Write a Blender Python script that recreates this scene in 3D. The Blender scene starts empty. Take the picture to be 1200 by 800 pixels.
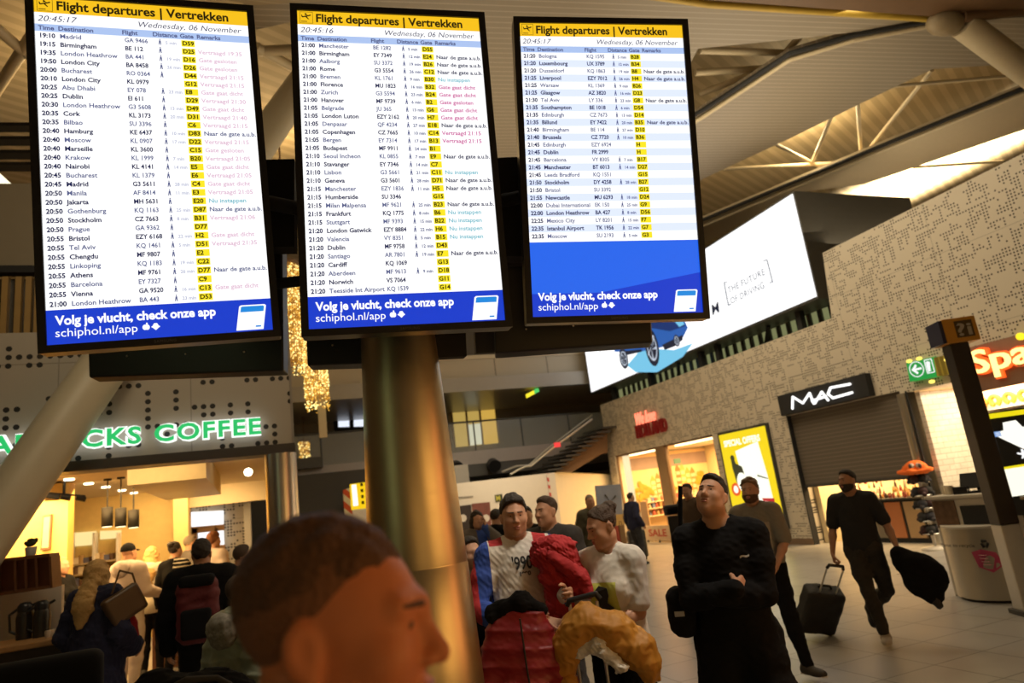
import bpy, math, random
import numpy as np
from mathutils import Vector, Matrix
random.seed(7); rng = np.random.RandomState(11)
SC = bpy.context.scene; COL = SC.collection
pi = math.pi

# ------------------------------------------------------------------ camera
CH = 1.80
FOC = 800.0
PIT = math.atan(186.5 / FOC); AZ = math.atan(325.0 / math.hypot(FOC, 186.5))
FW = np.array([math.sin(AZ) * math.cos(PIT), math.cos(AZ) * math.cos(PIT), math.sin(PIT)])
R0 = np.array([math.cos(AZ), -math.sin(AZ), 0.0]); U0 = np.cross(R0, FW)
RT = .992 * R0 - .126 * U0; UP = .126 * R0 + .992 * U0
RT /= np.linalg.norm(RT); UP /= np.linalg.norm(UP)
CP = np.array([0, 0, CH])
cd = bpy.data.cameras.new('camera'); cam = bpy.data.objects.new('camera', cd); COL.objects.link(cam)
cd.sensor_width = 36.0; cd.lens = FOC / 1200 * 36.0; cd.clip_start = .05; cd.clip_end = 300
M = Matrix(((RT[0], UP[0], -FW[0], 0), (RT[1], UP[1], -FW[1], 0), (RT[2], UP[2], -FW[2], CH), (0, 0, 0, 1)))
cam.matrix_world = M
cd.dof.use_dof = True; cd.dof.focus_distance = 3.0; cd.dof.aperture_fstop = 2.6
SC.camera = cam
SC.view_settings.view_transform = 'Standard'; SC.view_settings.look = 'None'
SC.view_settings.exposure = 0.0; SC.view_settings.gamma = 1.0; SC.view_settings.use_curve_mapping = False

# ------------------------------------------------------------------ world and lights
w = bpy.data.worlds.new('night'); SC.world = w; w.use_nodes = True
w.node_tree.nodes['Background'].inputs[0].default_value = (.9, .75, .55, 1)
w.node_tree.nodes['Background'].inputs[1].default_value = .045

def lamp(kind, name, loc, energy, color, size=1.0, size_y=None, target=None, spot=None, spread=None):
    l = bpy.data.lights.new(name, kind); o = bpy.data.objects.new(name, l); COL.objects.link(o)
    l.energy = energy; l.color = color; o.location = loc
    if kind == 'AREA':
        l.size = size
        if size_y: l.shape = 'RECTANGLE'; l.size_y = size_y
        if spread: l.spread = spread
    elif kind in ('POINT', 'SPOT'):
        l.shadow_soft_size = size
        if spot: l.spot_size = spot; l.spot_blend = .6
    if target is not None:
        d = Vector(target) - Vector(loc)
        if abs(d.x) + abs(d.y) > .01: o.rotation_euler = d.to_track_quat('-Z', 'Y').to_euler()
        elif d.z > 0: o.rotation_euler = (pi, 0, 0)
    return o
WARM = (1, .68, .32); WARM2 = (1, .81, .53); WARM3 = (1, .88, .70); AMBER = (1, .60, .22)
XW0 = 11.92
lamp('AREA', 'hall_fill', (8.0, 7.5, 8.9), 185, WARM2, 4, 4, (10.5, 9, 0))
lamp('AREA', 'hall_fill', (7.0, 13.0, 8.9), 265, WARM2, 5, 4, (10.5, 14, 1))
lamp('AREA', 'hall_fill', (7.0, 17.5, 5.2), 60, WARM2, 2, 2, (7, 21.5, 1.0), None, 1.8)  # fill aimed low to brighten the hoarding, no fixture there
lamp('AREA', 'hall_fill', (3.4, 2.4, 6.3), 21, WARM3, 1.2, 1.2, (1.75, 4.3, 1.1), None, .9)  # narrow fill added to brighten the people's fronts
lamp('AREA', 'roof_fill', (9.5, 10.0, 6.6), 130, WARM2, 4, 6, (9.0, 9.5, 12))  # unseen upward lamps added to brighten the ceiling panels, also below
lamp('AREA', 'roof_fill', (15.0, 12.0, 6.6), 170, WARM2, 3, 5, (15.2, 12, 12))
lamp('AREA', 'roof_fill', (4.0, 12.0, 5.5), 110, WARM2, 4, 4, (3.5, 11, 12))
lamp('POINT', 'roof_lamp', (14.6, 12.9, 10.4), 300, (1, .76, .42), .4)
lamp('AREA', 'roof_lamp', (22.3, 14.2, 10.5), 1500, WARM2, 3, 8, (22.3, 14.2, 12), None, 2.2)
lamp('POINT', 'roof_lamp', (-2.5, 13.5, 10.3), 170, WARM, .5)
lamp('POINT', 'roof_lamp', (.9, 15.6, 10.3), 120, WARM, .5)
lamp('AREA', 'souvenir_light', (XW0 + 2.1, 18.6, 2.90), 850, AMBER, 3.0, 5.0, (XW0 + 2.1, 18.6, 0))
lamp('AREA', 'cosmetics_light', (XW0 + 1.4, 11.3, 2.90), 420, WARM, 2.0, 2.4, (XW0 + 1.4, 11.3, 0))
lamp('AREA', 'bay_light', (XW0 + 1.5, 7.8, 2.88), 420, WARM2, 2.2, 2.4, (XW0 + 1.5, 7.8, 0))
lamp('AREA', 'coffee_light', (-2.6, 12.4, 2.6), 300, AMBER, 3.0, 3.0, (-2.6, 13.6, 0))
lamp('AREA', 'coffee_light', (-1.8, 9.7, 2.9), 40, AMBER, 2.4, .8, (-1.8, 10.8, 1.4))  # extra lamp added to brighten the bulkhead front
lamp('AREA', 'coffee_light', (-1.2, 16.0, 2.85), 130, WARM, 2, 2.5, (-1.2, 17.0, 0))
lamp('SPOT', 'menu_wall_spot', (-3.0, 11.6, 2.85), 150, WARM, .05, None, (-3.3, 12.6, 1.9), 1.6)
lamp('AREA', 'gallery_light', (9.0, 26.0, 6.2), 80, WARM2, 6, 1.5, (9.0, 26.5, 3))
lamp('AREA', 'fascia_light', (-1.0, 5.0, 6.5), 55, WARM2, 2, 2, (-1.0, 8.6, 3.4))
lamp('SPOT', 'hoarding_spot', (9.6, 18.2, 3.6), 75, WARM, .08, None, (10.8, 21.3, .6), 1.1)
lamp('AREA', 'fill_behind_viewer', (4.6, -1.6, 1.9), 48, (1, .52, .14), 3.4, 1.8, (1, 3.4, 1.6))  # unseen lamps added for the column's gold reflections, in place of shops
lamp('AREA', 'fill_behind_viewer', (6.4, .8, 2.0), 30, (1, .34, .11), 1.0, 2.2, (0, 1.2, 1.7))  # added for reddish light on the foreground face
lamp('AREA', 'fill_behind_viewer', (-3.5, .5, 2.6), 4, (.85, 1, .5), .8, 2.4, (1, 3.4, 2.2))
lamp('AREA', 'fill_behind_viewer', (.2, -2.2, 1.5), 8, (1, .55, .16), 2.4, 1.2, (.7, 3.4, 1.7))

# ------------------------------------------------------------------ picture point -> place in the hall
def ray(x, y): return FW * FOC + RT * (x - 600) - UP * (y - 400)
def P(x, y, axis, val):
    d = ray(x, y); i = 'xyz'.index(axis); return CP + d * ((val - CP[i]) / d[i])
def D(x, y, dist): return CP + ray(x, y) * (dist / FOC)
def PN(x, y, q, n):
    d = ray(x, y); n = np.asarray(n, float); return CP + d * (np.dot(np.asarray(q) - CP, n) / np.dot(d, n))

# ------------------------------------------------------------------ materials
def new_mat(name):
    m = bpy.data.materials.new(name); m.use_nodes = True
    return m, m.node_tree.nodes, m.node_tree.links, m.node_tree.nodes['Principled BSDF']
_mats = {}
def mat(name, col, rough=.6, metal=0., emit=None, strength=0., vary=.12, scale=8., spec=.5, bump=0., sheen=0., sample=True):
    if name in _mats: return _mats[name]
    m, N, L, b = new_mat(name)
    b.inputs['Roughness'].default_value = rough; b.inputs['Metallic'].default_value = metal
    b.inputs['Specular IOR Level'].default_value = spec
    b.inputs['Sheen Weight'].default_value = sheen
    tc = N.new('ShaderNodeTexCoord'); nz = N.new('ShaderNodeTexNoise'); nz.inputs['Scale'].default_value = scale
    nz.inputs['Detail'].default_value = 4
    L.new(tc.outputs['Object'], nz.inputs['Vector'])
    mx = N.new('ShaderNodeMix'); mx.data_type = 'RGBA'
    mx.inputs[6].default_value = (*[c * (1 - vary) for c in col], 1)
    mx.inputs[7].default_value = (*[min(1, c * (1 + vary)) for c in col], 1)
    L.new(nz.outputs[0], mx.inputs[0]); L.new(mx.outputs[2], b.inputs['Base Color'])
    if bump:
        bp = N.new('ShaderNodeBump'); bp.inputs['Strength'].default_value = bump; bp.inputs['Distance'].default_value = .01
        L.new(nz.outputs[0], bp.inputs['Height']); L.new(bp.outputs[0], b.inputs['Normal'])
    if emit is not None:
        b.inputs['Emission Color'].default_value = (*emit, 1); b.inputs['Emission Strength'].default_value = strength
    if not sample: m.cycles.emission_sampling = 'NONE'
    _mats[name] = m
    return m
def glow(name, col, strength=1., sample=True):
    if name in _mats: return _mats[name]
    m = mat(name, (0.02, 0.02, 0.02), .4, emit=col, strength=strength, sample=sample); return m
def ink(name, col):
    return mat(name, col, .9, vary=.02, spec=.05)

# ------------------------------------------------------------------ mesh builder
def nrm(v): v = np.asarray(v, float); return v / max(1e-12, np.linalg.norm(v))
class MB:
    def __init__(s): s.v = []; s.f = []; s.mi = []; s.sm = []; s.m = 0
    def add(s, vs, fs, smooth=False):
        o = len(s.v); s.v += [tuple(map(float, p)) for p in vs]
        for f in fs: s.f.append(tuple(i + o for i in f)); s.mi.append(s.m); s.sm.append(smooth)
        return s
    def box(s, c, d, ax=None):
        ax = np.eye(3) if ax is None else np.asarray(ax); c = np.asarray(c, float); vs = []
        for z in (-.5, .5):
            for y in (-.5, .5):
                for x in (-.5, .5): vs.append(c + ax[0] * d[0] * x + ax[1] * d[1] * y + ax[2] * d[2] * z)
        return s.add(vs, [(0, 2, 3, 1), (4, 5, 7, 6), (0, 1, 5, 4), (2, 6, 7, 3), (0, 4, 6, 2), (1, 3, 7, 5)])
    def bb(s, a, b):
        a = np.minimum(a, b) if False else np.asarray(a, float); b = np.asarray(b, float)
        return s.box((a + b) / 2, np.abs(b - a))
    def cyl(s, a, b, r1, r2=None, n=20, caps=True, smooth=True):
        r2 = r1 if r2 is None else r2; a = np.asarray(a, float); b = np.asarray(b, float)
        d = nrm(b - a); t = np.array([1, 0, 0]) if abs(d[0]) < .9 else np.array([0, 1, 0])
        u = nrm(np.cross(d, t)); v = np.cross(d, u); vs = []
        for c, r in ((a, r1), (b, r2)):
            for k in range(n):
                q = 2 * pi * k / n; vs.append(c + (u * math.cos(q) + v * math.sin(q)) * r)
        s.add(vs, [(k, (k + 1) % n, n + (k + 1) % n, n + k) for k in range(n)], smooth)
        if caps: s.add(vs[:n], [tuple(range(n))[::-1]]); s.add(vs[n:], [tuple(range(n))])
        return s
    def tube(s, pts, r, n=10, smooth=True):
        for a, b in zip(pts[:-1], pts[1:]): s.cyl(a, b, r, r, n, True, smooth)
        for p in pts[1:-1]: s.ball(p, (r, r, r), 8, 6)
        return s
    def lathe(s, prof, c=(0, 0, 0), n=24, smooth=True):
        c = np.asarray(c, float); vs = []; fs = []
        for r, z in prof:
            for k in range(n):
                q = 2 * pi * k / n; vs.append(c + np.array([r * math.cos(q), r * math.sin(q), z]))
        for i in range(len(prof) - 1):
            for k in range(n): fs.append((i * n + k, i * n + (k + 1) % n, (i + 1) * n + (k + 1) % n, (i + 1) * n + k))
        s.add(vs, fs, smooth); m = len(prof) - 1
        s.add(vs[:n], [tuple(range(n))[::-1]]); s.add(vs[m * n:], [tuple(range(n))]); return s
    def ball(s, c, r, n=14, m=9, smooth=True):
        c = np.asarray(c, float); vs = []; fs = []
        for i in range(m + 1):
            t = pi * i / m
            for k in range(n):
                q = 2 * pi * k / n
                vs.append(c + np.array([r[0] * math.sin(t) * math.cos(q), r[1] * math.sin(t) * math.sin(q), -r[2] * math.cos(t)]))
        for i in range(m):
            for k in range(n): fs.append((i * n + k, i * n + (k + 1) % n, (i + 1) * n + (k + 1) % n, (i + 1) * n + k))
        return s.add(vs, fs, smooth)
    def prism(s, pts, off):
        """closed outline (3-D points) extruded by the vector off"""
        a = [np.asarray(p, float) for p in pts]; off = np.asarray(off, float); n = len(a)
        s.add(a + [p + off for p in a], [tuple(range(n)), tuple(range(2 * n - 1, n - 1, -1))] +
              [(i, n + i, n + (i + 1) % n, (i + 1) % n) for i in range(n)]); return s
    def mesh(s, name, mats):
        me = bpy.data.meshes.new(name); me.from_pydata(s.v, [], s.f)
        for m in (mats if isinstance(mats, (list, tuple)) else [mats]): me.materials.append(m)
        me.polygons.foreach_set('material_index', s.mi); me.polygons.foreach_set('use_smooth', s.sm); me.update()
        return me
    def build(s, name, mats, parent=None, world=False, bevel=0., recenter=True):
        o = None
        if parent is not None:
            if world:
                im = parent.matrix_world.inverted() if False else Matrix.LocRotScale(parent.location, parent.rotation_euler, parent.scale).inverted()
                s.v = [tuple(im @ Vector(p)) for p in s.v]
            o = bpy.data.objects.new(name, s.mesh(name, mats)); COL.objects.link(o); o.parent = parent
        else:
            if recenter:
                a = np.array(s.v); lo = a.min(0); hi = a.max(0); c = np.array([(lo[0] + hi[0]) / 2, (lo[1] + hi[1]) / 2, lo[2]])
                s.v = [tuple(p) for p in a - c]
            o = bpy.data.objects.new(name, s.mesh(name, mats)); COL.objects.link(o)
            if recenter: o.location = c
        if bevel:
            bv = o.modifiers.new('bevel', 'BEVEL'); bv.width = bevel; bv.segments = 2; bv.limit_method = 'ANGLE'
        return o
def tag(o, label, cat, group=None, kind=None):
    if label: o['label'] = label
    if cat: o['category'] = cat
    if group: o['group'] = group
    if kind: o['kind'] = kind
    return o
def struct(o, label=None):
    o['kind'] = 'structure'
    return o
def empty(name, loc, rz=0., label=None, cat=None, group=None):
    o = bpy.data.objects.new(name, None); COL.objects.link(o); o.location = tuple(loc); o.rotation_euler = (0, 0, rz)
    o.empty_display_size = .1
    return tag(o, label, cat, group)
def dup(root, loc=None, rz=None, label=None, group=None):
    r = root.copy(); COL.objects.link(r)
    if loc is not None: r.location = tuple(loc)
    if rz is not None: r.rotation_euler = (0, 0, rz)
    if label: r['label'] = label
    if group: r['group'] = group
    for ch in list(root.children):
        c = ch.copy(); COL.objects.link(c); c.parent = r
        for g in list(ch.children):
            d = g.copy(); COL.objects.link(d); d.parent = c
    return r

# ------------------------------------------------------------------ lettering
def text_data(txt, size=1., align='LEFT', offset=0., shear=0., extrude=0., space_line=1., width=1., bevel=0., valign='TOP_BASELINE', res=3):
    c = bpy.data.curves.new('t', 'FONT'); c.body = txt; c.size = size; c.align_x = align; c.offset = offset; c.shear = shear
    c.extrude = extrude; c.space_line = space_line; c.space_character = width; c.bevel_depth = bevel; c.resolution_u = res; c.align_y = valign
    o = bpy.data.objects.new('t', c); COL.objects.link(o)
    bpy.context.view_layer.update()
    ev = o.evaluated_get(bpy.context.evaluated_depsgraph_get()); me = ev.to_mesh()
    vs = np.array([v.co[:] for v in me.vertices]) if len(me.vertices) else np.zeros((0, 3)); fs = [tuple(p.vertices) for p in me.polygons]
    ev.to_mesh_clear(); bpy.data.objects.remove(o); bpy.data.curves.remove(c)
    return vs, fs
def put_text(mb, txt, org, right, up, size, sx=1., fit=None, **kw):
    vs, fs = text_data(txt, size, **kw)
    if not len(vs): return mb
    if fit:
        wd = vs[:, 0].max() - vs[:, 0].min(); vs[:, 0] = (vs[:, 0] - vs[:, 0].min()) * fit / wd
    right = np.asarray(right, float); up = np.asarray(up, float); nn = np.cross(right, up); org = np.asarray(org, float)
    w3 = org + vs[:, :1] * sx * right + vs[:, 1:2] * up + vs[:, 2:3] * nn
    return mb.add(w3, fs)
# ------------------------------------------------------------------ smooth solid modelling on a grid (bodies, clothes, soft goods)
def rx(a): c, s = math.cos(a), math.sin(a); return np.array([[1, 0, 0], [0, c, -s], [0, s, c]])
def ry(a): c, s = math.cos(a), math.sin(a); return np.array([[c, 0, s], [0, 1, 0], [-s, 0, c]])
def rzm(a): c, s = math.cos(a), math.sin(a); return np.array([[c, -s, 0], [s, c, 0], [0, 0, 1]])
class Sdf:
    def __init__(s): s.ops = []; s.warp = None; s.cuts = []
    def cone(s, a, b, r1, r2=None, k=.03, sub=False, sc=None):
        """tapered limb; sc = (axis, factor) flattens its section along axis"""
        r2 = r1 if r2 is None else r2; a = np.asarray(a, float); b = np.asarray(b, float); r = max(r1, r2)
        def fn(p, a=a, b=b):
            q = p; aa, bb = a, b; m = 1.
            if sc is not None:
                ax = nrm(sc[0]); f = 1. / sc[1] - 1
                st = lambda v: v + (v @ ax)[..., None] * ax * f
                q = st(p); aa = st(a[None])[0]; bb = st(b[None])[0]; m = min(1., sc[1]) if sc[1] < 1 else 1.
            ab = bb - aa; l = max(1e-9, ab @ ab); t = np.clip(((q - aa) @ ab) / l, 0, 1)
            d = np.linalg.norm(q - aa - t[..., None] * ab, axis=-1) - (r1 + (r2 - r1) * t)
            return d * m
        e = r * max(1., sc[1] if sc is not None else 1.)
        s.ops.append((sub, fn, np.minimum(a, b) - e, np.maximum(a, b) + e, k)); return s
    def ell(s, c, r, k=.03, sub=False, rot=None):
        c = np.asarray(c, float); r = np.asarray(r, float); R = np.eye(3) if rot is None else np.asarray(rot)
        def fn(p):
            q = (p - c) @ R; k0 = np.linalg.norm(q / r, axis=-1); k1 = np.linalg.norm(q / (r * r), axis=-1) + 1e-9
            return k0 * (k0 - 1) / k1
        e = np.abs(R) @ r
        s.ops.append((sub, fn, c - e, c + e, k)); return s
    def rbox(s, c, hd, rad=.01, k=.01, sub=False, rot=None):
        c = np.asarray(c, float); hd = np.asarray(hd, float); R = np.eye(3) if rot is None else np.asarray(rot)
        def fn(p):
            q = np.abs((p - c) @ R) - (hd - rad)
            return np.linalg.norm(np.maximum(q, 0), axis=-1) + np.minimum(q.max(-1), 0) - rad
        e = np.abs(R) @ hd
        s.ops.append((sub, fn, c - e, c + e, k)); return s
    def cut(s, fn): s.cuts.append(fn); return s           # keep where fn(p) < 0
    def above(s, z): return s.cut(lambda p: z - p[..., 2])
    def below(s, z): return s.cut(lambda p: p[..., 2] - z)
    def mesh(s, h, pad=.02, zmin=None):
        us = [o for o in s.ops if not o[0]]
        lo = np.min([o[2] for o in us], 0) - pad - 2 * h
        if zmin is not None: lo[2] = max(lo[2], zmin - 3 * h)
        hi = np.max([o[3] for o in us], 0) + pad + 2 * h
        n = np.ceil((hi - lo) / h).astype(int) + 1
        ax = [lo[i] + h * np.arange(n[i]) for i in range(3)]
        F = np.full(n, .2, np.float32)
        for sub, fn, a, b, k in s.ops:
            m = k + pad + 2 * h
            i0 = np.clip(np.floor((a - m - lo) / h).astype(int), 0, n - 1); i1 = np.clip(np.ceil((b + m - lo) / h).astype(int) + 1, 1, n)
            if np.any(i1 <= i0): continue
            sl = tuple(slice(i0[i], i1[i]) for i in range(3))
            G = np.stack(np.meshgrid(*[ax[i][sl[i]] for i in range(3)], indexing='ij'), -1)
            d = fn(G).astype(np.float32); A = F[sl]
            if sub:
                d = -d; hh = np.maximum(k - np.abs(A - d), 0) / max(k, 1e-6); F[sl] = np.maximum(A, d) + hh * hh * k / 4
            else:
                hh = np.maximum(k - np.abs(A - d), 0) / max(k, 1e-6); F[sl] = np.minimum(A, d) - hh * hh * k / 4
        G = None
        if s.warp or s.cuts:
            G = np.stack(np.meshgrid(*ax, indexing='ij'), -1)
            near = np.abs(F) < .08
            if s.warp: F[near] += s.warp(G[near]).astype(np.float32)
            for c in s.cuts: F = np.maximum(F, c(G).astype(np.float32))
        return surf_net(F, lo, h)
def surf_net(F, lo, h):
    ins = F < 0; c = np.zeros(np.array(F.shape) - 1, np.int8); off = [(i, j, k) for i in (0, 1) for j in (0, 1) for k in (0, 1)]
    nx, ny, nz = F.shape
    sl = lambda A, o: A[o[0]:nx - 1 + o[0], o[1]:ny - 1 + o[1], o[2]:nz - 1 + o[2]]
    for o in off: c += sl(ins, o)
    act = (c > 0) & (c < 8); idx = np.full(c.shape, -1, np.int32); N = int(act.sum()); idx[act] = np.arange(N)
    vals = {o: sl(F, o)[act] for o in off}; pos = np.zeros((N, 3)); cnt = np.zeros(N)
    for o in off:
        for a in range(3):
            if o[a] == 0:
                o2 = list(o); o2[a] = 1; o2 = tuple(o2); f0, f1 = vals[o], vals[o2]; m = (f0 < 0) != (f1 < 0)
                t = np.where(m, f0 / np.where(m, f0 - f1, 1), 0); q = np.array(o, float)[None].repeat(N, 0); q[:, a] += t
                pos[m] += q[m]; cnt[m] += 1
    V = (np.argwhere(act) + pos / np.maximum(cnt, 1)[:, None]) * h + lo
    Q = []
    for a in range(3):
        b, d = (a + 1) % 3, (a + 2) % 3
        A = np.moveaxis(ins, (a, b, d), (0, 1, 2)); I = np.moveaxis(idx, (a, b, d), (0, 1, 2))
        e = A[:-1, 1:-1, 1:-1] != A[1:, 1:-1, 1:-1]; i, j, k = np.nonzero(e)
        q = np.stack([I[i, j, k], I[i, j + 1, k], I[i, j + 1, k + 1], I[i, j, k + 1]], 1)
        fl = ~A[:-1, 1:-1, 1:-1][i, j, k]; q[fl] = q[fl][:, ::-1]; Q.append(q)
    Q = np.concatenate(Q) if Q else np.zeros((0, 4), int); Q = Q[(Q >= 0).all(1)]
    return V, Q
def net_obj(name, VQ, mats, parent=None, paint=None, loc=None):
    V, Q = VQ; me = bpy.data.meshes.new(name)
    me.vertices.add(len(V)); me.vertices.foreach_set('co', np.asarray(V, np.float32).ravel())
    me.loops.add(len(Q) * 4); me.loops.foreach_set('vertex_index', Q.astype(np.int32).ravel())
    me.polygons.add(len(Q)); me.polygons.foreach_set('loop_start', np.arange(len(Q), dtype=np.int32) * 4)
    me.polygons.foreach_set('use_smooth', np.ones(len(Q), bool))
    for m in (mats if isinstance(mats, (list, tuple)) else [mats]): me.materials.append(m)
    if paint is not None and len(Q): me.polygons.foreach_set('material_index', paint(V[Q].mean(1)).astype(np.int32))
    me.update(calc_edges=True); me.validate()
    o = bpy.data.objects.new(name, me); COL.objects.link(o)
    if parent is not None: o.parent = parent
    if loc is not None: o.location = tuple(loc)
    return o
def folds(amp, seed=0, f=26.):
    r = np.random.RandomState(seed); W = r.normal(size=(7, 3)) * f; ph = r.rand(7) * 6.28
    W2 = r.normal(size=(5, 3)) * f * 2.1
    def fn(p):
        d = 0
        for i in range(7): d = d + np.sin(p @ W[i] + ph[i])
        e = 0
        for i in range(5): e = e + np.abs(np.sin(p @ W2[i] + ph[i] + .5 * d))
        return amp * (d / 2.6 + .55 * (e - 3.2))
    return fn
def quilt(amp, pitch, seed=0, base=.003):
    g = folds(base, seed)
    return lambda p: g(p) + amp * (1 - np.abs(np.sin(p[..., 2] * pi / pitch + .6 * np.sin(p[..., 0] * 9))) ** .6)

# ------------------------------------------------------------------ people
SKIN = mat('skin', (.50, .27, .17), .55, vary=.1, scale=30, spec=.35)
SKIN_D = mat('skin_tan', (.40, .215, .135), .55, vary=.1, scale=30, spec=.35)
SKIN_R = mat('skin_ruddy', (.58, .20, .09), .5, vary=.12, scale=25, spec=.4)
HAIR_BR = mat('hair_brown', (.055, .03, .016), .7, vary=.35, scale=140, bump=.9)
HAIR_DK = mat('hair_dark', (.022, .015, .011), .7, vary=.35, scale=140, bump=.9)
HAIR_BL = mat('hair_blond', (.58, .36, .13), .7, vary=.3, scale=140, bump=.9)
HAIR_GR = mat('hair_grey', (.25, .2, .15), .7, vary=.3, scale=140, bump=.9)
HAIR_RD = mat('hair_red', (.20, .07, .025), .7, vary=.3, scale=140, bump=.9)
LIP = mat('lip', (.38, .13, .10), .5)
EYE = mat('eye_dark', (.02, .015, .012), .25)
SOLE = mat('shoe_sole', (.55, .5, .42), .7)
def ik(S, W, L1, L2, pole):
    S = np.asarray(S, float); W = np.asarray(W, float); d = W - S; l = np.linalg.norm(d); lm = (L1 + L2) * .995
    if l > lm: W = S + d / l * lm; d = W - S; l = lm
    a = (L1 * L1 - L2 * L2 + l * l) / (2 * l); hh = math.sqrt(max(0, L1 * L1 - a * a)); u = d / l
    p = np.asarray(pole, float); p = p - (p @ u) * u; p = nrm(p)
    return S + u * a + p * hh, W
def hand_ops(S, W, d, n, side, curl=.5, g=0., sc=1.):
    """five fingers: W wrist, d finger direction, n direction the palm faces, side = direction of the thumb"""
    d = nrm(d); n = nrm(np.asarray(n, float) - (np.asarray(n) @ d) * d); s = np.cross(d, n); s = s if s @ np.asarray(side) > 0 else -s
    kn = []
    for q, (off, pl) in enumerate(((.030, .088), (.010, .092), (-.010, .088), (-.029, .080))):
        K = W + d * pl * sc + s * off * sc; kn.append(K)
        S.cone(W + d * .012 * sc + s * off * .55 * sc, K, .0145 * sc + g, .0115 * sc + g, k=.014)
    for q, (K, L) in enumerate(zip(kn, (.070, .078, .073, .056))):
        a = curl * .7; p = K; r = .0095
        for seg, fr in enumerate((.45, .31, .24)):
            dd = d * math.cos(a) + n * math.sin(a) + s * (.10, .03, -.04, -.12)[q] * (1 - min(1, curl)); e = p + nrm(dd) * L * fr * sc
            S.cone(p, e, r * sc + g, (r - .0009) * sc + g, k=.004); p = e; r -= .0009; a += curl * (1.0, .75, 0)[seg]
    b = W + d * .022 * sc + s * .022 * sc
    m = b + nrm(d * .62 + s * .62 + n * .45) * .045 * sc; e = m + nrm(d * .85 + s * .22 + n * (.25 + .5 * curl)) * .034 * sc
    t = e + nrm(d * .85 - s * .1 + n * (.3 + .6 * curl)) * .027 * sc
    S.cone(b, m, .0155 * sc + g, .012 * sc + g, k=.012); S.cone(m, e, .0115 * sc + g, .010 * sc + g, k=.004); S.cone(e, t, .010 * sc + g, .0085 * sc + g, k=.004)
def head_ops(S, c, R, sc=.93, g=0., detail=True, jaw=1.):
    q = lambda x, y, z: c + R @ (np.array([x, y, z]) * sc)
    E = lambda x, y, z, r, k=.02, sub=False, rr=None: S.ell(q(x, y, z), np.array(r) * sc + g, k * sc, sub, R if rr is None else R @ rr)
    E(0, .014, .042, (.077, .098, .090), .01); E(0, -.034, -.012, (.063, .066, .086), .04)
    E(0, -.044, -.072, (.047 * jaw, .046, .042), .04); E(0, -.08, -.098, (.021, .016, .016), .025)
    for sx in (-1, 1): E(sx * .045, -.01, -.062, (.022, .045, .03), .04); E(sx * .042, -.066, -.02, (.024, .022, .022), .03)
    if not detail: return
    for sx in (-1, 1): E(sx * .031, -.110, .016, (.019, .017, .011), .016, True)
    S.cone(q(-.040, -.080, .034), q(0, -.093, .031), .011 * sc + g, .012 * sc + g, k=.016 * sc); S.cone(q(.040, -.080, .034), q(0, -.093, .031), .011 * sc + g, .012 * sc + g, k=.016 * sc)
    for sx in (-1, 1): E(sx * .031, -.0815, .015, (.0135, .0125, .0105), .004)
    S.cone(q(0, -.096, .022), q(0, -.119, -.022), .0085 * sc + g, .0125 * sc + g, k=.012 * sc)
    for sx in (-1, 1): E(sx * .0135, -.106, -.026, (.009, .011, .008), .008)
    E(0, -.100, -.054, (.025, .010, .0065), .008); E(0, -.098, -.067, (.021, .011, .0075), .008); E(0, -.113, -.0605, (.024, .008, .0022), .004, True)
    for sx in (-1, 1):
        rr = rzm(sx * -.35) @ rx(-.15)
        E(sx * .080, .012, .0, (.011, .021, .034), .006, rr=rr); E(sx * .091, .006, .004, (.007, .011, .018), .005, True, rr=rr)
        E(sx * .080, .004, -.030, (.007, .010, .010), .006)
def lin(a, b, t): return np.asarray(a) * (1 - t) + np.asarray(b) * t

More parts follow.
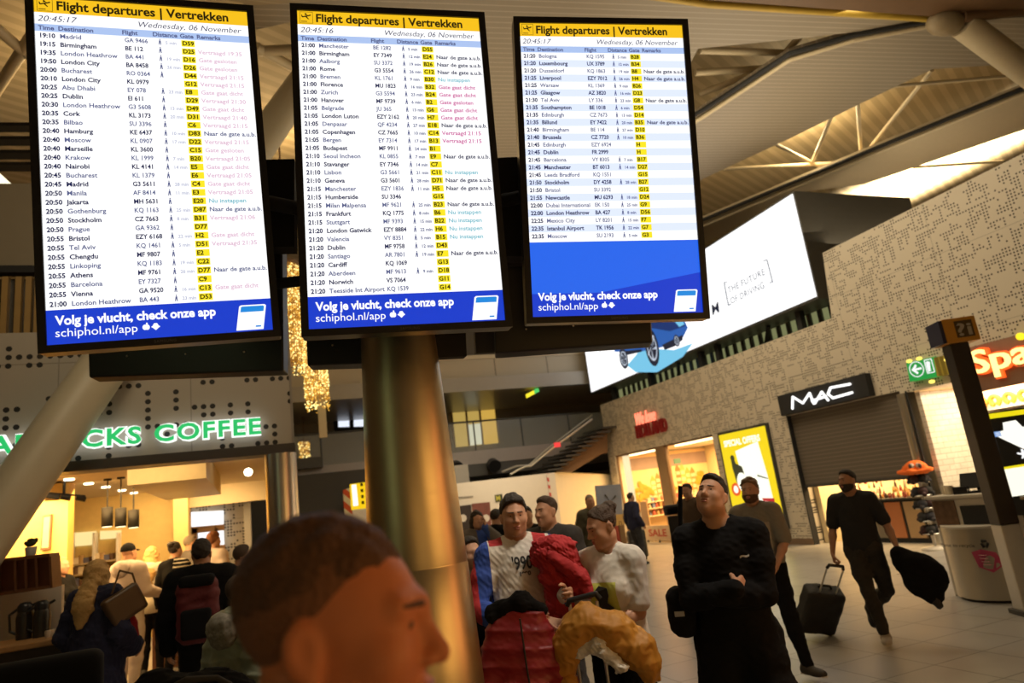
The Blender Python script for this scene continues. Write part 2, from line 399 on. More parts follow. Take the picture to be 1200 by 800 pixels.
def person(label, loc, yaw, height=1.76, vox=.010, skin=SKIN, hair=('short', HAIR_BR), top=None, bottom=None, shoes=(.03, .03, .03),
           head=(0, 0, 0), lean=(0, 0), rh=None, lh=None, rpole=(-.3, .6, -.4), lpole=(.3, .6, -.4), rfoot=None, lfoot=None,
           rhd=None, lhd=None, rhn=(1, 0, 0), lhn=(-1, 0, 0), rcurl=.5, lcurl=.5, fat=1., shw=1., beard=None, rpitch=0., lpitch=0., rtoe=-.15, ltoe=.15,
           rkp=(0, -1, 0), lkp=(0, -1, 0), detail=True, seed=1, foot=True, z0=0., female=False, cat='person', group=None, hs=1., feet=True, hide_low=None):
    root = empty('person', (loc[0], loc[1], z0), yaw, label, cat, group); k = height / 1.75; root.scale = (k, k, k)
    sh = lambda x, y, z: np.array([x + lean[0] * (z - .95) / .5, y + lean[1] * (z - .95) / .5, z])
    sw = .178 * shw * (.9 if female else 1)
    Sr, Sl = sh(-sw, .01, 1.42), sh(sw, .01, 1.42)
    Wr = np.array(rh if rh is not None else (-.27, -.02, .90), float); Wl = np.array(lh if lh is not None else (.27, -.02, .90), float)
    Er, Wr = ik(Sr, Wr, .29, .255, rpole); El, Wl = ik(Sl, Wl, .29, .255, lpole)
    Ar = np.array(rfoot if rfoot is not None else (-.10, .02, .085), float); Al = np.array(lfoot if lfoot is not None else (.10, .02, .085), float)
    Hr, Hl = np.array([-.092, .005, .90]), np.array([.092, .005, .90])
    Kr, Ar = ik(Hr, Ar, .425, .40, rkp); Kl, Al = ik(Hl, Al, .425, .40, lkp)
    Rh = rzm(head[0]) @ rx(head[1]) @ ry(head[2]); nb = sh(0, .025, 1.475); hc = sh(0, -.005, 1.622) + Rh @ np.array([0, -.0, .0]) + np.array([0, -.02 * 0, 0])
    hc = nb + np.array([0, -.03, .145]) + np.array([-math.sin(head[0]) * 0, 0, 0]) + np.array([0, -math.sin(-head[1]) * -.02, 0])
    HS = .91 * hs
    def torso(S, g, gw=0., low=True):
        S.ell(sh(0, .012, .955), np.array([.168 * (.97 + .03 * fat), .112 + .02 * (fat - 1), .13]) + g, .01)
        S.ell(sh(0, .004 - .03 * (fat - 1), 1.10), np.array([.143 * fat + gw, .098 * fat + gw * .8, .17]) + g, .08)
        S.ell(sh(0, .008, 1.285), np.array([.160 * shw * (.92 if female else 1), .112, .185]) + g, .08)
        if female:
            for sx in (-1, 1): S.ell(sh(sx * .075, -.085, 1.265), np.array([.06, .05, .06]) + g * .6, .04)
        S.cone(Sr + np.array([.025, 0, -.008]), Sl + np.array([-.025, 0, -.008]), .052 + g, k=.05)
        for s_, q in ((Sr, -1), (Sl, 1)): S.cone(lin(s_, nb, .2) + np.array([0, .005, .008]), nb + np.array([0, .01, .012]), .046 + g * .8, .048 + g * .5, k=.05)
    def arm(S, s_, e, w_, g, t0=1., gf=None):
        """t0: 1 whole arm, .45 a short sleeve, .55-1 down to part of the forearm"""
        gf = g if gf is None else gf
        S.cone(s_, lin(s_, e, .45), .050 + g, .046 + g, k=.05)
        if t0 < .5: S.cone(lin(s_, e, .3), lin(s_, e, t0 * 2), .050 + g, .047 + g * 1.25, k=.02); return
        S.cone(lin(s_, e, .45), e, .047 + g, .039 + g, k=.03)
        t = min(1, (t0 - .5) * 2)
        m = min(t, .3); S.cone(e, lin(e, w_, m), .039 + g, .0425 + gf, k=.02)
        if t > .3: S.cone(lin(e, w_, .3), lin(e, w_, t), .0425 + gf, .0425 + (.026 - .0425) * (t - .3) / .7 + gf, k=.02)
    def leg(S, h_, kn, a, g, gl=None, t=1.):
        gl = g if gl is None else gl
        S.cone(h_, lin(h_, kn, .5), .088 + g, .073 + g, k=.05); S.cone(lin(h_, kn, .5), kn, .073 + g, .054 + g, k=.04)
        S.cone(kn, lin(kn, a, .3), .052 + g, .055 + gl, k=.03); S.cone(lin(kn, a, .3), lin(kn, a, t), .055 + gl, .055 + (.037 - .055) * (t - .3) / .7 + gl, k=.03)
    ft = []
    for a, yw, pt in ((Ar, rtoe, rpitch), (Al, ltoe, lpitch)): ft.append((a, rzm(yw) @ rx(pt)))
    # ---- body: one surface from head to feet
    S = Sdf(); torso(S, -.004)
    S.cone(nb + np.array([0, .008, -.03]), hc + Rh @ np.array([0, .022, -.045]), .058 * (.88 if female else 1), .056 * (.86 if female else 1), k=.03)
    head_ops(S, hc, Rh, HS, 0., detail)
    rhd = nrm(Wr - Er) if rhd is None else nrm(rhd); lhd = nrm(Wl - El) if lhd is None else nrm(lhd)
    arm(S, Sr, Er, Wr, -.002); arm(S, Sl, El, Wl, -.002)
    hand_ops(S, Wr, rhd, rhn, (0, -1, 0) if abs(rhd[1]) < .8 else (0, 0, 1), rcurl); hand_ops(S, Wl, lhd, lhn, (0, -1, 0) if abs(lhd[1]) < .8 else (0, 0, 1), lcurl)
    leg(S, Hr, Kr, Ar, -.008); leg(S, Hl, Kl, Al, -.008)
    if feet:
        for a, Rf in ft: S.cone(a + Rf @ np.array([0, .01, -.04]), a + Rf @ np.array([0, -.12, -.06]), .030, .018, k=.02)
    if hide_low: S.above(hide_low)
    net_obj('body', S.mesh(vox), skin, root)
    # ---- hair, brows, lips, eyes
    q = lambda x, y, z: hc + Rh @ (np.array([x, y, z]) * HS)
    st, hm = hair
    if st:
        Hh = Sdf(); t = {'short': .006, 'buzz': .004, 'thick': .018, 'bun': .008, 'long': .012, 'cap': .012, 'curly': .02}[st]
        Hh.ell(q(0, .018, .050), (np.array([.0765, .098, .088]) + np.array([.55, .75, 1.]) * t) * HS, .01, rot=Rh)
        if st == 'thick' or st == 'short': Hh.ell(q(0, -.028, .108), np.array([.054, .054, .030 if st == 'short' else .040]) * HS, .03, rot=Rh)
        hp = {'long': (.03, -.5), 'cap': (.035, -.12), 'buzz': (.058, -.30)}.get(st, (.028, -.98))
        hcut = lambda p: ((hp[0] + hp[1] * (((p - hc) @ Rh)[..., 1] / HS)) - ((p - hc) @ Rh)[..., 2] / HS) * HS * .75
        if st != 'cap' and st != 'long': Hh.cut(hcut)
        if st == 'long':
            Hh.ell(q(0, -.095, -.03), np.array([.060, .075, .105]) * HS, .015, True, Rh)
            hy = .10 + 1.3 * (top or {}).get('g', .014); Hh.cone(q(0, .05, .0), sh(0, hy, 1.40), .078, .085, k=.05, sc=((0, 1, 0), .65)); Hh.cone(sh(0, hy, 1.40), sh(.01, hy + .01, 1.27), .085, .055, k=.03, sc=((0, 1, 0), .55))
            for sx in (-1, 1): Hh.cone(q(sx * .075, .01, .0), sh(sx * .10, .03, 1.40), .035, .025, k=.04)
        if st == 'bun': Hh.ell(q(0, .105, .10), np.array([.05, .045, .045]) * HS, .015)
        if st == 'cap':
            Hh.cut(lambda p: -((p - hc) @ Rh)[..., 2] + .030 * HS)
        hw = {'curly': folds(.007, seed, 90), 'thick': folds(.004, seed, 80), 'bun': folds(.003, seed, 80), 'long': folds(.004, seed, 60)}.get(st, folds(.0018, seed, 110))
        if st != 'cap': Hh.warp = hw
        ho = net_obj('cap' if st == 'cap' else 'hair', Hh.mesh(min(vox, .008)), hm, root)
        if st == 'cap':
            B = Sdf(); B.cone(q(0, -.07, .045), q(0, -.125, .03), .06 * HS, .05 * HS, k=.01, sc=(Rh @ np.array([0, 0, 1.]), .12)); net_obj('visor', B.mesh(.006), hm, ho)
    if st == 'buzz':                                        # sides clipped down to a fade
        B = Sdf(); B.ell(q(0, .016, .044), np.array([.0785, .0995, .090]) * HS, .01, rot=Rh); B.cut(lambda p: ((.014 - .95 * (((p - hc) @ Rh)[..., 1] / HS)) - ((p - hc) @ Rh)[..., 2] / HS) * HS * .7)
        net_obj('hair_fade', B.mesh(min(vox, .006)), mat('hair_faded', (.20, .085, .045), .75, vary=.3, scale=150, bump=.5), ho)
    if detail and vox <= .009:
        B = Sdf()
        for sx in (-1, 1): B.cone(q(sx * .014, -.1035, .0335), q(sx * .046, -.0885, .0345), .0042 * HS, .003 * HS, k=.003)
        net_obj('eyebrows', B.mesh(.0025), hm if st != 'cap' else HAIR_BR, root)
        m = MB()
        for sx in (-1, 1): m.ball(q(sx * .031, -.0915, .0145), (.0065 * HS, .004 * HS, .0055 * HS), 10, 6)
        m.build('eyes', EYE, root)
        B = Sdf(); B.ell(q(0, -.1025, -.0545), np.array([.023, .0088, .0055]) * HS, .003, rot=Rh); B.ell(q(0, -.1005, -.0665), np.array([.019, .0098, .0062]) * HS, .003, rot=Rh)
        B.ell(q(0, -.1145, -.0605), np.array([.024, .008, .0016]) * HS, .002, True, rot=Rh); net_obj('lips', B.mesh(.0025), LIP, root)
    if beard is not None:
        B = Sdf(); head_ops(B, hc, Rh, HS, .005, False); B.ell(q(0, -.112, -.060), np.array([.026, .02, .013]) * HS, .008, True, Rh)
        B.cut(lambda p: ((p - hc) @ Rh)[..., 2] / HS + .032 + .6 * (((p - hc) @ Rh)[..., 1] / HS + .10) * -1 * 0 + (((p - hc) @ Rh)[..., 1] / HS > -.02) * 0)
        B.cut(lambda p: ((p - hc) @ Rh)[..., 1] - .0 * HS); B.warp = folds(.002, seed + 3, 120)
        net_obj('beard', B.mesh(min(vox, .007)), beard, root)
    # ---- clothes
    if bottom:
        S = Sdf(); g = bottom.get('g', .014); S.ell(sh(0, .012, .955), np.array([.168, .112, .13]) + g * .9, .01); S.ell(sh(0, .005, 1.06), np.array([.15, .105, .12]) + g * .6, .05)
        leg(S, Hr, Kr, Ar, g, bottom.get('gl', g), bottom.get('t', 1.)); leg(S, Hl, Kl, Al, g, bottom.get('gl', g), bottom.get('t', 1.)); S.below(1.05)
        S.warp = folds(bottom.get('fold', .0035), seed + 5, 26)
        if hide_low: S.above(hide_low)
        net_obj(bottom.get('name', 'trousers'), S.mesh(vox), bottom['m'], root)
    if top:
        S = Sdf(); g = top.get('g', .014); torso(S, g, top.get('gw', 0.)); t0 = top.get('sl', 1.)
        if t0 > 0:
            arm(S, Sr, Er, Wr, g * top.get('ga', 1.), t0); arm(S, Sl, El, Wl, g * top.get('ga', 1.), t0)
        if top.get('flare'): S.cone(sh(0, .01, 1.1), np.array([0, .01, top['hem'] - .02]), .15 + g, .15 + g + top['flare'], k=.06, sc=((0, 1, 0), .75))
        S.cone(nb + np.array([0, -.004, -.03]), hc, .061, .075, k=.012, sub=True)
        if top.get('vneck'): S.ell(nb + np.array([0, -.10, -.03]), (.05, .06, .08), .02, True)
        S.above(top.get('hem', .88)); S.warp = top['warp'] if top.get('warp') else folds(top.get('fold', .0026), seed, 26)
        V = S.mesh(vox); so = net_obj(top.get('name', 'shirt'), V, top['m'], root, top.get('paint'))
        if top.get('hood'):
            B = Sdf(); B.cone(sh(-.09, .06, 1.47), sh(.09, .06, 1.47), .05, .05, k=.03); B.ell(sh(0, .09 + g, 1.43), (.135, .07, .11), .04); B.warp = folds(.004, seed + 9, 40)
            net_obj('hood', B.mesh(vox), top.get('hoodm') or (top['m'] if not isinstance(top['m'], list) else top['m'][0]), so)
        if top.get('collar'):
            B = Sdf(); B.cone(nb + np.array([0, -.005, -.02]), nb + np.array([0, -.012, .035]), .078, .072, k=.01); B.cone(nb + np.array([0, -.012, -.05]), nb + np.array([0, -.012, .08]), .060, .062, k=.004, sub=True)
            net_obj('collar', B.mesh(min(vox, .008)), top['collar'], so)
    if feet and not hide_low:
        ms = mat('shoe_%d_%d_%d' % tuple(int(c * 100) for c in shoes), shoes, .6)
        for a, Rf in ft:
            B = Sdf(); f = lambda x, y, z: a + Rf @ np.array([x, y, z])
            B.cone(f(0, .035, -.045), f(0, -.145, -.062), .046, .036, k=.02, sc=(Rf @ np.array([0, 0, 1.]), .95)); B.cone(f(0, .01, .0), f(0, .0, -.03), .046, .050, k=.03); B.ell(f(0, -.09, -.055), (.05, .09, .034), .02, rot=Rf)
            B.cut(lambda p, a=a, Rf=Rf: -.082 - ((p - a) @ Rf)[..., 2])
            so = net_obj('shoe', B.mesh(min(vox, .009)), ms, root)
            B = Sdf(); B.cone(f(0, .04, -.075), f(0, -.15, -.075), .046, .042, k=.02, sc=(Rf @ np.array([0, 0, 1.]), .22)); net_obj('sole', B.mesh(min(vox, .009)), SOLE, so)
    root['_k'] = 0
    del root['_k']
    return root, dict(Wr=Wr, Wl=Wl, Er=Er, El=El, Ar=Ar, Al=Al, hc=hc, nb=nb, sh=sh, k=k, M=Matrix.Translation((loc[0], loc[1], z0)) @ Matrix.Rotation(yaw, 4, 'Z') @ Matrix.Scale(k, 4))
def to_world(J, p): return np.array(J['M'] @ Vector(p))
def stand(px, py, dist):
    """ground point and height of somebody whose crown is seen at the picture point, that far away"""
    p = D(px, py, dist); return (p[0], p[1]), p[2]
def face_cam(xy, turn=0.):
    """yaw that turns a figure (built facing -Y) to the camera, plus turn"""
    return math.atan2(xy[0], -(-xy[1])) * -1 + turn if False else math.atan2(-xy[0], xy[1]) + turn
# ------------------------------------------------------------------ surfaces of the hall
def perforated(name, base, hole, pitch, rad, thr, u_ax, v_ax, seam_u, seam_v, cell=(.35, .16), rough=.55):
    """white metal panels with groups of punched round holes, like braille"""
    m, N, L, b = new_mat(name); b.inputs['Roughness'].default_value = rough
    tc = N.new('ShaderNodeTexCoord'); sx = N.new('ShaderNodeSeparateXYZ'); L.new(tc.outputs['Object'], sx.inputs[0])
    def mth(op, a, c=None, d=None):
        n = N.new('ShaderNodeMath'); n.operation = op
        for i, q in enumerate((a, c, d)):
            if q is None: continue
            if isinstance(q, (int, float)): n.inputs[i].default_value = q
            else: L.new(q, n.inputs[i])
        return n.outputs[0]
    u, v = sx.outputs[u_ax], sx.outputs[v_ax]
    def cellco(q): return mth('FLOOR', mth('DIVIDE', q, pitch))
    cu, cv = cellco(u), cellco(v)
    fu = mth('SUBTRACT', mth('FRACT', mth('DIVIDE', u, pitch)), .5); fv = mth('SUBTRACT', mth('FRACT', mth('DIVIDE', v, pitch)), .5)
    r = mth('SQRT', mth('ADD', mth('MULTIPLY', fu, fu), mth('MULTIPLY', fv, fv)))
    dot = mth('LESS_THAN', r, rad / pitch)
    cb = N.new('ShaderNodeCombineXYZ'); L.new(mth('MULTIPLY', cu, cell[0]), cb.inputs[0]); L.new(mth('MULTIPLY', cv, cell[1]), cb.inputs[1])
    nz = N.new('ShaderNodeTexNoise'); nz.inputs['Scale'].default_value = 1; nz.inputs['Detail'].default_value = 1.5; L.new(cb.outputs[0], nz.inputs['Vector'])
    cb2 = N.new('ShaderNodeCombineXYZ'); L.new(mth('MULTIPLY', cu, cell[1] * 1.3), cb2.inputs[0]); L.new(mth('MULTIPLY', cv, cell[0] * 1.3), cb2.inputs[1]); cb2.inputs[2].default_value = 7.3
    nz2 = N.new('ShaderNodeTexNoise'); nz2.inputs['Scale'].default_value = 1; nz2.inputs['Detail'].default_value = 1.5; L.new(cb2.outputs[0], nz2.inputs['Vector'])
    on = mth('GREATER_THAN', mth('MAXIMUM', nz.outputs[0], nz2.outputs[0]), thr)
    dot = mth('MULTIPLY', dot, on)
    su = mth('LESS_THAN', mth('ABSOLUTE', mth('SUBTRACT', mth('FRACT', mth('DIVIDE', u, seam_u)), .5)), .006 / seam_u)
    sv = mth('LESS_THAN', mth('ABSOLUTE', mth('SUBTRACT', mth('FRACT', mth('DIVIDE', v, seam_v)), .5)), .006 / seam_v)
    seam = mth('MULTIPLY', mth('MAXIMUM', su, sv), .35)
    fac = mth('MAXIMUM', dot, seam)
    mx = N.new('ShaderNodeMix'); mx.data_type = 'RGBA'; mx.inputs[6].default_value = (*base, 1); mx.inputs[7].default_value = (*hole, 1)
    L.new(fac, mx.inputs[0]); L.new(mx.outputs[2], b.inputs['Base Color'])
    return m
def striped(name, c1, c2, pitch, dirv, duty=.5, rough=.5, metal=0., bump=0., sharp=True, spec=.5):
    """slats / corrugation: bands across the direction dirv (object space)"""
    m, N, L, b = new_mat(name); b.inputs['Roughness'].default_value = rough; b.inputs['Metallic'].default_value = metal; b.inputs['Specular IOR Level'].default_value = spec
    tc = N.new('ShaderNodeTexCoord'); dt = N.new('ShaderNodeVectorMath'); dt.operation = 'DOT_PRODUCT'; dt.inputs[1].default_value = tuple(np.asarray(dirv) / pitch)
    L.new(tc.outputs['Object'], dt.inputs[0])
    fr = N.new('ShaderNodeMath'); fr.operation = 'FRACT'; L.new(dt.outputs['Value'], fr.inputs[0])
    if sharp:
        lt = N.new('ShaderNodeMath'); lt.operation = 'LESS_THAN'; L.new(fr.outputs[0], lt.inputs[0]); lt.inputs[1].default_value = duty; fac = lt.outputs[0]
    else:
        sn = N.new('ShaderNodeMath'); sn.operation = 'PINGPONG'; L.new(fr.outputs[0], sn.inputs[0]); sn.inputs[1].default_value = .5
        ml = N.new('ShaderNodeMath'); ml.operation = 'MULTIPLY'; L.new(sn.outputs[0], ml.inputs[0]); ml.inputs[1].default_value = 2; fac = ml.outputs[0]
    mx = N.new('ShaderNodeMix'); mx.data_type = 'RGBA'; mx.inputs[6].default_value = (*c1, 1); mx.inputs[7].default_value = (*c2, 1)
    L.new(fac, mx.inputs[0]); L.new(mx.outputs[2], b.inputs['Base Color'])
    if bump:
        bp = N.new('ShaderNodeBump'); bp.inputs['Strength'].default_value = bump; bp.inputs['Distance'].default_value = pitch * .4
        L.new(fac, bp.inputs['Height']); L.new(bp.outputs[0], b.inputs['Normal'])
    return m
def grid_mat(name, col, grout, tw, th, gw, ua, va, rough=.3, stagger=0., vary=.06, spec=.5, bump=.2):
    m, N, L, b = new_mat(name); b.inputs['Specular IOR Level'].default_value = spec
    tc = N.new('ShaderNodeTexCoord'); sx = N.new('ShaderNodeSeparateXYZ'); L.new(tc.outputs['Object'], sx.inputs[0])
    cb = N.new('ShaderNodeCombineXYZ'); L.new(sx.outputs[ua], cb.inputs[0]); L.new(sx.outputs[va], cb.inputs[1])
    br = N.new('ShaderNodeTexBrick'); br.offset = stagger; br.inputs['Scale'].default_value = 1; br.inputs['Brick Width'].default_value = tw; br.inputs['Row Height'].default_value = th
    br.inputs['Mortar Size'].default_value = gw; br.inputs['Mortar Smooth'].default_value = .1
    br.inputs['Color1'].default_value = (*[c * (1 - vary) for c in col], 1); br.inputs['Color2'].default_value = (*[min(1, c * (1 + vary)) for c in col], 1); br.inputs['Mortar'].default_value = (*grout, 1)
    L.new(cb.outputs[0], br.inputs['Vector']); L.new(br.outputs['Color'], b.inputs['Base Color'])
    nz = N.new('ShaderNodeTexNoise'); nz.inputs['Scale'].default_value = 1.7; nz.inputs['Detail'].default_value = 5; L.new(tc.outputs['Object'], nz.inputs['Vector'])
    mr = N.new('ShaderNodeMapRange'); mr.inputs[3].default_value = rough * .75; mr.inputs[4].default_value = rough * 1.35; L.new(nz.outputs[0], mr.inputs[0]); L.new(mr.outputs[0], b.inputs['Roughness'])
    if bump:
        bp = N.new('ShaderNodeBump'); bp.inputs['Strength'].default_value = bump; bp.inputs['Distance'].default_value = .004; bp.invert = True
        L.new(br.outputs['Fac'], bp.inputs['Height']); L.new(bp.outputs[0], b.inputs['Normal'])
    return m
XW = 11.92                      # plane of the long wall of shops on the right
FY = 8.6                        # plane of the coffee shop front on the left
MZ = 24.0                       # front of the gallery at the far end
WALLM = perforated('perforated_white_panel', (.62, .56, .46), (.05, .04, .03), .056, .0165, .555, 1, 2, 2.4, 1.5, (.16, .45))
FACM = perforated('perforated_grey_panel', (.42, .375, .31), (.012, .01, .008), .096, .030, .60, 0, 2, 1.32, 2.6, (.22, .55))
FLOORM = grid_mat('floor_tiles', (.34, .325, .305), (.15, .14, .13), .60, .60, .008, 0, 1, .30, spec=.8)
WHITE = mat('white_paint', (.62, .57, .50), .5, vary=.04)
CREAM = mat('cream_plaster', (.62, .50, .30), .7, vary=.05)
BLACK = mat('black_plastic', (.012, .012, .014), .35, vary=.2)
BLACKM = mat('black_matt', (.015, .015, .016), .8, vary=.2)
DARK = mat('dark_grey_metal', (.05, .048, .045), .5, vary=.15)
GREYP = mat('grey_panel', (.30, .28, .25), .5, vary=.06)
STEEL = mat('brushed_steel', (.62, .60, .56), .30, 1., vary=.06, scale=20)
CHROME = mat('chrome', (.8, .8, .78), .15, 1., vary=.03)
BEIGEM = mat('beige_roof_steel', (.52, .44, .30), .5, vary=.06)
BROWNM = mat('brown_beam', (.16, .09, .045), .5, vary=.1)
WOOD = mat('brown_wood', (.15, .06, .025), .5, vary=.3, scale=14)
WOOD2 = mat('oak_wood', (.36, .19, .07), .5, vary=.25, scale=14)

m = MB(); m.bb((-14, -3, -.12), (32, 34, 0)); struct(m.build('floor', FLOORM, recenter=False))
# right wall: one panelled shell with the shop openings left out (profile in Y and z, 0.3 m thick)
TH = .30
def wall_piece(mb, pts): mb.prism([(XW, y, z) for y, z in pts], (TH, 0, 0))
m = MB()
for a in ([(22.2, 2.93), (22.2, 4.83), (11.05, 4.83), (10.88, 6.29), (2.0, 6.29), (2.0, 3.45), (8.35, 3.45), (8.35, 2.92), (9.86, 2.92), (9.86, 2.98), (13.02, 2.98), (15.95, 2.93)],
          [(22.2, 0), (22.2, 2.93), (21.72, 2.93), (21.72, 0)], [(16.0, .0), (16.0, 2.93), (13.02, 2.98), (13.02, 0)]):
    wall_piece(m, a)
m.bb((XW, 21.72, 0), (XW + .1, 16.0, .10))
struct(m.build('wall_right', WALLM, recenter=False))
m = MB(); m.bb((XW - .02, 16.0, 0), (XW, 13.02, .14)); m.bb((XW - .02, 22.2, 0), (XW, 21.7, .14)); struct(m.build('baseboard_right', mat('base_brown', (.20, .13, .08), .5), recenter=False))
m = MB(); m.bb((XW + 4, -3, 0), (XW + 4.2, 13.5, 7)); m.bb((XW + 4, -3, 0), (24, -2.8, 7)); struct(m.build('wall_shops_rear', CREAM, recenter=False))
# hall behind the viewer and to the left, out of the frame
m = MB(); m.bb((-14, -3.2, 0), (32, -3, 11.2)); struct(m.build('wall_behind', GREYP, recenter=False))
m = MB(); m.bb((-14.2, -3, 0), (-14, 34, 11)); struct(m.build('wall_left', GREYP, recenter=False))
m = MB(); m.bb((-14, 34, 0), (32, 34.2, 12)); struct(m.build('wall_back', GREYP, recenter=False))
m = MB(); m.bb((32, -3, 0), (32.2, 34, 12)); struct(m.build('wall_far_right', GREYP, recenter=False))

# ------------------------------------------------------------------ roof: corrugated deck, slatted panels hung under it, trusses
ZD, ZP = 11.2, 9.5
DECKM = striped('corrugated_deck', (.50, .41, .26), (.40, .325, .20), .32, (-.45, .89, 0), .55, .6, bump=.3)
SLATM = striped('slatted_panel', (.40, .345, .27), (.27, .23, .175), .13, (.15, .99, 0), .85, .5)
m = MB(); m.bb((-14, -3, ZD), (32, 34, ZD + .2)); struct(m.build('ceiling', DECKM, recenter=False))
def hung(name, px, z, th, mt):
    mb = MB(); pts = [P(x, y, 'z', z) for x, y in px]; mb.prism(pts, (0, 0, th)); return struct(mb.build(name, mt, recenter=False))
hung('trim_1', [(230, -110), (830, 5), (1088, 23), (1040, 33), (930, 46), (818, 57), (730, 225), (480, 235), (380, 110), (345, 25), (300, 35)], ZP, .12, SLATM)
hung('trim_2', [(790, 150), (822, 131), (925, 64), (1000, 42), (1085, 26), (1200, 20), (1260, 20), (1260, 70), (1188, 75), (1093, 81), (1036, 108), (930, 160), (825, 209), (785, 232)], ZP, .14, SLATM)
hung('trim_3', [(760, 295), (825, 258), (1015, 179), (1200, 104), (1270, 75), (1270, 118), (1200, 152), (1060, 200), (1012, 216), (930, 226), (800, 300)], ZP, .14, mat('plain_panel', (.46, .39, .28), .55, vary=.06))
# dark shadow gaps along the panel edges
def rod(name, pts, r, mt, n=10):
    mb = MB(); mb.tube(pts, r, n); return struct(mb.build(name, mt, recenter=False))
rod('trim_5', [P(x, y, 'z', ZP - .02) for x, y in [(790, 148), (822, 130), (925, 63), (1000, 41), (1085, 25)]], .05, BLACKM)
rod('trim_32', [P(x, y, 'z', ZP - .05) for x, y in [(790, 157), (822, 138), (925, 70), (1000, 47), (1085, 31)]], .05, BEIGEM)
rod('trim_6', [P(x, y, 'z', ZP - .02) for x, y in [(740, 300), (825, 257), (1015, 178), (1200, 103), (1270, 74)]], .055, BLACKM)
rod('trim_7', [P(x, y, 'z', ZP - .05) for x, y in [(740, 306), (825, 264), (1015, 184), (1200, 109), (1270, 80)]], .05, BEIGEM)
rod('trim_8', [P(x, y, 'z', ZP - .05) for x, y in [(700, -14), (830, 5), (1088, 22)]], .06, mat('yellow_edge', (.55, .38, .06), .5))
hung('trim_9', [(700, -40), (1100, -30), (1400, -60), (1400, 25), (1180, 14), (1088, 19), (830, 0), (700, -12)], ZP - .25, .2, BROWNM)
hung('trim_10', [(180, -80), (520, -30), (620, -4), (420, -1), (300, 6), (200, -10)], ZP - .2, .15, striped('tan_panel', (.42, .34, .22), (.34, .27, .17), .12, (0, 1, 0), .8, .5))
def truss(name, segs, r, label):
    mb = MB()
    for a, b in segs: mb.cyl(a, b, r, n=10)
    o = mb.build(name, BEIGEM, recenter=False); o['kind'] = 'structure'; return o
q = lambda x, y, z=ZP + .5: P(x, y, 'z', z)
truss('trim_11', [(q(952, 190), q(975, 135)), (q(1009, 180), q(1005, 120)), (q(1014, 180), q(1092, 82)), (q(848, 198), q(1000, 190)), (q(905, 167), q(960, 195)), (q(1014, 182), q(1005, 190))], .05, '')
truss('trim_12', [(q(1045, 101, ZP + .3), q(1200, 88, ZP + .3)), (q(1070, 196, ZP + .2), q(1175, 189, ZP + .2))], .04, '')
truss('trim_13', [(q(820, 59), q(920, 62)), (q(920, 62), q(938, 42)), (q(820, 110), q(905, 78)), (q(815, 85), q(900, 80)), (q(925, 64), q(1030, 40))], .07, '')
truss('trim_14', [(q(-10, 115), q(45, 30)), (q(-20, 20), q(40, 70)), (q(300, 55), q(345, 80)), (q(303, 60), q(345, 58)), (q(420, 0), q(480, 15))], .09, '')
# louvre bars and a bright skylight strip seen left of the first screen
mb = MB()
for y in (150, 166, 182, 196): mb.prism([P(-40, y - 3, 'z', 8.8), P(60, y - 3, 'z', 8.8), P(60, y + 5, 'z', 8.8), P(-40, y + 5, 'z', 8.8)], (0, 0, .06))
o = mb.build('ceiling_louvre', BLACKM); tag(o, 'black ceiling louvre bars left of the first flight screen', 'louvre')
mb = MB(); mb.prism([P(-30, 198, 'z', 9.2), P(0, 206, 'z', 9.2), P(48, 250, 'z', 9.2), P(48, 264, 'z', 9.2), P(0, 222, 'z', 9.2), P(-30, 207, 'z', 9.2)], (0, 0, .05))
o = mb.build('ceiling_light', glow('strip_white', (1, .90, .62), 1.6)); tag(o, 'bright slanted ceiling light strip left of the first flight screen', 'light')
mb = MB(); mb.prism([P(-60, 215, 'y', 9.2), P(90, 215, 'y', 9.2), P(90, 322, 'y', 9.2), P(-60, 322, 'y', 9.2)], (0, .2, 0)); struct(mb.build('trim_15', mat('olive_panel', (.26, .22, .15), .6, vary=.05), recenter=False))
mb = MB(); mb.prism([P(-60, 316, 'y', 9.1), P(90, 316, 'y', 9.1), P(90, 324, 'y', 9.1), P(-60, 324, 'y', 9.1)], (0, -.15, 0)); struct(mb.build('trim_16', BLACKM, recenter=False))
# roof node with its thick tubes (top right) and the slanting tube that crosses behind the screens
t = empty('roof_node', P(1108, 26, 'z', ZP - .3), 0, 'rounded steel roof joint where thick tubes meet, top right of the hall', 'joint')
mb = MB(); mb.ball(P(1108, 27, 'z', ZP - .3), (.40, .26, .20)); mb.build('node', mat('node_steel', (.26, .20, .12), .5), t, world=True)
mb = MB(); mb.cyl(P(1128, 28, 'z', ZP - .3), P(1225, 100, 'z', ZP - 1.3), .24, .24, 20); mb.build('tube', BEIGEM, t, world=True)
mb = MB(); mb.cyl(P(1128, 20, 'z', ZP - .3), P(1250, 6, 'z', ZP - .1), .10, .10, 14); mb.build('tie', BROWNM, t, world=True)
A, B_ = D(72, 500, 7.0), D(320, 147, 10.6); dv = (B_ - A)
e0 = A - dv * (A[2] / dv[2]); e1 = A + dv * ((ZD - A[2]) / dv[2])
t = empty('slanted_column', (e0[0], e0[1], 0), 0, 'thick cream tubular column leaning up behind the first flight screen', 'column')
mb = MB(); mb.cyl(e0, e1, .245, .245, 36); mb.build('tube', mat('cream_tube', (.50, .45, .33), .45, vary=.06, scale=3), t, world=True)
mb = MB(); mb.lathe([(.46, 0), (.46, .06), (.40, .09)], (e0[0], e0[1], 0)); mb.build('foot_plate', DARK, t, world=True)

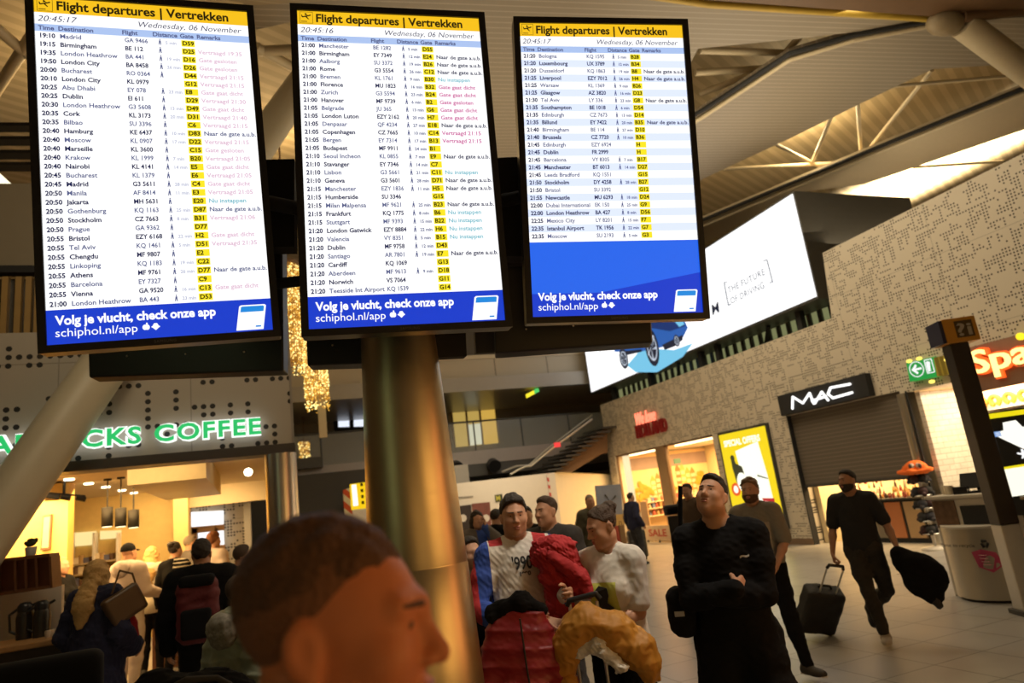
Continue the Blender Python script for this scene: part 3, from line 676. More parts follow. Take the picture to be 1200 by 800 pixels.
# ------------------------------------------------------------------ gallery at the far end
ZG = 3.75                      # gallery floor
m = MB(); zb = P(600, 580, 'y', MZ)[2]; zs = P(600, 553, 'y', MZ)[2]; zt = P(600, 536, 'y', MZ)[2] + .0
zrail = P(600, 490, 'y', MZ)[2]; zgl = P(600, 524, 'y', MZ)[2]
m.bb((-8, MZ, zs), (20, MZ + 10, zt)); struct(m.build('trim_17', DARK, recenter=False))
m = MB(); m.bb((-8, MZ - .05, zt - .1), (20, MZ + .1, zgl)); struct(m.build('trim_18', mat('mauve_panel', (.30, .27, .26), .45, vary=.05), recenter=False))
m = MB(); m.bb((-8, MZ + 4.2, zt), (20, MZ + 4.4, 11)); struct(m.build('wall_gallery', mat('gallery_wall', (.20, .165, .115), .6, vary=.08), recenter=False))
zc0, zc1, zc2 = P(600, 455, 'y', MZ - 1)[2], P(600, 436, 'y', MZ - 1)[2], P(600, 417, 'y', MZ - 1)[2]
m = MB(); m.bb((-8, MZ - 1, zc0), (20, MZ + 4.2, zc1 - .1)); struct(m.build('trim_19', mat('gallery_soffit', (.32, .29, .24), .35, vary=.05), recenter=False))
m = MB(); m.bb((-8, MZ - .75, zc1 - .1), (20, MZ - .55, zc2)); struct(m.build('trim_20', grid_mat('fascia_panel', (.40, .345, .25), (.12, .10, .07), 2.1, 3., .02, 0, 2, .5), recenter=False))
m = MB(); m.bb((-8, MZ - .8, zc2), (20, MZ - .5, zc2 + .14)); struct(m.build('trim_21', BEIGEM, recenter=False))
m = MB(); m.bb((-8, MZ + 3, zc2 + .14), (20, MZ + 3.2, ZD)); struct(m.build('wall_upper', mat('upper_wall', (.16, .14, .11), .6), recenter=False))
mb = MB(); a = P(560, 437, 'y', MZ - 1); b = P(700, 424, 'y', MZ - 1)
# spotlights recessed in the dark band under the gallery
for i, (x, y) in enumerate([(534, 546), (577, 543), (369, 562), (384, 561)]):
    p = P(x, y, 'y', MZ - .12); mb = MB(); mb.cyl(p, p + np.array([0, -.25, -.12]), .22, .24, 20)
    o = mb.build('spotlight', BLACK); tag(o, ['black round spotlight under the gallery just right of the steel column', 'black round spotlight under the gallery nearest the staircase rail', 'black round spotlight under the gallery, left of a pair', 'black round spotlight under the gallery, right of a pair'][i], 'spotlight', 'spotlights under the gallery')
# office window on the gallery, lit
t = empty('lit_office_window', P(573, 535, 'y', MZ + 4.2), 0, 'yellow lit glazed office front on the gallery beside the steel column', 'window')
wq = lambda x, y, d=0: P(x, y, 'y', MZ + 4.18 - d)
mb = MB(); mb.prism([wq(528, 473), wq(579, 467), wq(585, 519), wq(533, 524)], (0, -.06, 0)); mb.build('pane', glow('office_glow', (.62, .42, .10), .75), t, world=True)
mb = MB(); mb.prism([wq(561, 470, .07), wq(579, 468, .07), wq(584, 518, .07), wq(566, 521, .07)], (0, -.05, 0)); mb.build('door', glow('office_door', (.75, .46, .08), .8), t, world=True)
mb = MB(); mb.prism([wq(547, 498, .07), wq(563, 496, .07), wq(566, 520, .07), wq(550, 522, .07)], (0, -.05, 0)); mb.build('blind', glow('office_blind', (.85, .85, .62), .8), t, world=True)
mb = MB(); mb.prism([wq(529, 476, .07), wq(579, 469, .07), wq(579.6, 474, .07), wq(529.6, 481, .07)], (0, -.05, 0)); mb.build('lit_ceiling', glow('office_top', (.65, .36, .08), .9), t, world=True)
for i, (x, y) in enumerate([(531.5, 473.5), (567.5, 471), (558.5, 477), (549, 474)]):
    mb = MB(); p = wq(x, y, .15); mb.ball(p, (.10, .05, .07)); mb.build('downlight', glow('warm_bulb', (1, .86, .55), 2.), t, world=True)
mb = MB()
for x0, y0, x1, y1 in ((528, 473, 533, 524), (579, 467, 585, 519), (545, 471, 550, 522), (561, 470, 566, 521)): mb.cyl(wq(x0, y0, .1), wq(x1, y1, .1), .05, n=8)
mb.build('mullions', mat('brass_frame', (.35, .22, .07), .4), t, world=True)
# two bright panels behind glass further left
t = empty('bright_window_pair', P(412, 500, 'y', MZ + 4.1), 0, 'pair of bluish white lit panes on the gallery left of the steel column', 'window')
for x0, x1 in ((395, 410), (413, 432)):
    mb = MB(); mb.prism([wq(x0, 478), wq(x1, 477), wq(x1 + .6, 501), wq(x0 + .6, 502)], (0, -.06, 0)); mb.build('pane', glow('cool_pane', (.82, .88, 1), 1.05), t, world=True)
mb = MB()
for a, b in (((392, 468), (394, 503)), ((411.5, 467), (412, 502)), ((392, 476), (432, 474)), ((392, 503), (432, 502)), ((392, 468), (432, 466))): mb.cyl(wq(*a, .1), wq(*b, .1), .09, n=8)
mb.build('frame', BLACKM, t, world=True)
# gallery handrail with glass
t = empty('glass_balustrade', (8, MZ, zgl), 0, 'glass balustrade with thin dark rail along the gallery', 'railing')
mb = MB(); mb.cyl((-8, MZ, zrail), (12.2, MZ, zrail), .035, n=10); mb.build('handrail', DARK, t, world=True)
gm = bpy.data.materials.new('gallery_glass'); gm.use_nodes = True; gb = gm.node_tree.nodes['Principled BSDF']; gb.inputs['Base Color'].default_value = (.8, .85, .85, 1); gb.inputs['Alpha'].default_value = .12; gb.inputs['Roughness'].default_value = .05
xs = [P(x, 500, 'y', MZ)[0] for x in (330, 375, 523, 555, 611, 667, 720)]
for x0, x1 in zip(xs[:-1], xs[1:]):
    mb = MB(); mb.bb((x0 + .02, MZ - .01, zgl), (x1 - .02, MZ + .01, zrail - .03)); mb.build('glass_panel', gm, t, world=True)
for x0 in xs:
    mb = MB(); mb.cyl((x0, MZ, zgl), (x0, MZ, zrail), .03, n=8); mb.build('post', DARK, t, world=True)
for i, (x, y) in enumerate([(586, 455.5)]):
    p = P(x, y, 'y', MZ + 1.2); mb = MB(); mb.bb(p + np.array([-.35, -.25, -.06]), p + np.array([.35, .25, .0])); o = mb.build('ceiling_light', glow('soffit_light', (1, .93, .75), 2.)); tag(o, 'small white ceiling light over the gallery near the yellow sign', 'light')
# hanging gallery signs
t = empty('hanging_sign', P(626, 461, 'y', MZ - .6), 0, 'small yellow and green hanging sign over the gallery', 'sign'); hq = lambda x, y, d=.6: P(x, y, 'y', MZ - d)
mb = MB(); mb.prism([hq(617, 461.5), hq(625.5, 457), hq(626.5, 461.5), hq(618, 466)], (0, .1, 0)); mb.build('yellow_panel', glow('sign_yellow', (1, .82, .02), 1.1), t, world=True)
mb = MB(); mb.prism([hq(626.5, 456.5), hq(631, 454), hq(632, 458.5), hq(627.5, 461)], (0, .1, 0)); mb.build('green_panel', glow('sign_green', (.1, .7, .15), .9), t, world=True)
mb = MB(); mb.prism([hq(615, 450), hq(623, 448.5), hq(624, 455), hq(616, 457)], (0, .1, 0)); mb.build('bracket', mat('orange_box', (.5, .25, .04), .5), t, world=True)
# staircase up to the gallery
t = empty('staircase', P(660, 556, 'y', 21.), 0, 'dark staircase with pale handrails rising right to the gallery', 'staircase'); sq = lambda x, y, d=21.5: P(x, y, 'y', d)
mb = MB(); pts = [(652, 552), (705, 505), (712, 500), (712, 530), (705, 532), (655, 562)]; mb.prism([sq(x, y) for x, y in pts], (0, .18, 0)); mb.build('stringer', BROWNM, t, world=True)
for i in range(10):
    f = i / 9.; a = sq(640 + 62 * f, 552 - 48 * f, 22.); mb = MB(); mb.box(a, (.55, 1.6, .06)); mb.build('tread', DARK, t, world=True)
for d, e in ((21.4, 0), (23.2, 1)):
    mb = MB(); pr = [(585, 556), (596, 548), (607, 546.5), (617, 544.5), (648, 518), (696, 487)] if e else [(600, 553), (612, 549), (620, 546.5), (637, 528 + 16), (650, 529), (696, 490.5)]
    pr = [(588, 553), (600, 548), (606, 546), (620, 545), (640, 527), (694, 486)] if e else [(598, 556), (608, 550), (616, 546.5), (622, 546), (650, 523), (694, 491)]
    mb.tube([P(x, y, 'y', d) for x, y in pr], .035, 8); mb.build('handrail', mat('pale_rail', (.6, .56, .48), .35, .6), t, world=True)
mb = MB(); p = P(653, 521, 'y', 21.3); mb.box(p, (.22, .05, .16)); o = mb.build('red_sign', glow('red_panel', (1, .05, .05), 1.)); tag(o, 'tiny red lit sign beside the staircase handrail', 'sign')
# white hoarding below the gallery
HY = 20.5
ht = P(600, 559, 'y', HY)[2]
m = MB(); m.bb((2.5, HY, 0), (P(650, 556, 'y', HY)[0], HY + .15, ht)); o = m.build('hoarding', WHITE); tag(o, 'plain white temporary hoarding wall below the gallery', 'hoarding'); hoard = o
m = MB(); xr = P(650, 556, 'y', HY)[0]; m.prism([(xr, HY, 0), (xr, HY, ht), (xr + .2, HY, ht), (XW + 1, HY + 2.5, ht - .3), (XW + 1, HY + 2.5, 0)], (0, .15, 0)); o = m.build('hoarding', mat('lit_hoarding', (.66, .60, .47), .6, vary=.04)); tag(o, 'lit cream hoarding under the staircase beside the souvenir shop', 'hoarding')
hq = lambda x, y, d=.03: P(x, y, 'y', HY - d)
mb = MB(); mb.prism([hq(640.5, 555, .04), hq(642.5, 555, .04), hq(649.5, 603, .04), hq(647.5, 603, .04)], (0, .03, 0))
o = mb.build('warning_tape', striped('red_white_tape', (.45, .03, .02), (.6, .55, .5), .22, (.3, 0, .95), .5)); tag(o, 'red and white striped corner tape down the white hoarding', 'tape')
mb = MB(); mb.prism([hq(580, 580), hq(588.5, 578.5), hq(589.5, 586.5), hq(581, 588)], (0, .02, 0)); mb.m = 1
put_text(mb, 'M', hq(581.8, 586.6, .05), (1, 0, 0), (0, 0, 1), .22, fit=.13, valign='BOTTOM_BASELINE', offset=.004)
o = mb.build('restaurant_sign', [mat('sign_dark', (.03, .035, .02), .5), glow('sign_m', (.75, .55, .05), .6)]); tag(o, 'small dark square sign with a yellow M on the white hoarding', 'sign')
mb = MB()
for i in range(9): mb.prism([hq(537 + i * 2, 582 - i * .15), hq(538.3 + i * 2, 581.8 - i * .15), hq(538.3 + i * 2, 583.8 - i * .15), hq(537 + i * 2, 584 - i * .15)], (0, .01, 0))
o = mb.build('lettering', mat('grey_letter', (.16, .14, .12), .6)); tag(o, 'faint grey lettering strip on the white hoarding beside the steel column', 'lettering')
for i, (a, b, c, d, col) in enumerate([(535, 552, 593, 640, (.03, .02, .018)), (553, 574, 590, 640, (.16, .05, .04))]):
    mb = MB(); mb.prism([hq(a, c), hq(b, c - 2), hq(b + 4, d), hq(a + 4, d)], (0, .02, 0)); mb.m = 1; p = hq((a + b) / 2 - (1 if i == 0 else -6), 607); mb.cyl(p, p + np.array([0, -.02, 0]), .11, n=20)
    o = mb.build('poster', [mat('poster_%d' % i, col, .5, vary=.5, scale=4), mat('poster_white', (.6, .55, .5), .5)]); tag(o, ['dark poster with a white disc on the hoarding by the steel column', 'dark red poster with a white disc behind the woman in the grey coat'][i], 'poster')
def lin1(c):
    c /= 255.; return c / 12.92 if c <= .04045 else ((c + .055) / 1.055) ** 2.4
def srgb(r, g, b): return (lin1(r), lin1(g), lin1(b))
EX, EY, EZ = np.eye(3)
# ------------------------------------------------------------------ flight screens
S_WHITE = glow('screen_white', (1, 1, 1), 1.12); S_PALE = glow('screen_pale', srgb(222, 232, 255), 1.08); S_HEADROW = glow('screen_heading', srgb(176, 200, 244), 1.)
S_YEL = glow('screen_yellow', srgb(250, 196, 30), 1.0); S_TAG = glow('screen_gate_yellow', srgb(255, 235, 40), 1.0, sample=False); S_TXTW = glow('screen_text_white', (1, 1, 1), 1.1, sample=False)
S_B1 = glow('screen_blue', srgb(22, 62, 205), 1.); S_B2 = glow('screen_light_blue', srgb(38, 104, 238), 1.); S_APP = glow('app_blue', srgb(30, 140, 225), 1., sample=False)
T_NAVY = glow('text_navy', srgb(24, 32, 80), 1., False); T_GREY = glow('text_grey', srgb(88, 96, 140), 1., False); T_PALE = glow('text_pale', srgb(188, 192, 214), 1., False)
T_MAG = glow('text_magenta', srgb(205, 95, 160), 1., False); T_TEAL = glow('text_teal', srgb(120, 190, 205), 1., False); T_BLK = glow('text_black', srgb(38, 30, 8), 1., False); T_PINK = glow('text_pink', srgb(225, 190, 212), 1., False)
G, N_, I_, C_, V_ = 'Gate gaat dicht', 'Naar de gate a.u.b.', 'Nu instappen', 'Gate gesloten', 'Vertraagd '
R1 = [('19:10', 'Madrid', 'GA 9466', 'D59', ''), ('19:15', 'Birmingham', 'BE 112', 'D25', V_ + '19:35'), ('19:35', 'London Heathrow', 'BA 441', 'D16', C_), ('19:50', 'London City', 'BA 8458', 'D26', C_),
      ('20:00', 'Bucharest', 'RO 0364', 'D44', V_ + '21:15'), ('20:10', 'London City', 'KL 0979', 'G12', V_ + '21:15'), ('20:25', 'Abu Dhabi', 'EY 078', 'E8', G), ('20:25', 'Dublin', 'EI 611', 'D29', V_ + '21:30'),
      ('20:30', 'London Heathrow', 'G3 5608', 'D49', G), ('20:35', 'Cork', 'KL 3173', 'D31', V_ + '21:40'), ('20:35', 'Bilbao', 'SU 3396', 'C6', V_ + '21:15'), ('20:40', 'Hamburg', 'KE 6437', 'D83', N_),
      ('20:40', 'Moscow', 'KL 0907', 'D22', V_ + '21:15'), ('20:40', 'Marseille', 'KL 3600', 'C15', C_), ('20:40', 'Krakow', 'KL 1999', 'B20', V_ + '21:05'), ('20:40', 'Nairobi', 'KL 4141', 'E5', G),
      ('20:45', 'Bucharest', 'KL 1379', 'E6', V_ + '21:05'), ('20:45', 'Madrid', 'G3 5611', 'C4', G), ('20:50', 'Manila', 'AF 8414', 'E3', V_ + '21:05'), ('20:50', 'Jakarta', 'MH 5631', 'E20', I_),
      ('20:50', 'Gothenburg', 'KQ 1163', 'D87', N_), ('20:50', 'Stockholm', 'CZ 7663', 'B31', V_ + '21:06'), ('20:50', 'Prague', 'GA 9362', 'D77', ''), ('20:55', 'Bristol', 'EZY 6168', 'H2', G),
      ('20:55', 'Tel Aviv', 'KQ 1461', 'D51', V_ + '21:35'), ('20:55', 'Chengdu', 'MF 9807', 'E2', ''), ('20:55', 'Linkoping', 'KQ 1183', 'C22', ''), ('20:55', 'Athens', 'MF 9761', 'D77', N_),
      ('20:55', 'Barcelona', 'EY 7327', 'C9', ''), ('20:55', 'Vienna', 'GA 9520', 'C13', G), ('21:00', 'London Heathrow', 'BA 443', 'D53', '')]
R2 = [('21:00', 'Manchester', 'BE 1282', 'D55', ''), ('21:00', 'Birmingham', 'EY 7349', 'E24', N_), ('21:00', 'Aalborg', 'SU 3372', 'B26', N_), ('21:00', 'Rome', 'G3 5554', 'C12', N_), ('21:00', 'Bremen', 'KL 1761', 'B30', I_),
      ('21:00', 'Florence', 'MU 1823', 'B32', G), ('21:00', 'Zurich', 'G3 5594', 'B24', G), ('21:00', 'Hanover', 'MF 9739', 'B2', C_), ('21:05', 'Belgrade', 'JU 365', 'G6', G), ('21:05', 'London Luton', 'EZY 2162', 'H7', G),
      ('21:05', 'Denpasar', 'QF 4234', 'E18', N_), ('21:05', 'Copenhagen', 'CZ 7665', 'C14', V_ + '21:15'), ('21:05', 'Bergen', 'EY 7314', 'B13', V_ + '21:15'), ('21:05', 'Budapest', 'MF 9911', 'B1', ''),
      ('21:10', 'Seoul Incheon', 'KL 0855', 'E9', N_), ('21:10', 'Stavanger', 'EY 7346', 'C7', ''), ('21:10', 'Lisbon', 'G3 5661', 'C11', I_), ('21:10', 'Geneva', 'G3 5601', 'D71', N_), ('21:15', 'Manchester', 'EZY 1836', 'H5', N_),
      ('21:15', 'Humberside', 'SU 3346', 'G15', ''), ('21:15', 'Milan Malpensa', 'MF 9621', 'B23', N_), ('21:15', 'Frankfurt', 'KQ 1775', 'B6', I_), ('21:15', 'Stuttgart', 'MF 9393', 'B22', I_), ('21:20', 'London Gatwick', 'EZY 8884', 'H6', I_),
      ('21:20', 'Valencia', 'VY 8351', 'B15', I_), ('21:20', 'Dublin', 'MF 9758', 'D43', ''), ('21:20', 'Santiago', 'AR 7801', 'E7', N_), ('21:20', 'Cardiff', 'KQ 1069', 'G13', ''), ('21:20', 'Aberdeen', 'MF 9613', 'D18', ''),
      ('21:20', 'Norwich', 'VS 7064', 'G11', ''), ('21:20', 'Teesside Int Airport', 'KQ 1539', 'G14', '')]
R3 = [('21:20', 'Bologna', 'KQ 1595', 'B28', ''), ('21:20', 'Luxembourg', 'UX 3789', 'B34', ''), ('21:20', 'Dusseldorf', 'KQ 1863', 'B8', N_), ('21:25', 'Liverpool', 'EZY 7012', 'H4', N_), ('21:25', 'Warsaw', 'KL 1369', 'B26', ''),
      ('21:25', 'Glasgow', 'AZ 3820', 'D23', ''), ('21:30', 'Tel Aviv', 'LY 336', 'G8', N_), ('21:35', 'Southampton', 'BE 1018', 'D54', ''), ('21:35', 'Edinburgh', 'CZ 7673', 'D14', ''), ('21:35', 'Billund', 'EY 7422', 'B35', N_),
      ('21:40', 'Birmingham', 'BE 114', 'D10', ''), ('21:40', 'Brussels', 'CZ 7720', 'B36', ''), ('21:45', 'Edinburgh', 'EZY 6924', 'H', ''), ('21:45', 'Dublin', 'FR 2999', 'H', ''), ('21:45', 'Barcelona', 'VY 8305', 'B17', ''),
      ('21:45', 'Manchester', 'BT 6013', 'D27', ''), ('21:45', 'Leeds Bradford', 'KQ 1551', 'G15', ''), ('21:50', 'Stockholm', 'DY 4258', 'B27', ''), ('21:50', 'Bristol', 'SU 3392', 'G12', ''), ('21:55', 'Newcastle', 'MU 6293', 'D24', ''),
      ('22:00', 'Dubai International', 'EK 150', 'G9', ''), ('22:00', 'London Heathrow', 'BA 427', 'D56', ''), ('22:25', 'Mexico City', 'LY 8201', 'F7', ''), ('22:35', 'Istanbul Airport', 'TK 1956', 'G7', ''), ('22:35', 'Moscow', 'SU 2193', 'G3', '')]
TW, THT = .81, 1.44
def flight_screen(o, yaw, pit, rol, rows, clock, label, blue_from, stripes, overexposed):
    yaw, pit, rol = (math.radians(a) for a in (yaw, pit, rol))
    r = np.array([math.cos(yaw), math.sin(yaw), 0]); n = np.array([math.sin(yaw), -math.cos(yaw), 0]); u = EZ
    n2 = n * math.cos(pit) - u * math.sin(pit); u2 = u * math.cos(pit) + n * math.sin(pit)
    r3 = r * math.cos(rol) + u2 * math.sin(rol); u3 = -r * math.sin(rol) + u2 * math.cos(rol)
    t = empty('flight_screen', o, 0, label, 'screen', 'flight departure screens')
    t.rotation_euler = Matrix((r3, u3, n2)).transposed().to_euler()
    X = lambda f: (f - .5) * TW
    Y = lambda f: (.5 - f) * THT
    b = .030; ins = 0.012
    mb = MB(); mb.bb((-TW / 2 - b, -THT / 2 - b, -.085), (TW / 2 + b, THT / 2 + b, -.004)); mb.build('casing', BLACK, t, bevel=.006)
    mb = MB()
    for a, c in (((-TW / 2 - b, THT / 2), (TW / 2 + b, THT / 2 + b)), ((-TW / 2 - b, -THT / 2 - b), (TW / 2 + b, -THT / 2)), ((-TW / 2 - b, -THT / 2), (-TW / 2, THT / 2)), ((TW / 2, -THT / 2), (TW / 2 + b, THT / 2))):
        mb.bb((*a, -.01), (*c, .010))
    bz = mb.build('bezel', BLACK, t)
    mb = MB(); put_text(mb, 'SAMSUNG', (0, -THT / 2 - b * .68, .0108), EX, EY, .016, align='CENTER', valign='BOTTOM_BASELINE', width=1.15); mb.build('maker_name', mat('bezel_letter', (.12, .12, .12), .4), bz)
    def rect(mb, x0, x1, y0, y1, z, mi): mb.m = mi; mb.add([(X(x0), Y(y1), z), (X(x1), Y(y1), z), (X(x1), Y(y0), z), (X(x0), Y(y0), z)], [(0, 1, 2, 3)])
    mb = MB(); rect(mb, 0, 1, 0, .046, .001, 1); rect(mb, 0, 1, .046, .081, .001, 0); rect(mb, 0, 1, .081, .1035, .001, 2); rect(mb, 0, 1, .1035, blue_from, .001, 0); rect(mb, 0, 1, blue_from, 1, .001, 4)
    pitch = (.903 - .1035) / 31
    if stripes:
        for i in range(1, len(rows), 2): rect(mb, 0, 1, .1035 + i * pitch, .1035 + (i + 1) * pitch, .0013, 3)
    if blue_from < .8:
        mb.m = 5; mb.add([(X(0), Y(.925), .0016), (X(.40), Y(.925), .0016), (X(1), Y(.865), .0016), (X(1), Y(blue_from), .0016), (X(0), Y(blue_from), .0016)], [(0, 1, 2, 3, 4)])
    scr = mb.build('display', [S_WHITE, S_YEL, S_HEADROW, S_PALE, S_B1, S_B2], t)
    # gate tags
    mb = MB()
    for i, rw in enumerate(rows):
        y0 = .1035 + i * pitch; mb.m = 0; rect(mb, .662, .727, y0 + pitch * .13, y0 + pitch * .92, .0022, 0)
    mb.build('gate_tags', S_TAG, scr)
    # lettering
    def put(name, txt, x, y, size, m_, sx=.84, **kw):
        mb = MB(); put_text(mb, txt, (X(x), Y(y), .0030), EX, EY, size, sx=sx, **kw)
        if mb.f: mb.build(name, m_, scr)
    put('heading', 'Flight departures | Vertrekken', .098, .0365, .056, T_BLK, fit=.805 * TW / .84, offset=.0016, valign='BOTTOM_BASELINE')
    put('clock', clock, .012, .073, .036, T_NAVY, shear=.25, fit=.175 * TW / .84, valign='BOTTOM_BASELINE')
    put('date', 'Wednesday, 06 November', .465, .073, .036, T_NAVY, shear=.25, fit=.50 * TW / .84, valign='BOTTOM_BASELINE')
    for s_, x in (('Time', .014), ('Destination', .10), ('Flight', .385), ('Distance', .527), ('Gate', .657), ('Remarks', .738)):
        put('column_heading', s_, x, .0995, .0265, T_GREY, sx=1.02, offset=.0008, valign='BOTTOM_BASELINE')
    dy = pitch * THT
    def column(name, items, x, size, m_, sx=.84, **kw):
        mb = MB()
        for i, s_ in enumerate(items):
            if s_: put_text(mb, s_, (X(x), Y(.1035 + (i + .76) * pitch), .0030), EX, EY, size, sx=sx, valign='BOTTOM_BASELINE', res=2, **kw)
        if mb.f: mb.build(name, m_, scr)
    sel = lambda col, par: [rw[col] if i % 2 == par else '' for i, rw in enumerate(rows)]
    column('times', [rw[0] for rw in rows], .016, .0275, T_NAVY, offset=.0010, sx=.94)
    dk = T_NAVY
    lt = T_GREY
    for par in (0, 1):
        m_ = (lt, dk)[par]
        column('destinations', sel(1, par), .106, .0272, m_, sx=1.0, offset=.0008 if par else .0006); column('flights', sel(2, par), .395, .0272, m_, sx=.88, offset=.0008 if par else .0006)
    column('gates', [rw[3] for rw in rows], .667, .0265, T_BLK, offset=.0009, sx=.98)
    for kind, m_ in ((N_, T_NAVY if not overexposed else T_GREY), (I_, T_TEAL), (G, T_MAG if not overexposed else T_PINK), (C_, T_MAG if not overexposed else T_PINK), (V_, T_MAG if not overexposed else T_PINK)):  # first screen's overexposure is put into paler text colours
        column('remarks', [rw[4] if rw[4].startswith(kind) else '' for rw in rows], .740, .0262, m_, sx=1.04, offset=.0006)
    mb = MB()                                                  # little walking figures and walking times
    for i, rw in enumerate(rows):
        if rw[3] in ('H', 'G15', 'G12', 'G13', 'G11', 'G14'): continue
        x, y = X(.560), Y(.1035 + (i + .5) * pitch); h = dy * .36
        mb.add([(x - .002, y + h, .003), (x + .002, y + h, .003), (x + .002, y + h * .6, .003), (x - .002, y + h * .6, .003)], [(3, 2, 1, 0)])
        mb.add([(x - .003, y + h * .5, .003), (x + .003, y + h * .5, .003), (x + .005, y - h, .003), (x + .001, y - h, .003), (x, y - h * .2, .003), (x - .003, y - h, .003), (x - .006, y - h, .003)], [(6, 5, 4, 3, 2, 1, 0)])
    mb.build('walking_symbols', T_GREY, scr)
    wt = ['%d min' % (5 + (i * 7) % 24) if rw[3] not in ('H', 'G15', 'G12', 'G13', 'G11', 'G14') and not (overexposed and i % 3 == 1) else '' for i, rw in enumerate(rows)]
    column('walking_times', wt, .586, .020, T_PALE if overexposed else T_GREY, sx=.95, offset=.0006)
    # header symbol
    mb = MB(); sq = lambda pts: mb.add([(X(.012) + a * .056, Y(.0425) + c * .056, .003) for a, c in pts], [tuple(range(len(pts)))])
    for pts in ([(0, 0), (1, 0), (1, .03), (0, .03)], [(0, 0), (.03, 0), (.03, 1), (0, 1)], [(.97, 0), (1, 0), (1, 1), (.97, 1)], [(0, .97), (1, .97), (1, 1), (0, 1)], [(.1, .13), (.55, .13), (.55, .19), (.1, .19)],
                [(.16, .52), (.25, .50), (.82, .66), (.88, .73), (.80, .78), (.72, .74), (.24, .60)], [(.42, .57), (.54, .60), (.72, .36), (.64, .35)], [(.40, .70), (.52, .72), (.62, .70), (.46, .90), (.40, .88)], [(.16, .52), (.26, .56), (.18, .74), (.12, .72)]): sq(pts)
    mb.build('departure_symbol', T_BLK, scr)
    # footer
    put('footer_slogan', 'Volg je vlucht, check onze app', .035, .9465, .05, S_TXTW, fit=.70 * TW / .84, offset=.0016, valign='BOTTOM_BASELINE')
    put('footer_address', 'schiphol.nl/app', .035, .979, .046, S_TXTW, fit=.345 * TW / .84, valign='BOTTOM_BASELINE')
    mb = MB(); ax, ay = X(.418), Y(.968); disc = lambda cx, cy, r_, k=14, ry_=None: mb.add([(cx + r_ * math.cos(2 * pi * j / k), cy + (ry_ or r_) * math.sin(2 * pi * j / k), .003) for j in range(k)], [tuple(range(k))])
    disc(ax - .004, ay, .0095, ry_=.011); disc(ax + .004, ay, .0088, ry_=.011); disc(ax + .003, ay + .0145, .0035, 8, .0045)
    disc(ax + .034, ay + .005, .0105, 6); disc(ax + .034, ay - .003, .0115, 4); disc(ax + .022, ay, .0035, 8); disc(ax + .046, ay, .0035, 8); mb.build('app_symbols', S_TXTW, scr)
    mb = MB(); ph = lambda pts, z, mi: (setattr(mb, 'm', mi), mb.add([(X(.955) + a * .105 + c * .018, Y(.995) + c * .105, z) for a, c in pts], [tuple(range(len(pts)))]))
    ph([(-1, 0), (.0, 0), (0, .95), (-.06, 1), (-.94, 1), (-1, .95)], .0026, 0); ph([(-.93, .72), (-.07, .72), (-.07, .92), (-.12, .95), (-.88, .95), (-.93, .92)], .0030, 1); ph([(-.3, .1), (-.1, .1), (-.1, .16), (-.3, .16)], .0030, 1)
    mb.build('phone_picture', [S_TXTW, S_APP], scr)
    return t
flight_screen((-.340, 2.861, 3.319), -2.486, 5.369, 1.944, R1, '20:45:17', 'leftmost of the three flight screens, listing departures from 19:10 to 21:00', .9055, False, True)
flight_screen((.635, 2.660, 3.284), -9.345, 3.511, -1.363, R2, '20:45:16', 'middle flight screen above the steel column, listing departures from 21:00 to 21:20', .9055, False, False)
flight_screen((1.636, 2.584, 3.294), -15.468, 7.13, -4.075, R3, '20:45:17', 'rightmost flight screen with a large blue area under its last flights', .755, True, False)
# black frame and the backs of the screens that face the other way
t = empty('screen_frame', (.71, 3.36, 2.62), 0, 'black steel frame that carries the flight screens on the column', 'frame')
fq = lambda x, y, d=3.5: D(x, y, d)
mb = MB(); mb.prism([fq(200, 190), fq(345, 186), fq(345, 289), fq(200, 292)], (0.02, .10, 0)); mb.build('cross_beam', BLACKM, t, world=True)
mb = MB(); mb.prism([fq(500, 189), fq(640, 182), fq(640, 300), fq(500, 300)], (0.02, .10, 0)); mb.build('cross_beam', BLACKM, t, world=True)
def back_display(px, d, label):
    t = empty('rear_display', D((px[0][0] + px[2][0]) / 2, max(p[1] for p in px), d), 0, label, 'screen', 'black backs of the screens facing away')
    mb = MB(); pts = [D(x, y, d) for x, y in px]; mb.prism(pts, (.03, .09, -.01)); mb.build('casing', BLACK, t, world=True, bevel=.008)
    a = [lin(lin(pts[0], pts[1], u), lin(pts[3], pts[2], u), v) for u, v in ((.25, .3), (.75, .3), (.75, .7), (.25, .7))]
    mb = MB(); mb.prism([p + np.array([0, -.02, 0]) for p in a], (.0, .03, 0)); mb.build('mount_plate', DARK, t, world=True, bevel=.004)
    mb = MB()
    for u in (.2, .5, .8):
        p = lin(lin(pts[0], pts[1], u), lin(pts[3], pts[2], u), .88); mb.ball(p + np.array([0, -.004, 0]), (.006, .006, .006), 8, 5)
    mb.build('screws', STEEL, t, world=True)
back_display([(98, 250), (330, 240), (332, 434), (104, 442)], 3.62, 'black back of a screen below the leftmost flight screen')
back_display([(352, 240), (506, 240), (512, 423), (360, 428)], 3.66, 'black back of a screen low behind the middle flight screen')
back_display([(574, 200), (752, 190), (765, 401), (580, 414)], 3.75, 'black back of a screen below the rightmost flight screen')
mb = MB()
for e_ in ((-.34, 2.96, 3.30), (.64, 2.76, 3.28), (1.62, 2.70, 3.28)): mb.cyl((.71, 3.36, 3.30), e_, .035, n=10)
for px_, d_ in (((216, 345), 3.62), ((432, 330), 3.66), ((668, 302), 3.75)): mb.cyl((.71, 3.36, 3.05), D(*px_, d_ - .03), .03, n=10)
mb.build('arms', BLACKM, t, world=True)
mb = MB(); mb.prism([fq(505, 370, 3.6), fq(545, 370, 3.6), fq(547, 417, 3.6), fq(507, 419, 3.6)], (0, .06, 0)); mb.build('junction_box', BLACKM, t, world=True)
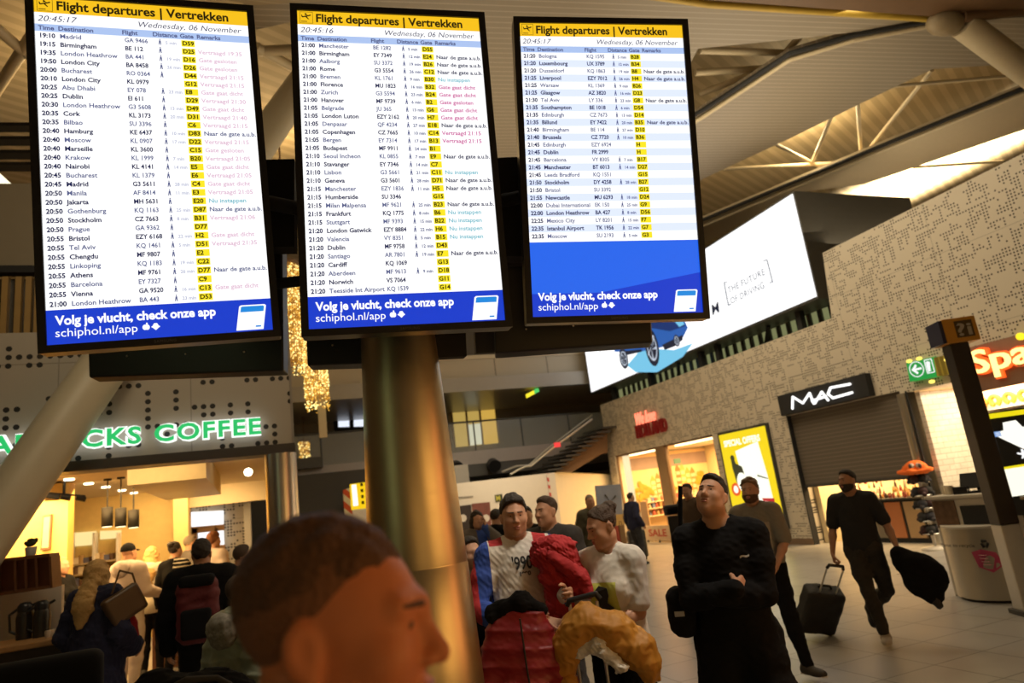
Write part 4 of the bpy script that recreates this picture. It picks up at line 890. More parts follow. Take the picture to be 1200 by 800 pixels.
mb = MB(); mb.prism([fq(556, 384, 3.9), fq(579, 382, 3.9), fq(580, 413, 3.9), fq(558, 414, 3.9)], (0, .03, 0)); mb.build('bracket', DARK, t, world=True)
# ------------------------------------------------------------------ steel column under the screens
t = empty('steel_column', (.71, 3.36, 0), 0, 'tall tapered brushed steel column under the middle flight screen', 'column')
cm, N, L, b = new_mat('column_steel'); b.inputs['Metallic'].default_value = 1; b.inputs['Base Color'].default_value = (.50, .42, .27, 1); b.inputs['Anisotropic'].default_value = .6
tc = N.new('ShaderNodeTexCoord'); mp = N.new('ShaderNodeMapping'); mp.inputs['Scale'].default_value = (3, 3, 60); nz = N.new('ShaderNodeTexNoise'); nz.inputs['Scale'].default_value = 3
L.new(tc.outputs['Object'], mp.inputs[0]); L.new(mp.outputs[0], nz.inputs['Vector']); mr = N.new('ShaderNodeMapRange'); mr.inputs[3].default_value = .24; mr.inputs[4].default_value = .42; L.new(nz.outputs[0], mr.inputs[0]); L.new(mr.outputs[0], b.inputs['Roughness'])
mb = MB(); mb.lathe([(.285, 0), (.262, .8), (.236, 1.55), (.2335, 1.556), (.2335, 1.562), (.234, 1.57), (.187, 2.70), (.182, 2.92)], n=64); mb.build('shaft', cm, t)
mb = MB(); mb.lathe([(.33, 0), (.33, .03), (.29, .05)], n=48); mb.build('base_ring', DARK, t)
mb = MB(); mb.cyl((0, 0, 2.9), (0, 0, 3.7), .06, n=16); mb.build('mast', BLACKM, t)

# ------------------------------------------------------------------ big advertising screen above the right wall
t = empty('advertising_screen', (XW + 1, 17, 5.36), 0, 'huge white lit advertising screen for a blue car above the wall of shops', 'screen')
XB = XW - .02
mb = MB(); mb.bb((XB + .02, 11.27, 5.36), (XB + 3.75, 22.75, 7.98)); mb.build('cabinet', mat('cabinet_dark', (.045, .042, .036), .5), t, world=True)
mb = MB(); mb.bb((XB, 11.31, 5.42), (XB + .03, 22.7, 7.93)); scr = mb.build('display', glow('ad_white', (1, 1, 1), 1.25), t, world=True)
bq = lambda x, y, e=.006: P(x, y, 'x', XB - e)
def flat(mb, pts, mi, e=.006): mb.m = mi; mb.add([bq(x, y, e) for x, y in pts], [tuple(range(len(pts)))])
mb = MB(); AD = [glow('ad_blue', srgb(40, 95, 175), 1., False), glow('ad_dark', srgb(25, 32, 52), 1., False), glow('ad_cyan', srgb(120, 200, 235), 1., False), glow('ad_silver', srgb(190, 200, 215), 1., False), glow('ad_ink', srgb(70, 80, 100), 1., False), glow('ad_navy', srgb(20, 50, 110), 1., False)]
flat(mb, [(735, 428), (752, 408), (790, 410), (812, 402), (800, 418), (770, 436), (745, 436)], 2, .004)
flat(mb, [(720, 412), (722, 398), (745, 380), (757, 372), (800, 371), (806, 384), (800, 396), (788, 404), (770, 408), (750, 412)], 0, .006)
flat(mb, [(755, 376), (780, 373), (799, 373), (803, 382), (785, 388), (762, 384)], 5, .008); flat(mb, [(776, 404), (800, 392), (800, 398), (790, 406), (779, 410)], 1, .009)
flat(mb, [(733, 411), (752, 409), (752, 412), (735, 416)], 1, .009); flat(mb, [(790, 376), (799, 373), (802, 380), (796, 383)], 2, .010)
def wheel(cx, cy, rx_, ry_, e):
    for k, (s_, mi) in enumerate(((1., 1), (.72, 3), (.60, 1))): flat(mb, [(cx + rx_ * s_ * math.cos(2 * pi * j / 20) + ry_ * s_ * .15 * math.sin(2 * pi * j / 20), cy + ry_ * s_ * math.sin(2 * pi * j / 20)) for j in range(20)], mi, e + .002 * k)
    for j in range(5):
        a = 2 * pi * j / 5; flat(mb, [(cx + rx_ * .1 * math.cos(a + 1.5), cy + ry_ * .1 * math.sin(a + 1.5)), (cx + rx_ * .68 * math.cos(a - .13), cy + ry_ * .68 * math.sin(a - .13)), (cx + rx_ * .68 * math.cos(a + .13), cy + ry_ * .68 * math.sin(a + .13))], 3, e + .008)
wheel(764, 407, 8, 22, .012); wheel(731, 420, 5, 12, .012); wheel(793, 399, 3.5, 7, .011)
mb.build('car_picture', AD, t, world=True); mb = MB()
for (px, py), (qx, qy) in (((848, 331), (853, 358)), ((898, 304), (905, 331))):
    flat(mb, [(px, py), (px + 1.1, py - .5), (qx + 1.1, qy - .5), (qx, qy)], 4)
flat(mb, [(848, 331), (852, 329.4), (852.2, 330.4), (848.2, 332)], 4); flat(mb, [(853, 357), (857, 355.4), (857.2, 356.4), (853.2, 358.2)], 4); flat(mb, [(894.5, 305.4), (899, 303.4), (899.2, 304.4), (894.7, 306.4)], 4); flat(mb, [(901.5, 331), (905.5, 329.3), (905.7, 330.3), (901.7, 332)], 4)
flat(mb, [(702, 409), (707, 407), (706, 411), (702, 411.5)], 1, .006)
mb.m = 4
for s_, a, b_ in (('THE FUTURE', (853.8, 343.5), (897.7, 326)), ('OF DRIVING', (857, 356), (896, 338))):
    p0, p1 = bq(*a), bq(*b_); put_text(mb, s_, p0, (0, -1, 0), EZ, .24, fit=np.linalg.norm((p1 - p0)[1]), valign='BOTTOM_BASELINE', width=1.1)
p0 = bq(835, 369); mb.m = 1; put_text(mb, 'M', p0, (0, -1, 0), EZ, .40, fit=.34, shear=.12, valign='BOTTOM_BASELINE', offset=.006)
mb.build('advert_lettering', AD, t, world=True)
mb = MB()
for y in (12.2, 15.4, 16.2, 19.0, 21.6): mb.bb((XB + .3, y, 4.5), (XB + .45, y + .15, 5.4))
mb.cyl((XB + .5, 13.5, 5.35), (XB + .9, 14.4, 4.6), .05); mb.cyl((XB + .5, 17.6, 5.35), (XB + .9, 18.5, 4.6), .05); mb.build('stands', BLACKM, t, world=True)
t = empty('upper_windows', (XW + .83, 17, 4.0), 0, 'dim greenish window strip between the wall top and the advertising screen', 'window')
mb = MB(); mb.bb((XW + .80, 11.3, 4.0), (XW + .86, 22.1, 5.33)); mb.build('pane', glow('dim_window', (.26, .27, .12), .7), t, world=True)
mb = MB()
for k in range(30): mb.bb((XW + .74, 11.3 + k * .355, 4.), (XW + .80, 11.42 + k * .355, 5.33))
mb.build('mullions', DARK, t, world=True)

# ------------------------------------------------------------------ souvenir shop
m = MB(); m.bb((XW + 4.0, 13.6, 0), (XW + 4.2, 22.6, 3.4)); struct(m.build('wall_shop', CREAM, recenter=False))
m = MB(); m.bb((XW + .3, 22.0, 0), (XW + 4, 22.2, 3.4)); struct(m.build('wall_shop_left', WHITE, recenter=False))
m = MB(); m.bb((XW + .3, 13.4, 0), (XW + 4, 13.6, 3.4)); struct(m.build('wall_shop_right', WHITE, recenter=False))
m = MB(); m.bb((XW + .3, 13.4, 2.96), (XW + 4.2, 22.2, 3.06)); struct(m.build('ceiling_shop', WHITE, recenter=False))
m = MB(); m.bb((XW + .02, 18.58, .0), (XW + .20, 19.06, 2.93)); struct(m.build('trim_22', mat('bronze_post', (.30, .19, .10), .4, vary=.1), recenter=False))
m = MB()
for y in (21.70, 19.02, 18.58, 16.02): m.bb((XW + .05, y - .03, 0), (XW + .12, y + .03, 2.92))
m.bb((XW + .05, 16, 2.88), (XW + .12, 21.7, 2.94)); struct(m.build('window_1', BROWNM, recenter=False))
t = empty('mural', (14.8, 22.0, .9), 0, 'printed mural of canal houses and trees on the back wall of the souvenir shop', 'mural')
YM = 21.96; mq = lambda x, y, e=0.: P(x, y, 'y', YM - e)
mb = MB(); mb.bb((12.55, YM, .9), (XW + 3.98, YM + .03, 2.9)); mb.build('sheet', mat('mural_sky', (.66, .46, .26), .7, vary=.22, scale=1.5), t, world=True)
mb = MB(); mb.bb((12.5, YM - .012, 2.35), (XW + 3.97, YM - .004, 2.78)); mb.build('clouds', mat('mural_cloud', (.26, .19, .18), .7, vary=.4, scale=1.2), t, world=True)
r_ = random.Random(3); MH = [mat('mural_house_%d' % i, c, .7, vary=.15) for i, c in enumerate([(.62, .30, .07), (.50, .17, .04), (.66, .42, .12), (.42, .13, .04), (.60, .34, .10)])]
mb = MB(); k = 0
def house(x, wd, h):
    global k
    yy = YM - .015; mb.m = k % 5; mb.prism([(x, yy, .95), (x, yy, h), (x + wd * .3, yy, h + .10), (x + wd * .5, yy, h + .17), (x + wd * .7, yy, h + .10), (x + wd, yy, h), (x + wd, yy, .95)], (0, .01, 0)); mb.m = 5; k += 1
    for fz in range(5):
        for fy in range(3): mb.bb((x + wd * (.12 + .29 * fy), yy - .004, 1.1 + fz * (h - 1.1) / 5), (x + wd * (.12 + .29 * fy) + wd * .15, yy, 1.1 + fz * (h - 1.1) / 5 + .13))
for x0, n_, wd, h0 in ((13.35, 3, .20, 2.0), (14.45, 4, .20, 2.2)):
    for j in range(n_): house(x0 + j * (wd + .01), wd, h0 + r_.uniform(-.12, .15))
mb.build('houses', MH + [mat('mural_window', (.70, .62, .48), .6)], t, world=True)
mb = MB()
for xx, zz, s_ in ((12.8, 1.5, .35), (13.15, 1.55, .25), (14.15, 1.5, .25), (15.5, 1.7, .4), (15.75, 1.6, .4)):
    for j in range(14): mb.ball((xx + r_.gauss(0, s_ * .4), YM - .02, zz + r_.gauss(0, s_ * .4)), (r_.uniform(.06, .14), .012, r_.uniform(.06, .14)), 10, 6)
mb.build('trees', mat('mural_tree', (.34, .24, .03), .8, vary=.4, scale=9), t, world=True)
mb = MB(); mb.bb((12.55, YM - .02, .9), (XW + 3.97, YM - .01, 1.1)); mb.build('water', mat('mural_water', (.45, .28, .16), .6, vary=.4, scale=5), t, world=True)
m = MB(); m.bb((XW + .31, 21.9, .0), (12.6, 21.99, 2.9)); o = m.build('lit_backdrop', glow('panel_glow', (1, .82, .5), .9)); tag(o, 'tall bright cream panel at the left edge of the souvenir shop window', 'backdrop')
# shop fittings: lit display shelves, with their goods standing on them
def shelf_unit(y, x0, x1, zs, label, d=.45):
    t = empty('display_shelf', ((x0 + x1) / 2, y + d / 2, 0), 0, label, 'shelf', 'souvenir shop display shelves')
    for z in zs: mb = MB(); mb.bb((x0, y, z - .03), (x1, y + d, z)); mb.build('shelf_board', mat('shelf_cream', (.60, .48, .32), .5), t, world=True)
    for x in (x0 - .02, x1 + .02): mb = MB(); mb.bb((x - .02, y, 0), (x + .02, y + d, zs[-1] + .03)); mb.build('side_panel', mat('shelf_brown', (.32, .20, .10), .5), t, world=True)
    mb = MB(); mb.bb((x0, y + d - .02, .05), (x1, y + d, zs[-1])); mb.build('back_board', mat('shelf_back', (.50, .34, .18), .6), t, world=True)
    return t
GOOD = [mat('goods_%d' % i, c, .5, vary=.3, scale=25) for i, c in enumerate([(.45, .08, .05), (.55, .45, .30), (.10, .08, .06), (.50, .30, .12), (.12, .16, .30), (.60, .58, .52), (.25, .09, .05)])]
gi = 0
def goods(x, y, z, w_, h, d, label, group, cat='souvenir'):
    global gi; mb = MB(); c = r_.random()
    if c < .35: mb.bb((x - w_ / 2, y, z), (x + w_ / 2, y + d, z + h * .8))
    elif c < .75: mb.lathe([(w_ * .35, 0), (w_ * .42, h * .4), (w_ * .30, h * .7), (w_ * .16, h * .85), (w_ * .16, h)], (x, y + d / 2, z), 10)
    else: mb.lathe([(w_ * .25, 0), (w_ * .45, h * .3), (w_ * .45, h * .75), (w_ * .2, h)], (x, y + d / 2, z), 10)
    tag(mb.build('souvenir', GOOD[gi % 7]), label, cat, group); gi += 3
for (y, x0, x1, zs, lab) in ((18.3, XW + .5, XW + 1.9, (.30, .62, .92), 'shelf low behind the left shop window'), (16.2, XW + .5, XW + 2.0, (.30, .60, .90, 1.15), 'shelf behind the right shop window'), (21.2, XW + .7, XW + 3.8, (.75, 1.0, 1.22), 'long shelf below the canal house mural')):
    shelf_unit(y, x0, x1, zs, 'lit souvenir ' + lab if lab[0] == 's' else 'lit ' + lab)
    for q_, z in enumerate(zs):
        x = x0 + .08
        while x < x1 - .08:
            wd = r_.uniform(.08, .17); goods(x + wd / 2, y + .06, z, wd, r_.uniform(.13, .24), .12, 'small souvenir on the ' + lab, 'goods on the ' + lab); x += wd + .03
t = empty('sale_board', (XW - .1, 18.9, 0), 0, 'cream sale board standing at the foot of the souvenir shop window', 'sign')
c0, c1 = P(755, 616, 'x', XW - .12), P(786, 612, 'x', XW - .12); ys, ye = c0[1], c1[1]
mb = MB(); mb.bb((XW - .14, ye, .08), (XW - .10, ys, .52)); mb.build('panel', mat('sale_cream', (.60, .46, .33), .6), t, world=True)
mb = MB(); put_text(mb, 'SALE', (XW - .146, ys - (ys - ye) * .16, .2), (0, -1, 0), EZ, .3, fit=(ys - ye) * .66, valign='BOTTOM_BASELINE', offset=.008); mb.build('lettering', mat('sale_red', (.45, .03, .02), .5), t, world=True)
mb = MB()
for y in (ye + .1, (ys + ye) / 2, ys - .1): mb.cyl((XW - .12, y, 0), (XW - .12, y, .08), .03, n=8)
mb.build('feet', BLACKM, t, world=True)
mb = MB(); p = P(794, 540, 'y', 20.); mb.bb(p + np.array([-.12, 0, -.08]), p + np.array([.12, .05, .08])); o = mb.build('exit_sign', glow('exit_small', (.05, .5, .12), .5)); tag(o, 'tiny green exit sign hanging inside the souvenir shop', 'sign')
mb = MB(); mb.bb((XW + .4, 16.1, 2.85), (XW + .6, 18.5, 2.90)); o = mb.build('ceiling_light', glow('shop_strip', (1, .80, .45), 3.)); tag(o, 'warm strip light in the right window of the souvenir shop', 'light')
mb = MB(); mb.bb((XW + .4, 19.2, 2.85), (XW + .6, 21.4, 2.90)); o = mb.build('ceiling_light', glow('shop_strip', (1, .80, .45), 3.)); tag(o, 'warm strip light in the left window of the souvenir shop', 'light')
# shop name in lit letters
t = empty('shop_name_sign', (XW - .1, 19.2, 3.2), 0, 'red neon script over dark red HOLLAND letters above the souvenir shop', 'sign')
mb = MB(); p0, p1 = P(745, 513.5, 'x', XW - .1), P(781, 507, 'x', XW - .1); put_text(mb, 'HOLLAND', (XW - .03, p0[1], p0[2]), (0, -1, 0), EZ, .58, fit=p0[1] - p1[1], valign='BOTTOM_BASELINE', offset=.010, extrude=.05); mb.build('large_letters', mat('dark_red', (.16, .012, .012), .4, emit=(.3, .005, .005), strength=.15), t, world=True)
mb = MB(); p0, p1 = P(745, 500, 'x', XW - .1), P(768, 495, 'x', XW - .1); put_text(mb, 'We love', (XW - .06, p0[1], p0[2] + .05), (0, -1, 0), EZ, .55, fit=p0[1] - p1[1], valign='BOTTOM_BASELINE', offset=.006, shear=.3, extrude=.02); mb.build('neon_script', glow('neon_red', (1, .18, .10), 2.2), t, world=True)
# lit advertising poster
t = empty('light_box', (XW, 14.65, .42), 0, 'tall yellow lit special offers poster between the souvenir shop and the shutter', 'poster')
LB = [(15.6, 2.90), (13.73, 2.87), (13.75, .44), (15.66, .36)]; XL = XW - .08
mb = MB(); mb.bb((XL, 13.68, .36), (XW, 15.66, 2.92)); mb.build('frame', DARK, t, world=True)
def yz(u, v): return (15.6 - u * 1.86, 2.86 - v * 2.44)
def lf(mb, pts, mi, e=.004): mb.m = mi; mb.add([(XL - e, *yz(u, v)) for u, v in pts], [tuple(range(len(pts)))])
mb = MB(); lf(mb, [(0, 0), (1, 0), (1, 1), (0, 1)], 0, .002)
LM = [glow('poster_yellow', srgb(246, 214, 22), 1.05), glow('poster_pale', (1, 1, .82), 1.2), glow('poster_black', srgb(45, 50, 30), 1., False), glow('poster_red', srgb(190, 30, 40), 1., False), glow('poster_orange', srgb(235, 90, 30), 1., False), glow('poster_blue', srgb(150, 175, 215), 1., False)]
cir = lambda cx, cy, a, b_, n=20: [(cx + a * math.cos(2 * pi * j / n), cy + b_ * math.sin(2 * pi * j / n)) for j in range(n)]
lf(mb, [(.30, .2), (.55, .17), (.80, .14), (.86, .5), (.88, .85), (.6, .9), (.40, .8), (.34, .5)], 1, .004)
lf(mb, [(.17, .27), (.24, .26), (.26, .33), (.38, .37), (.44, .60), (.30, .66), (.20, .52), (.17, .38)], 2, .006); lf(mb, cir(.21, .27, .045, .035), 2, .007)
lf(mb, cir(.33, .53, .11, .10), 1, .009); lf(mb, [(.37, .62), (.44, .56), (.46, .66)], 2, .010); lf(mb, cir(.16, .60, .10, .07), 4, .008); lf(mb, cir(.16, .60, .05, .04), 1, .010)
lf(mb, [(.66, .47), (.86, .52), (.86, .53), (.66, .49)], 2, .008); lf(mb, [(.66, .71), (.90, .72), (.89, .77), (.80, .75), (.68, .74)], 3, .008)
for u, v, a, b_ in ((.70, .92, .05, .03), (.77, .95, .08, .045), (.84, .92, .05, .04), (.66, .96, .04, .03)): lf(mb, cir(u, v, a, b_, 9), 3, .010)
lf(mb, cir(.885, .925, .028, .02), 5, .010); lf(mb, [(.855, .93), (.915, .93), (.915, .975), (.855, .975)], 5, .010)
mb.m = 1; y0, z0_ = yz(.08, .145); put_text(mb, 'SPECIAL OFFERS', (XL - .006, y0, z0_ + .02), (0, -1, 0), EZ, .22, fit=1.45, valign='BOTTOM_BASELINE', offset=.01)
mb.build('picture', LM, t, world=True)

# ------------------------------------------------------------------ cosmetics shop with its shutter half down
t = empty('shutter_sign', (XW - .1, 11.7, 2.98), 0, 'black box sign with white lit letters above the shutter', 'sign')
mb = MB(); mb.bb((XW - .16, 10.42, 2.99), (XW + .02, 13.03, 3.47)); mb.build('box', BLACKM, t, world=True, bevel=.01)
p0, p1 = P(930, 481, 'x', XW - .17), P(1000, 463, 'x', XW - .17)
def mac(mb, off, e):                     # broad angular letters drawn as thick strokes
    L_ = p0[1] - p1[1]; z0 = 3.10; H_ = .26
    st = [[(0, 0), (.05, 1), (.20, .25), (.35, .95), (.38, 0)], [(.40, 0), (.55, .80), (.62, .0)], [(.36, .25), (.60, .35)], [(1.0, .85), (.70, .95), (.64, .5), (.70, .08), (1.0, .15)]]
    for s_ in st:
        for a, b_ in zip(s_[:-1], s_[1:]):
            A_ = np.array([XW - .16 - e, p0[1] - a[0] * L_, z0 + a[1] * H_]); B2 = np.array([XW - .16 - e, p0[1] - b_[0] * L_, z0 + b_[1] * H_]); mb.cyl(A_, B2, off, n=8); mb.ball(A_, (off,) * 3, 8, 5); mb.ball(B2, (off,) * 3, 8, 5)
mb = MB(); mac(mb, .026, .03); mb.build('lettering', glow('sign_white', (1, .98, .95), 1.6), t, world=True)
t = empty('roller_shutter', (XW + .1, 11.5, 1.31), 0, 'grey slatted roller shutter pulled half down on the cosmetics shop', 'shutter')
mb = MB(); mb.bb((XW + .10, 9.86, 1.33), (XW + .14, 13.0, 2.98)); mb.build('curtain', striped('shutter_slats', (.185, .155, .12), (.12, .10, .08), .085, (0, 0, 1), .8, .45, bump=.4), t, world=True)
mb = MB(); mb.bb((XW + .07, 9.86, 1.28), (XW + .17, 13.0, 1.34)); mb.build('bottom_bar', DARK, t, world=True)
m = MB(); m.cyl((XW + .06, 9.86, 0), (XW + .06, 9.86, 2.915), .11, n=24); o = m.build('steel_post', STEEL); tag(o, 'round steel post right of the shutter', 'post')
m = MB(); m.bb((XW - .01, 13.0, 0), (XW + .15, 13.03, 2.98)); m.bb((XW - .01, 9.70, 0), (XW + .2, 9.74, 2.95)); struct(m.build('trim_23', BLACKM, recenter=False))
m = MB(); m.bb((XW + .31, 12.85, 0), (XW + 3.5, 13.0, 3.0)); struct(m.build('wall_cosmetics_left', mat('cream_panel', (.66, .54, .34), .5, vary=.03), recenter=False))
m = MB(); m.bb((XW + 3.2, 9.6, 0), (XW + 3.4, 13.0, 3.1)); struct(m.build('wall_cosmetics_rear', CREAM, recenter=False))
m = MB(); m.bb((XW + .3, 9.5, 3.0), (XW + 3.4, 13.2, 3.1)); struct(m.build('ceiling_cosmetics', WHITE, recenter=False))
t = empty('counter', (XW + .7, 11.1, 0), 0, 'long shop counter with copper, grey and cream door panels under the shutter', 'counter')
mb = MB(); mb.bb((XW + .5, 9.95, .0), (XW + 1.1, 12.25, .86)); mb.build('body', BLACKM, t, world=True)
mb = MB(); mb.bb((XW + .46, 9.93, .86), (XW + 1.12, 12.27, .90)); mb.build('worktop', DARK, t, world=True)
for k in range(5):
    y = 10.0 + k * .455; mb = MB(); mb.bb((XW + .475, y, .10), (XW + .50, y + .38, .82)); dr = mb.build('door', mat(['panel_cream', 'panel_tan', 'panel_copper', 'panel_grey', 'panel_grey'][k], [(.50, .36, .20), (.45, .31, .17), (.50, .19, .08), (.2, .17, .13), (.2, .17, .13)][k], .35, .3, vary=.05), t, world=True)
    for z in (.70, .40): mb = MB(); mb.bb((XW + .46, y + .13, z), (XW + .478, y + .25, z + .03)); mb.build('handle', STEEL, dr)
GL = [glow('sparkle_%d' % i, c, s_) for i, (c, s_) in enumerate([((1, .6, .2), .8), ((1, .75, .4), 2.0)])] + [mat('gold_tube', (.6, .35, .12), .3, .8), mat('dark_tube', (.06, .03, .02), .3), mat('red_tube', (.3, .05, .03), .35), mat('cream_tube_small', (.6, .5, .35), .4)]  # the glowing ones put golden glints into the bottle material
for k in range(110):
    y = 9.98 + 2.25 * r_.random(); x = XW + .55 + .45 * r_.random(); z = .90 if k < 60 else .90 + .11 * (1 + int(r_.random() * 3)); h = r_.uniform(.08, .16); rr = r_.uniform(.018, .035)
    mb = MB(); mb.lathe([(rr, 0), (rr, h * .6), (rr * .6, h * .66), (rr * .6, h)], (x, y, z), 9); tag(mb.build('cosmetics_bottle', GL[0 if k % 19 == 0 else 1 if k % 37 == 0 else 2 + k % 4]), 'small cosmetics bottle on the counter display under the shutter', 'bottle', 'cosmetics on the counter')
t = empty('display_riser', (XW + .8, 11.1, .9), 0, 'stepped clear riser on the cosmetics counter carrying small bottles', 'stand')
for k in range(3): mb = MB(); mb.bb((XW + .53, 9.97, .90 + .11 * (k + 1) - .012), (XW + 1.03, 12.24, .90 + .11 * (k + 1))); mb.build('step', gm, t, world=True)
# cap stand
t = empty('cap_stand', (11.64, 9.70, 0), 0, 'tall rotating stand hung with dark caps by the steel post', 'stand'); cx, cy = 11.64, 9.70
mb = MB(); mb.lathe([(.24, 0), (.24, .04), (.05, .07)], (cx, cy, 0)); mb.build('foot', WHITE, t, world=True)
mb = MB(); mb.cyl((cx, cy, .05), (cx, cy, 1.42), .03); mb.build('pole', STEEL, t, world=True)
for k in range(5):
    z = .28 + k * .23; mb = MB(); mb.lathe([(.17, z), (.175, z + .012), (.16, z + .02)], (cx, cy, 0)); mb.build('ring', STEEL, t, world=True)
for k in range(5):
    for j in range(5):
        a = j * 2 * pi / 5 + k * .5; z = .31 + k * .23; p = np.array([cx + .10 * math.cos(a), cy + .10 * math.sin(a), z]); mb = MB(); d = np.array([math.cos(a), math.sin(a), 0]); mb.ball(p + np.array([0, 0, .06]), (.088, .088, .08), 12, 8); mb.cyl(p + d * .05 + np.array([0, 0, .02]), p + d * .10 + np.array([0, 0, -.01]), .05, .035, 10)
        tag(mb.build('cap', mat(['cap_black', 'cap_navy', 'cap_wine'][(k + j) % 3], [(.012, .011, .011), (.016, .015, .022), (.035, .010, .011)][(k + j) % 3], .8)), 'dark cap hanging on the rotating cap stand', 'cap', 'caps on the rotating stand')
t = empty('novelty_cap', (cx, cy, 1.40), 0, 'bright orange novelty cap with two dark eyes on top of the cap stand', 'cap')
ORG = mat('orange_felt', (.85, .16, .015), .8, vary=.1, emit=(.9, .15, .01), strength=.0); S = Sdf(); S.ell((0, 0, .06), (.21, .21, .17), .02); S.ell((0, 0, .035), (.30, .30, .04), .04); S.warp = lambda p: .02 * np.sin(np.arctan2(p[..., 1], p[..., 0]) * 5) * (np.hypot(p[..., 0], p[..., 1]) > .2); S.above(-.03); net_obj('crown', S.mesh(.012), ORG, t)
mb = MB()
for a_ in (-2.10, -2.82): mb.ball((.215 * math.cos(a_), .215 * math.sin(a_), .125), (.035, .035, .05), 12, 8)
mb.build('eyes', mat('eye_patch', (.06, .05, .05), .5), t)
mb = MB()
for a_ in (-2.18, -2.74): mb.ball((.19 * math.cos(a_), .19 * math.sin(a_), .125), (.045, .045, .06), 12, 8)
mb.build('eye_whites', mat('eye_white', (.5, .4, .35), .6), t)
# white tiled bay with till, recycling bin in front
m = MB(); m.bb((XW + 3.2, 4, 0), (XW + 3.35, 9.5, 3.0)); struct(m.build('wall_tiled', grid_mat('metro_tiles', (.66, .60, .50), (.42, .36, .28), .30, .105, .006, 1, 2, .25, .5), recenter=False))
m = MB(); m.bb((XW + .10, 9.52, 0), (XW + 3.2, 9.62, 2.90)); struct(m.build('wall_tiled_side', grid_mat('metro_tiles_side', (.66, .60, .50), (.42, .36, .28), .30, .105, .006, 0, 2, .25, .5), recenter=False))
m = MB(); m.bb((XW + .3, 2.0, 2.92), (XW + 3.3, 9.5, 3.0)); struct(m.build('ceiling_bay', WHITE, recenter=False))
m = MB(); m.bb((XW - .05, 2.0, 2.66), (XW + .1, 8.35, 2.92)); struct(m.build('trim_24', mat('sign_band', (.22, .12, .08), .4), recenter=False))
m = MB(); m.bb((XW - .02, 2.0, 2.92), (XW + .05, 8.35, 3.45)); struct(m.build('trim_25', mat('orange_backing', (.30, .17, .12), .5), recenter=False))
t = empty('spa_sign', (XW - .1, 7.6, 2.95), 0, 'orange and yellow lit sign letters above the massage shop at the right edge', 'sign')
p0 = P(1131, 457, 'x', XW - .14); p1 = P(1203, 432, 'x', XW - .14); wd = p0[1] - p1[1]
for nm, e, off, mt in (('glowing_edge', .08, .036, glow('spa_orange', (1, .10, .01), 1.5)), ('letter_face', .135, .006, glow('spa_yellow', (1, .72, .22), 2.2))):
    mb = MB(); put_text(mb, 's', (XW - e, p0[1], 2.98), (0, -1, 0), EZ, .42, fit=.185, valign='BOTTOM_BASELINE', offset=off, extrude=.02)
    put_text(mb, 'Spa', (XW - e, p0[1] - .22, 2.97), (0, -1, 0), EZ, .56, fit=1.02, valign='BOTTOM_BASELINE', offset=off, extrude=.02); mb.build(nm, mt, t, world=True)
mb = MB(); p = P(1197, 394, 'x', XW - .1); mb.cyl(p, p + np.array([-.05, 0, 0]), .06, n=20); mb.build('dot', glow('dot_yellow', (1, .75, .02), 1.3), t, world=True)
# massage shop interior with a shelf of orange neck pillows
m = MB(); m.bb((XW + .95, 7.3, 2.36), (XW + 1.2, 9.25, 2.40)); o = m.build('shelf', WHITE); tag(o, 'upper white shelf holding orange neck pillows', 'shelf')
m = MB(); m.bb((XW + .95, 7.3, 2.06), (XW + 1.2, 9.25, 2.10)); o = m.build('shelf', WHITE); tag(o, 'lower white shelf holding pale neck pillows', 'shelf')
m = MB(); m.bb((XW + 1.2, 7.28, 0), (XW + 1.25, 9.27, 2.8)); o = m.build('shelf_backing', WHITE); tag(o, 'white backing panel behind the neck pillow shelves', 'panel')
for row, (z, mt, lab) in enumerate(((2.40, mat('pillow_orange', (.80, .28, .03), .8), 'orange neck pillow on the upper shelf of the massage shop'), (2.10, mat('pillow_pale', (.6, .45, .35), .8), 'pale neck pillow on the lower shelf of the massage shop'))):
    for k in range(7):
        y = 7.45 + k * .27; mb = MB(); pts = [np.array([XW + 1.06, y + .085 * math.cos(a), z + .125 + .085 * math.sin(a)]) for a in np.linspace(-1.2, 4.3, 12)]; mb.tube(pts, .045, 10); tag(mb.build('neck_pillow', mt), lab, 'pillow', 'neck pillows')
t = empty('till_counter', (8.25, 6.2, 0), 0, 'white counter unit with a dark opening behind the steel bin', 'counter')
mb = MB(); mb.bb((8.06, 5.70, 0), (8.6, 6.62, 1.17)); mb.build('body', WHITE, t, world=True, bevel=.01)
mb = MB(); mb.bb((8.03, 5.66, 1.17), (8.62, 6.66, 1.21)); mb.build('top', WHITE, t, world=True, bevel=.008)
mb = MB(); mb.bb((8.045, 5.74, .86), (8.07, 6.24, 1.08)); mb.build('opening', BLACKM, t, world=True)  # flat black plate, the dark of the opening put into its colour
mb = MB(); mb.bb((8.045, 6.30, .82), (8.065, 6.60, 1.15)); mb.build('poster_panel', mat('dark_photo', (.13, .07, .04), .5, vary=.9, scale=14), t, world=True)
t = empty('card_terminal', (8.25, 6.1, 1.21), .3, 'black till screen with terminal on the white counter', 'till')
mb = MB(); mb.bb((-.02, -.12, 0), (.14, .16, .03)); mb.build('base', BLACK, t); mb = MB(); mb.box((.03, .0, .15), (.025, .36, .20), rzm(.0) @ ry(-.5)); mb.build('screen', BLACK, t); mb = MB(); mb.cyl((.06, 0, .02), (.05, 0, .13), .025); mb.build('neck', BLACK, t); mb = MB(); mb.bb((-.05, .10, .0), (.04, .26, .09)); mb.build('terminal', BLACK, t)
for k in range(3):
    mb = MB(); mb.lathe([(.04, 0), (.045, .10), (.043, .11)], (8.2 + .05 * k, 6.42 + .075 * k, 1.21), 14); tag(mb.build('cup', mat('clear_cup', (.62, .55, .42), .3)), 'pale cup beside the till on the white counter', 'cup', 'cups on the white counter')
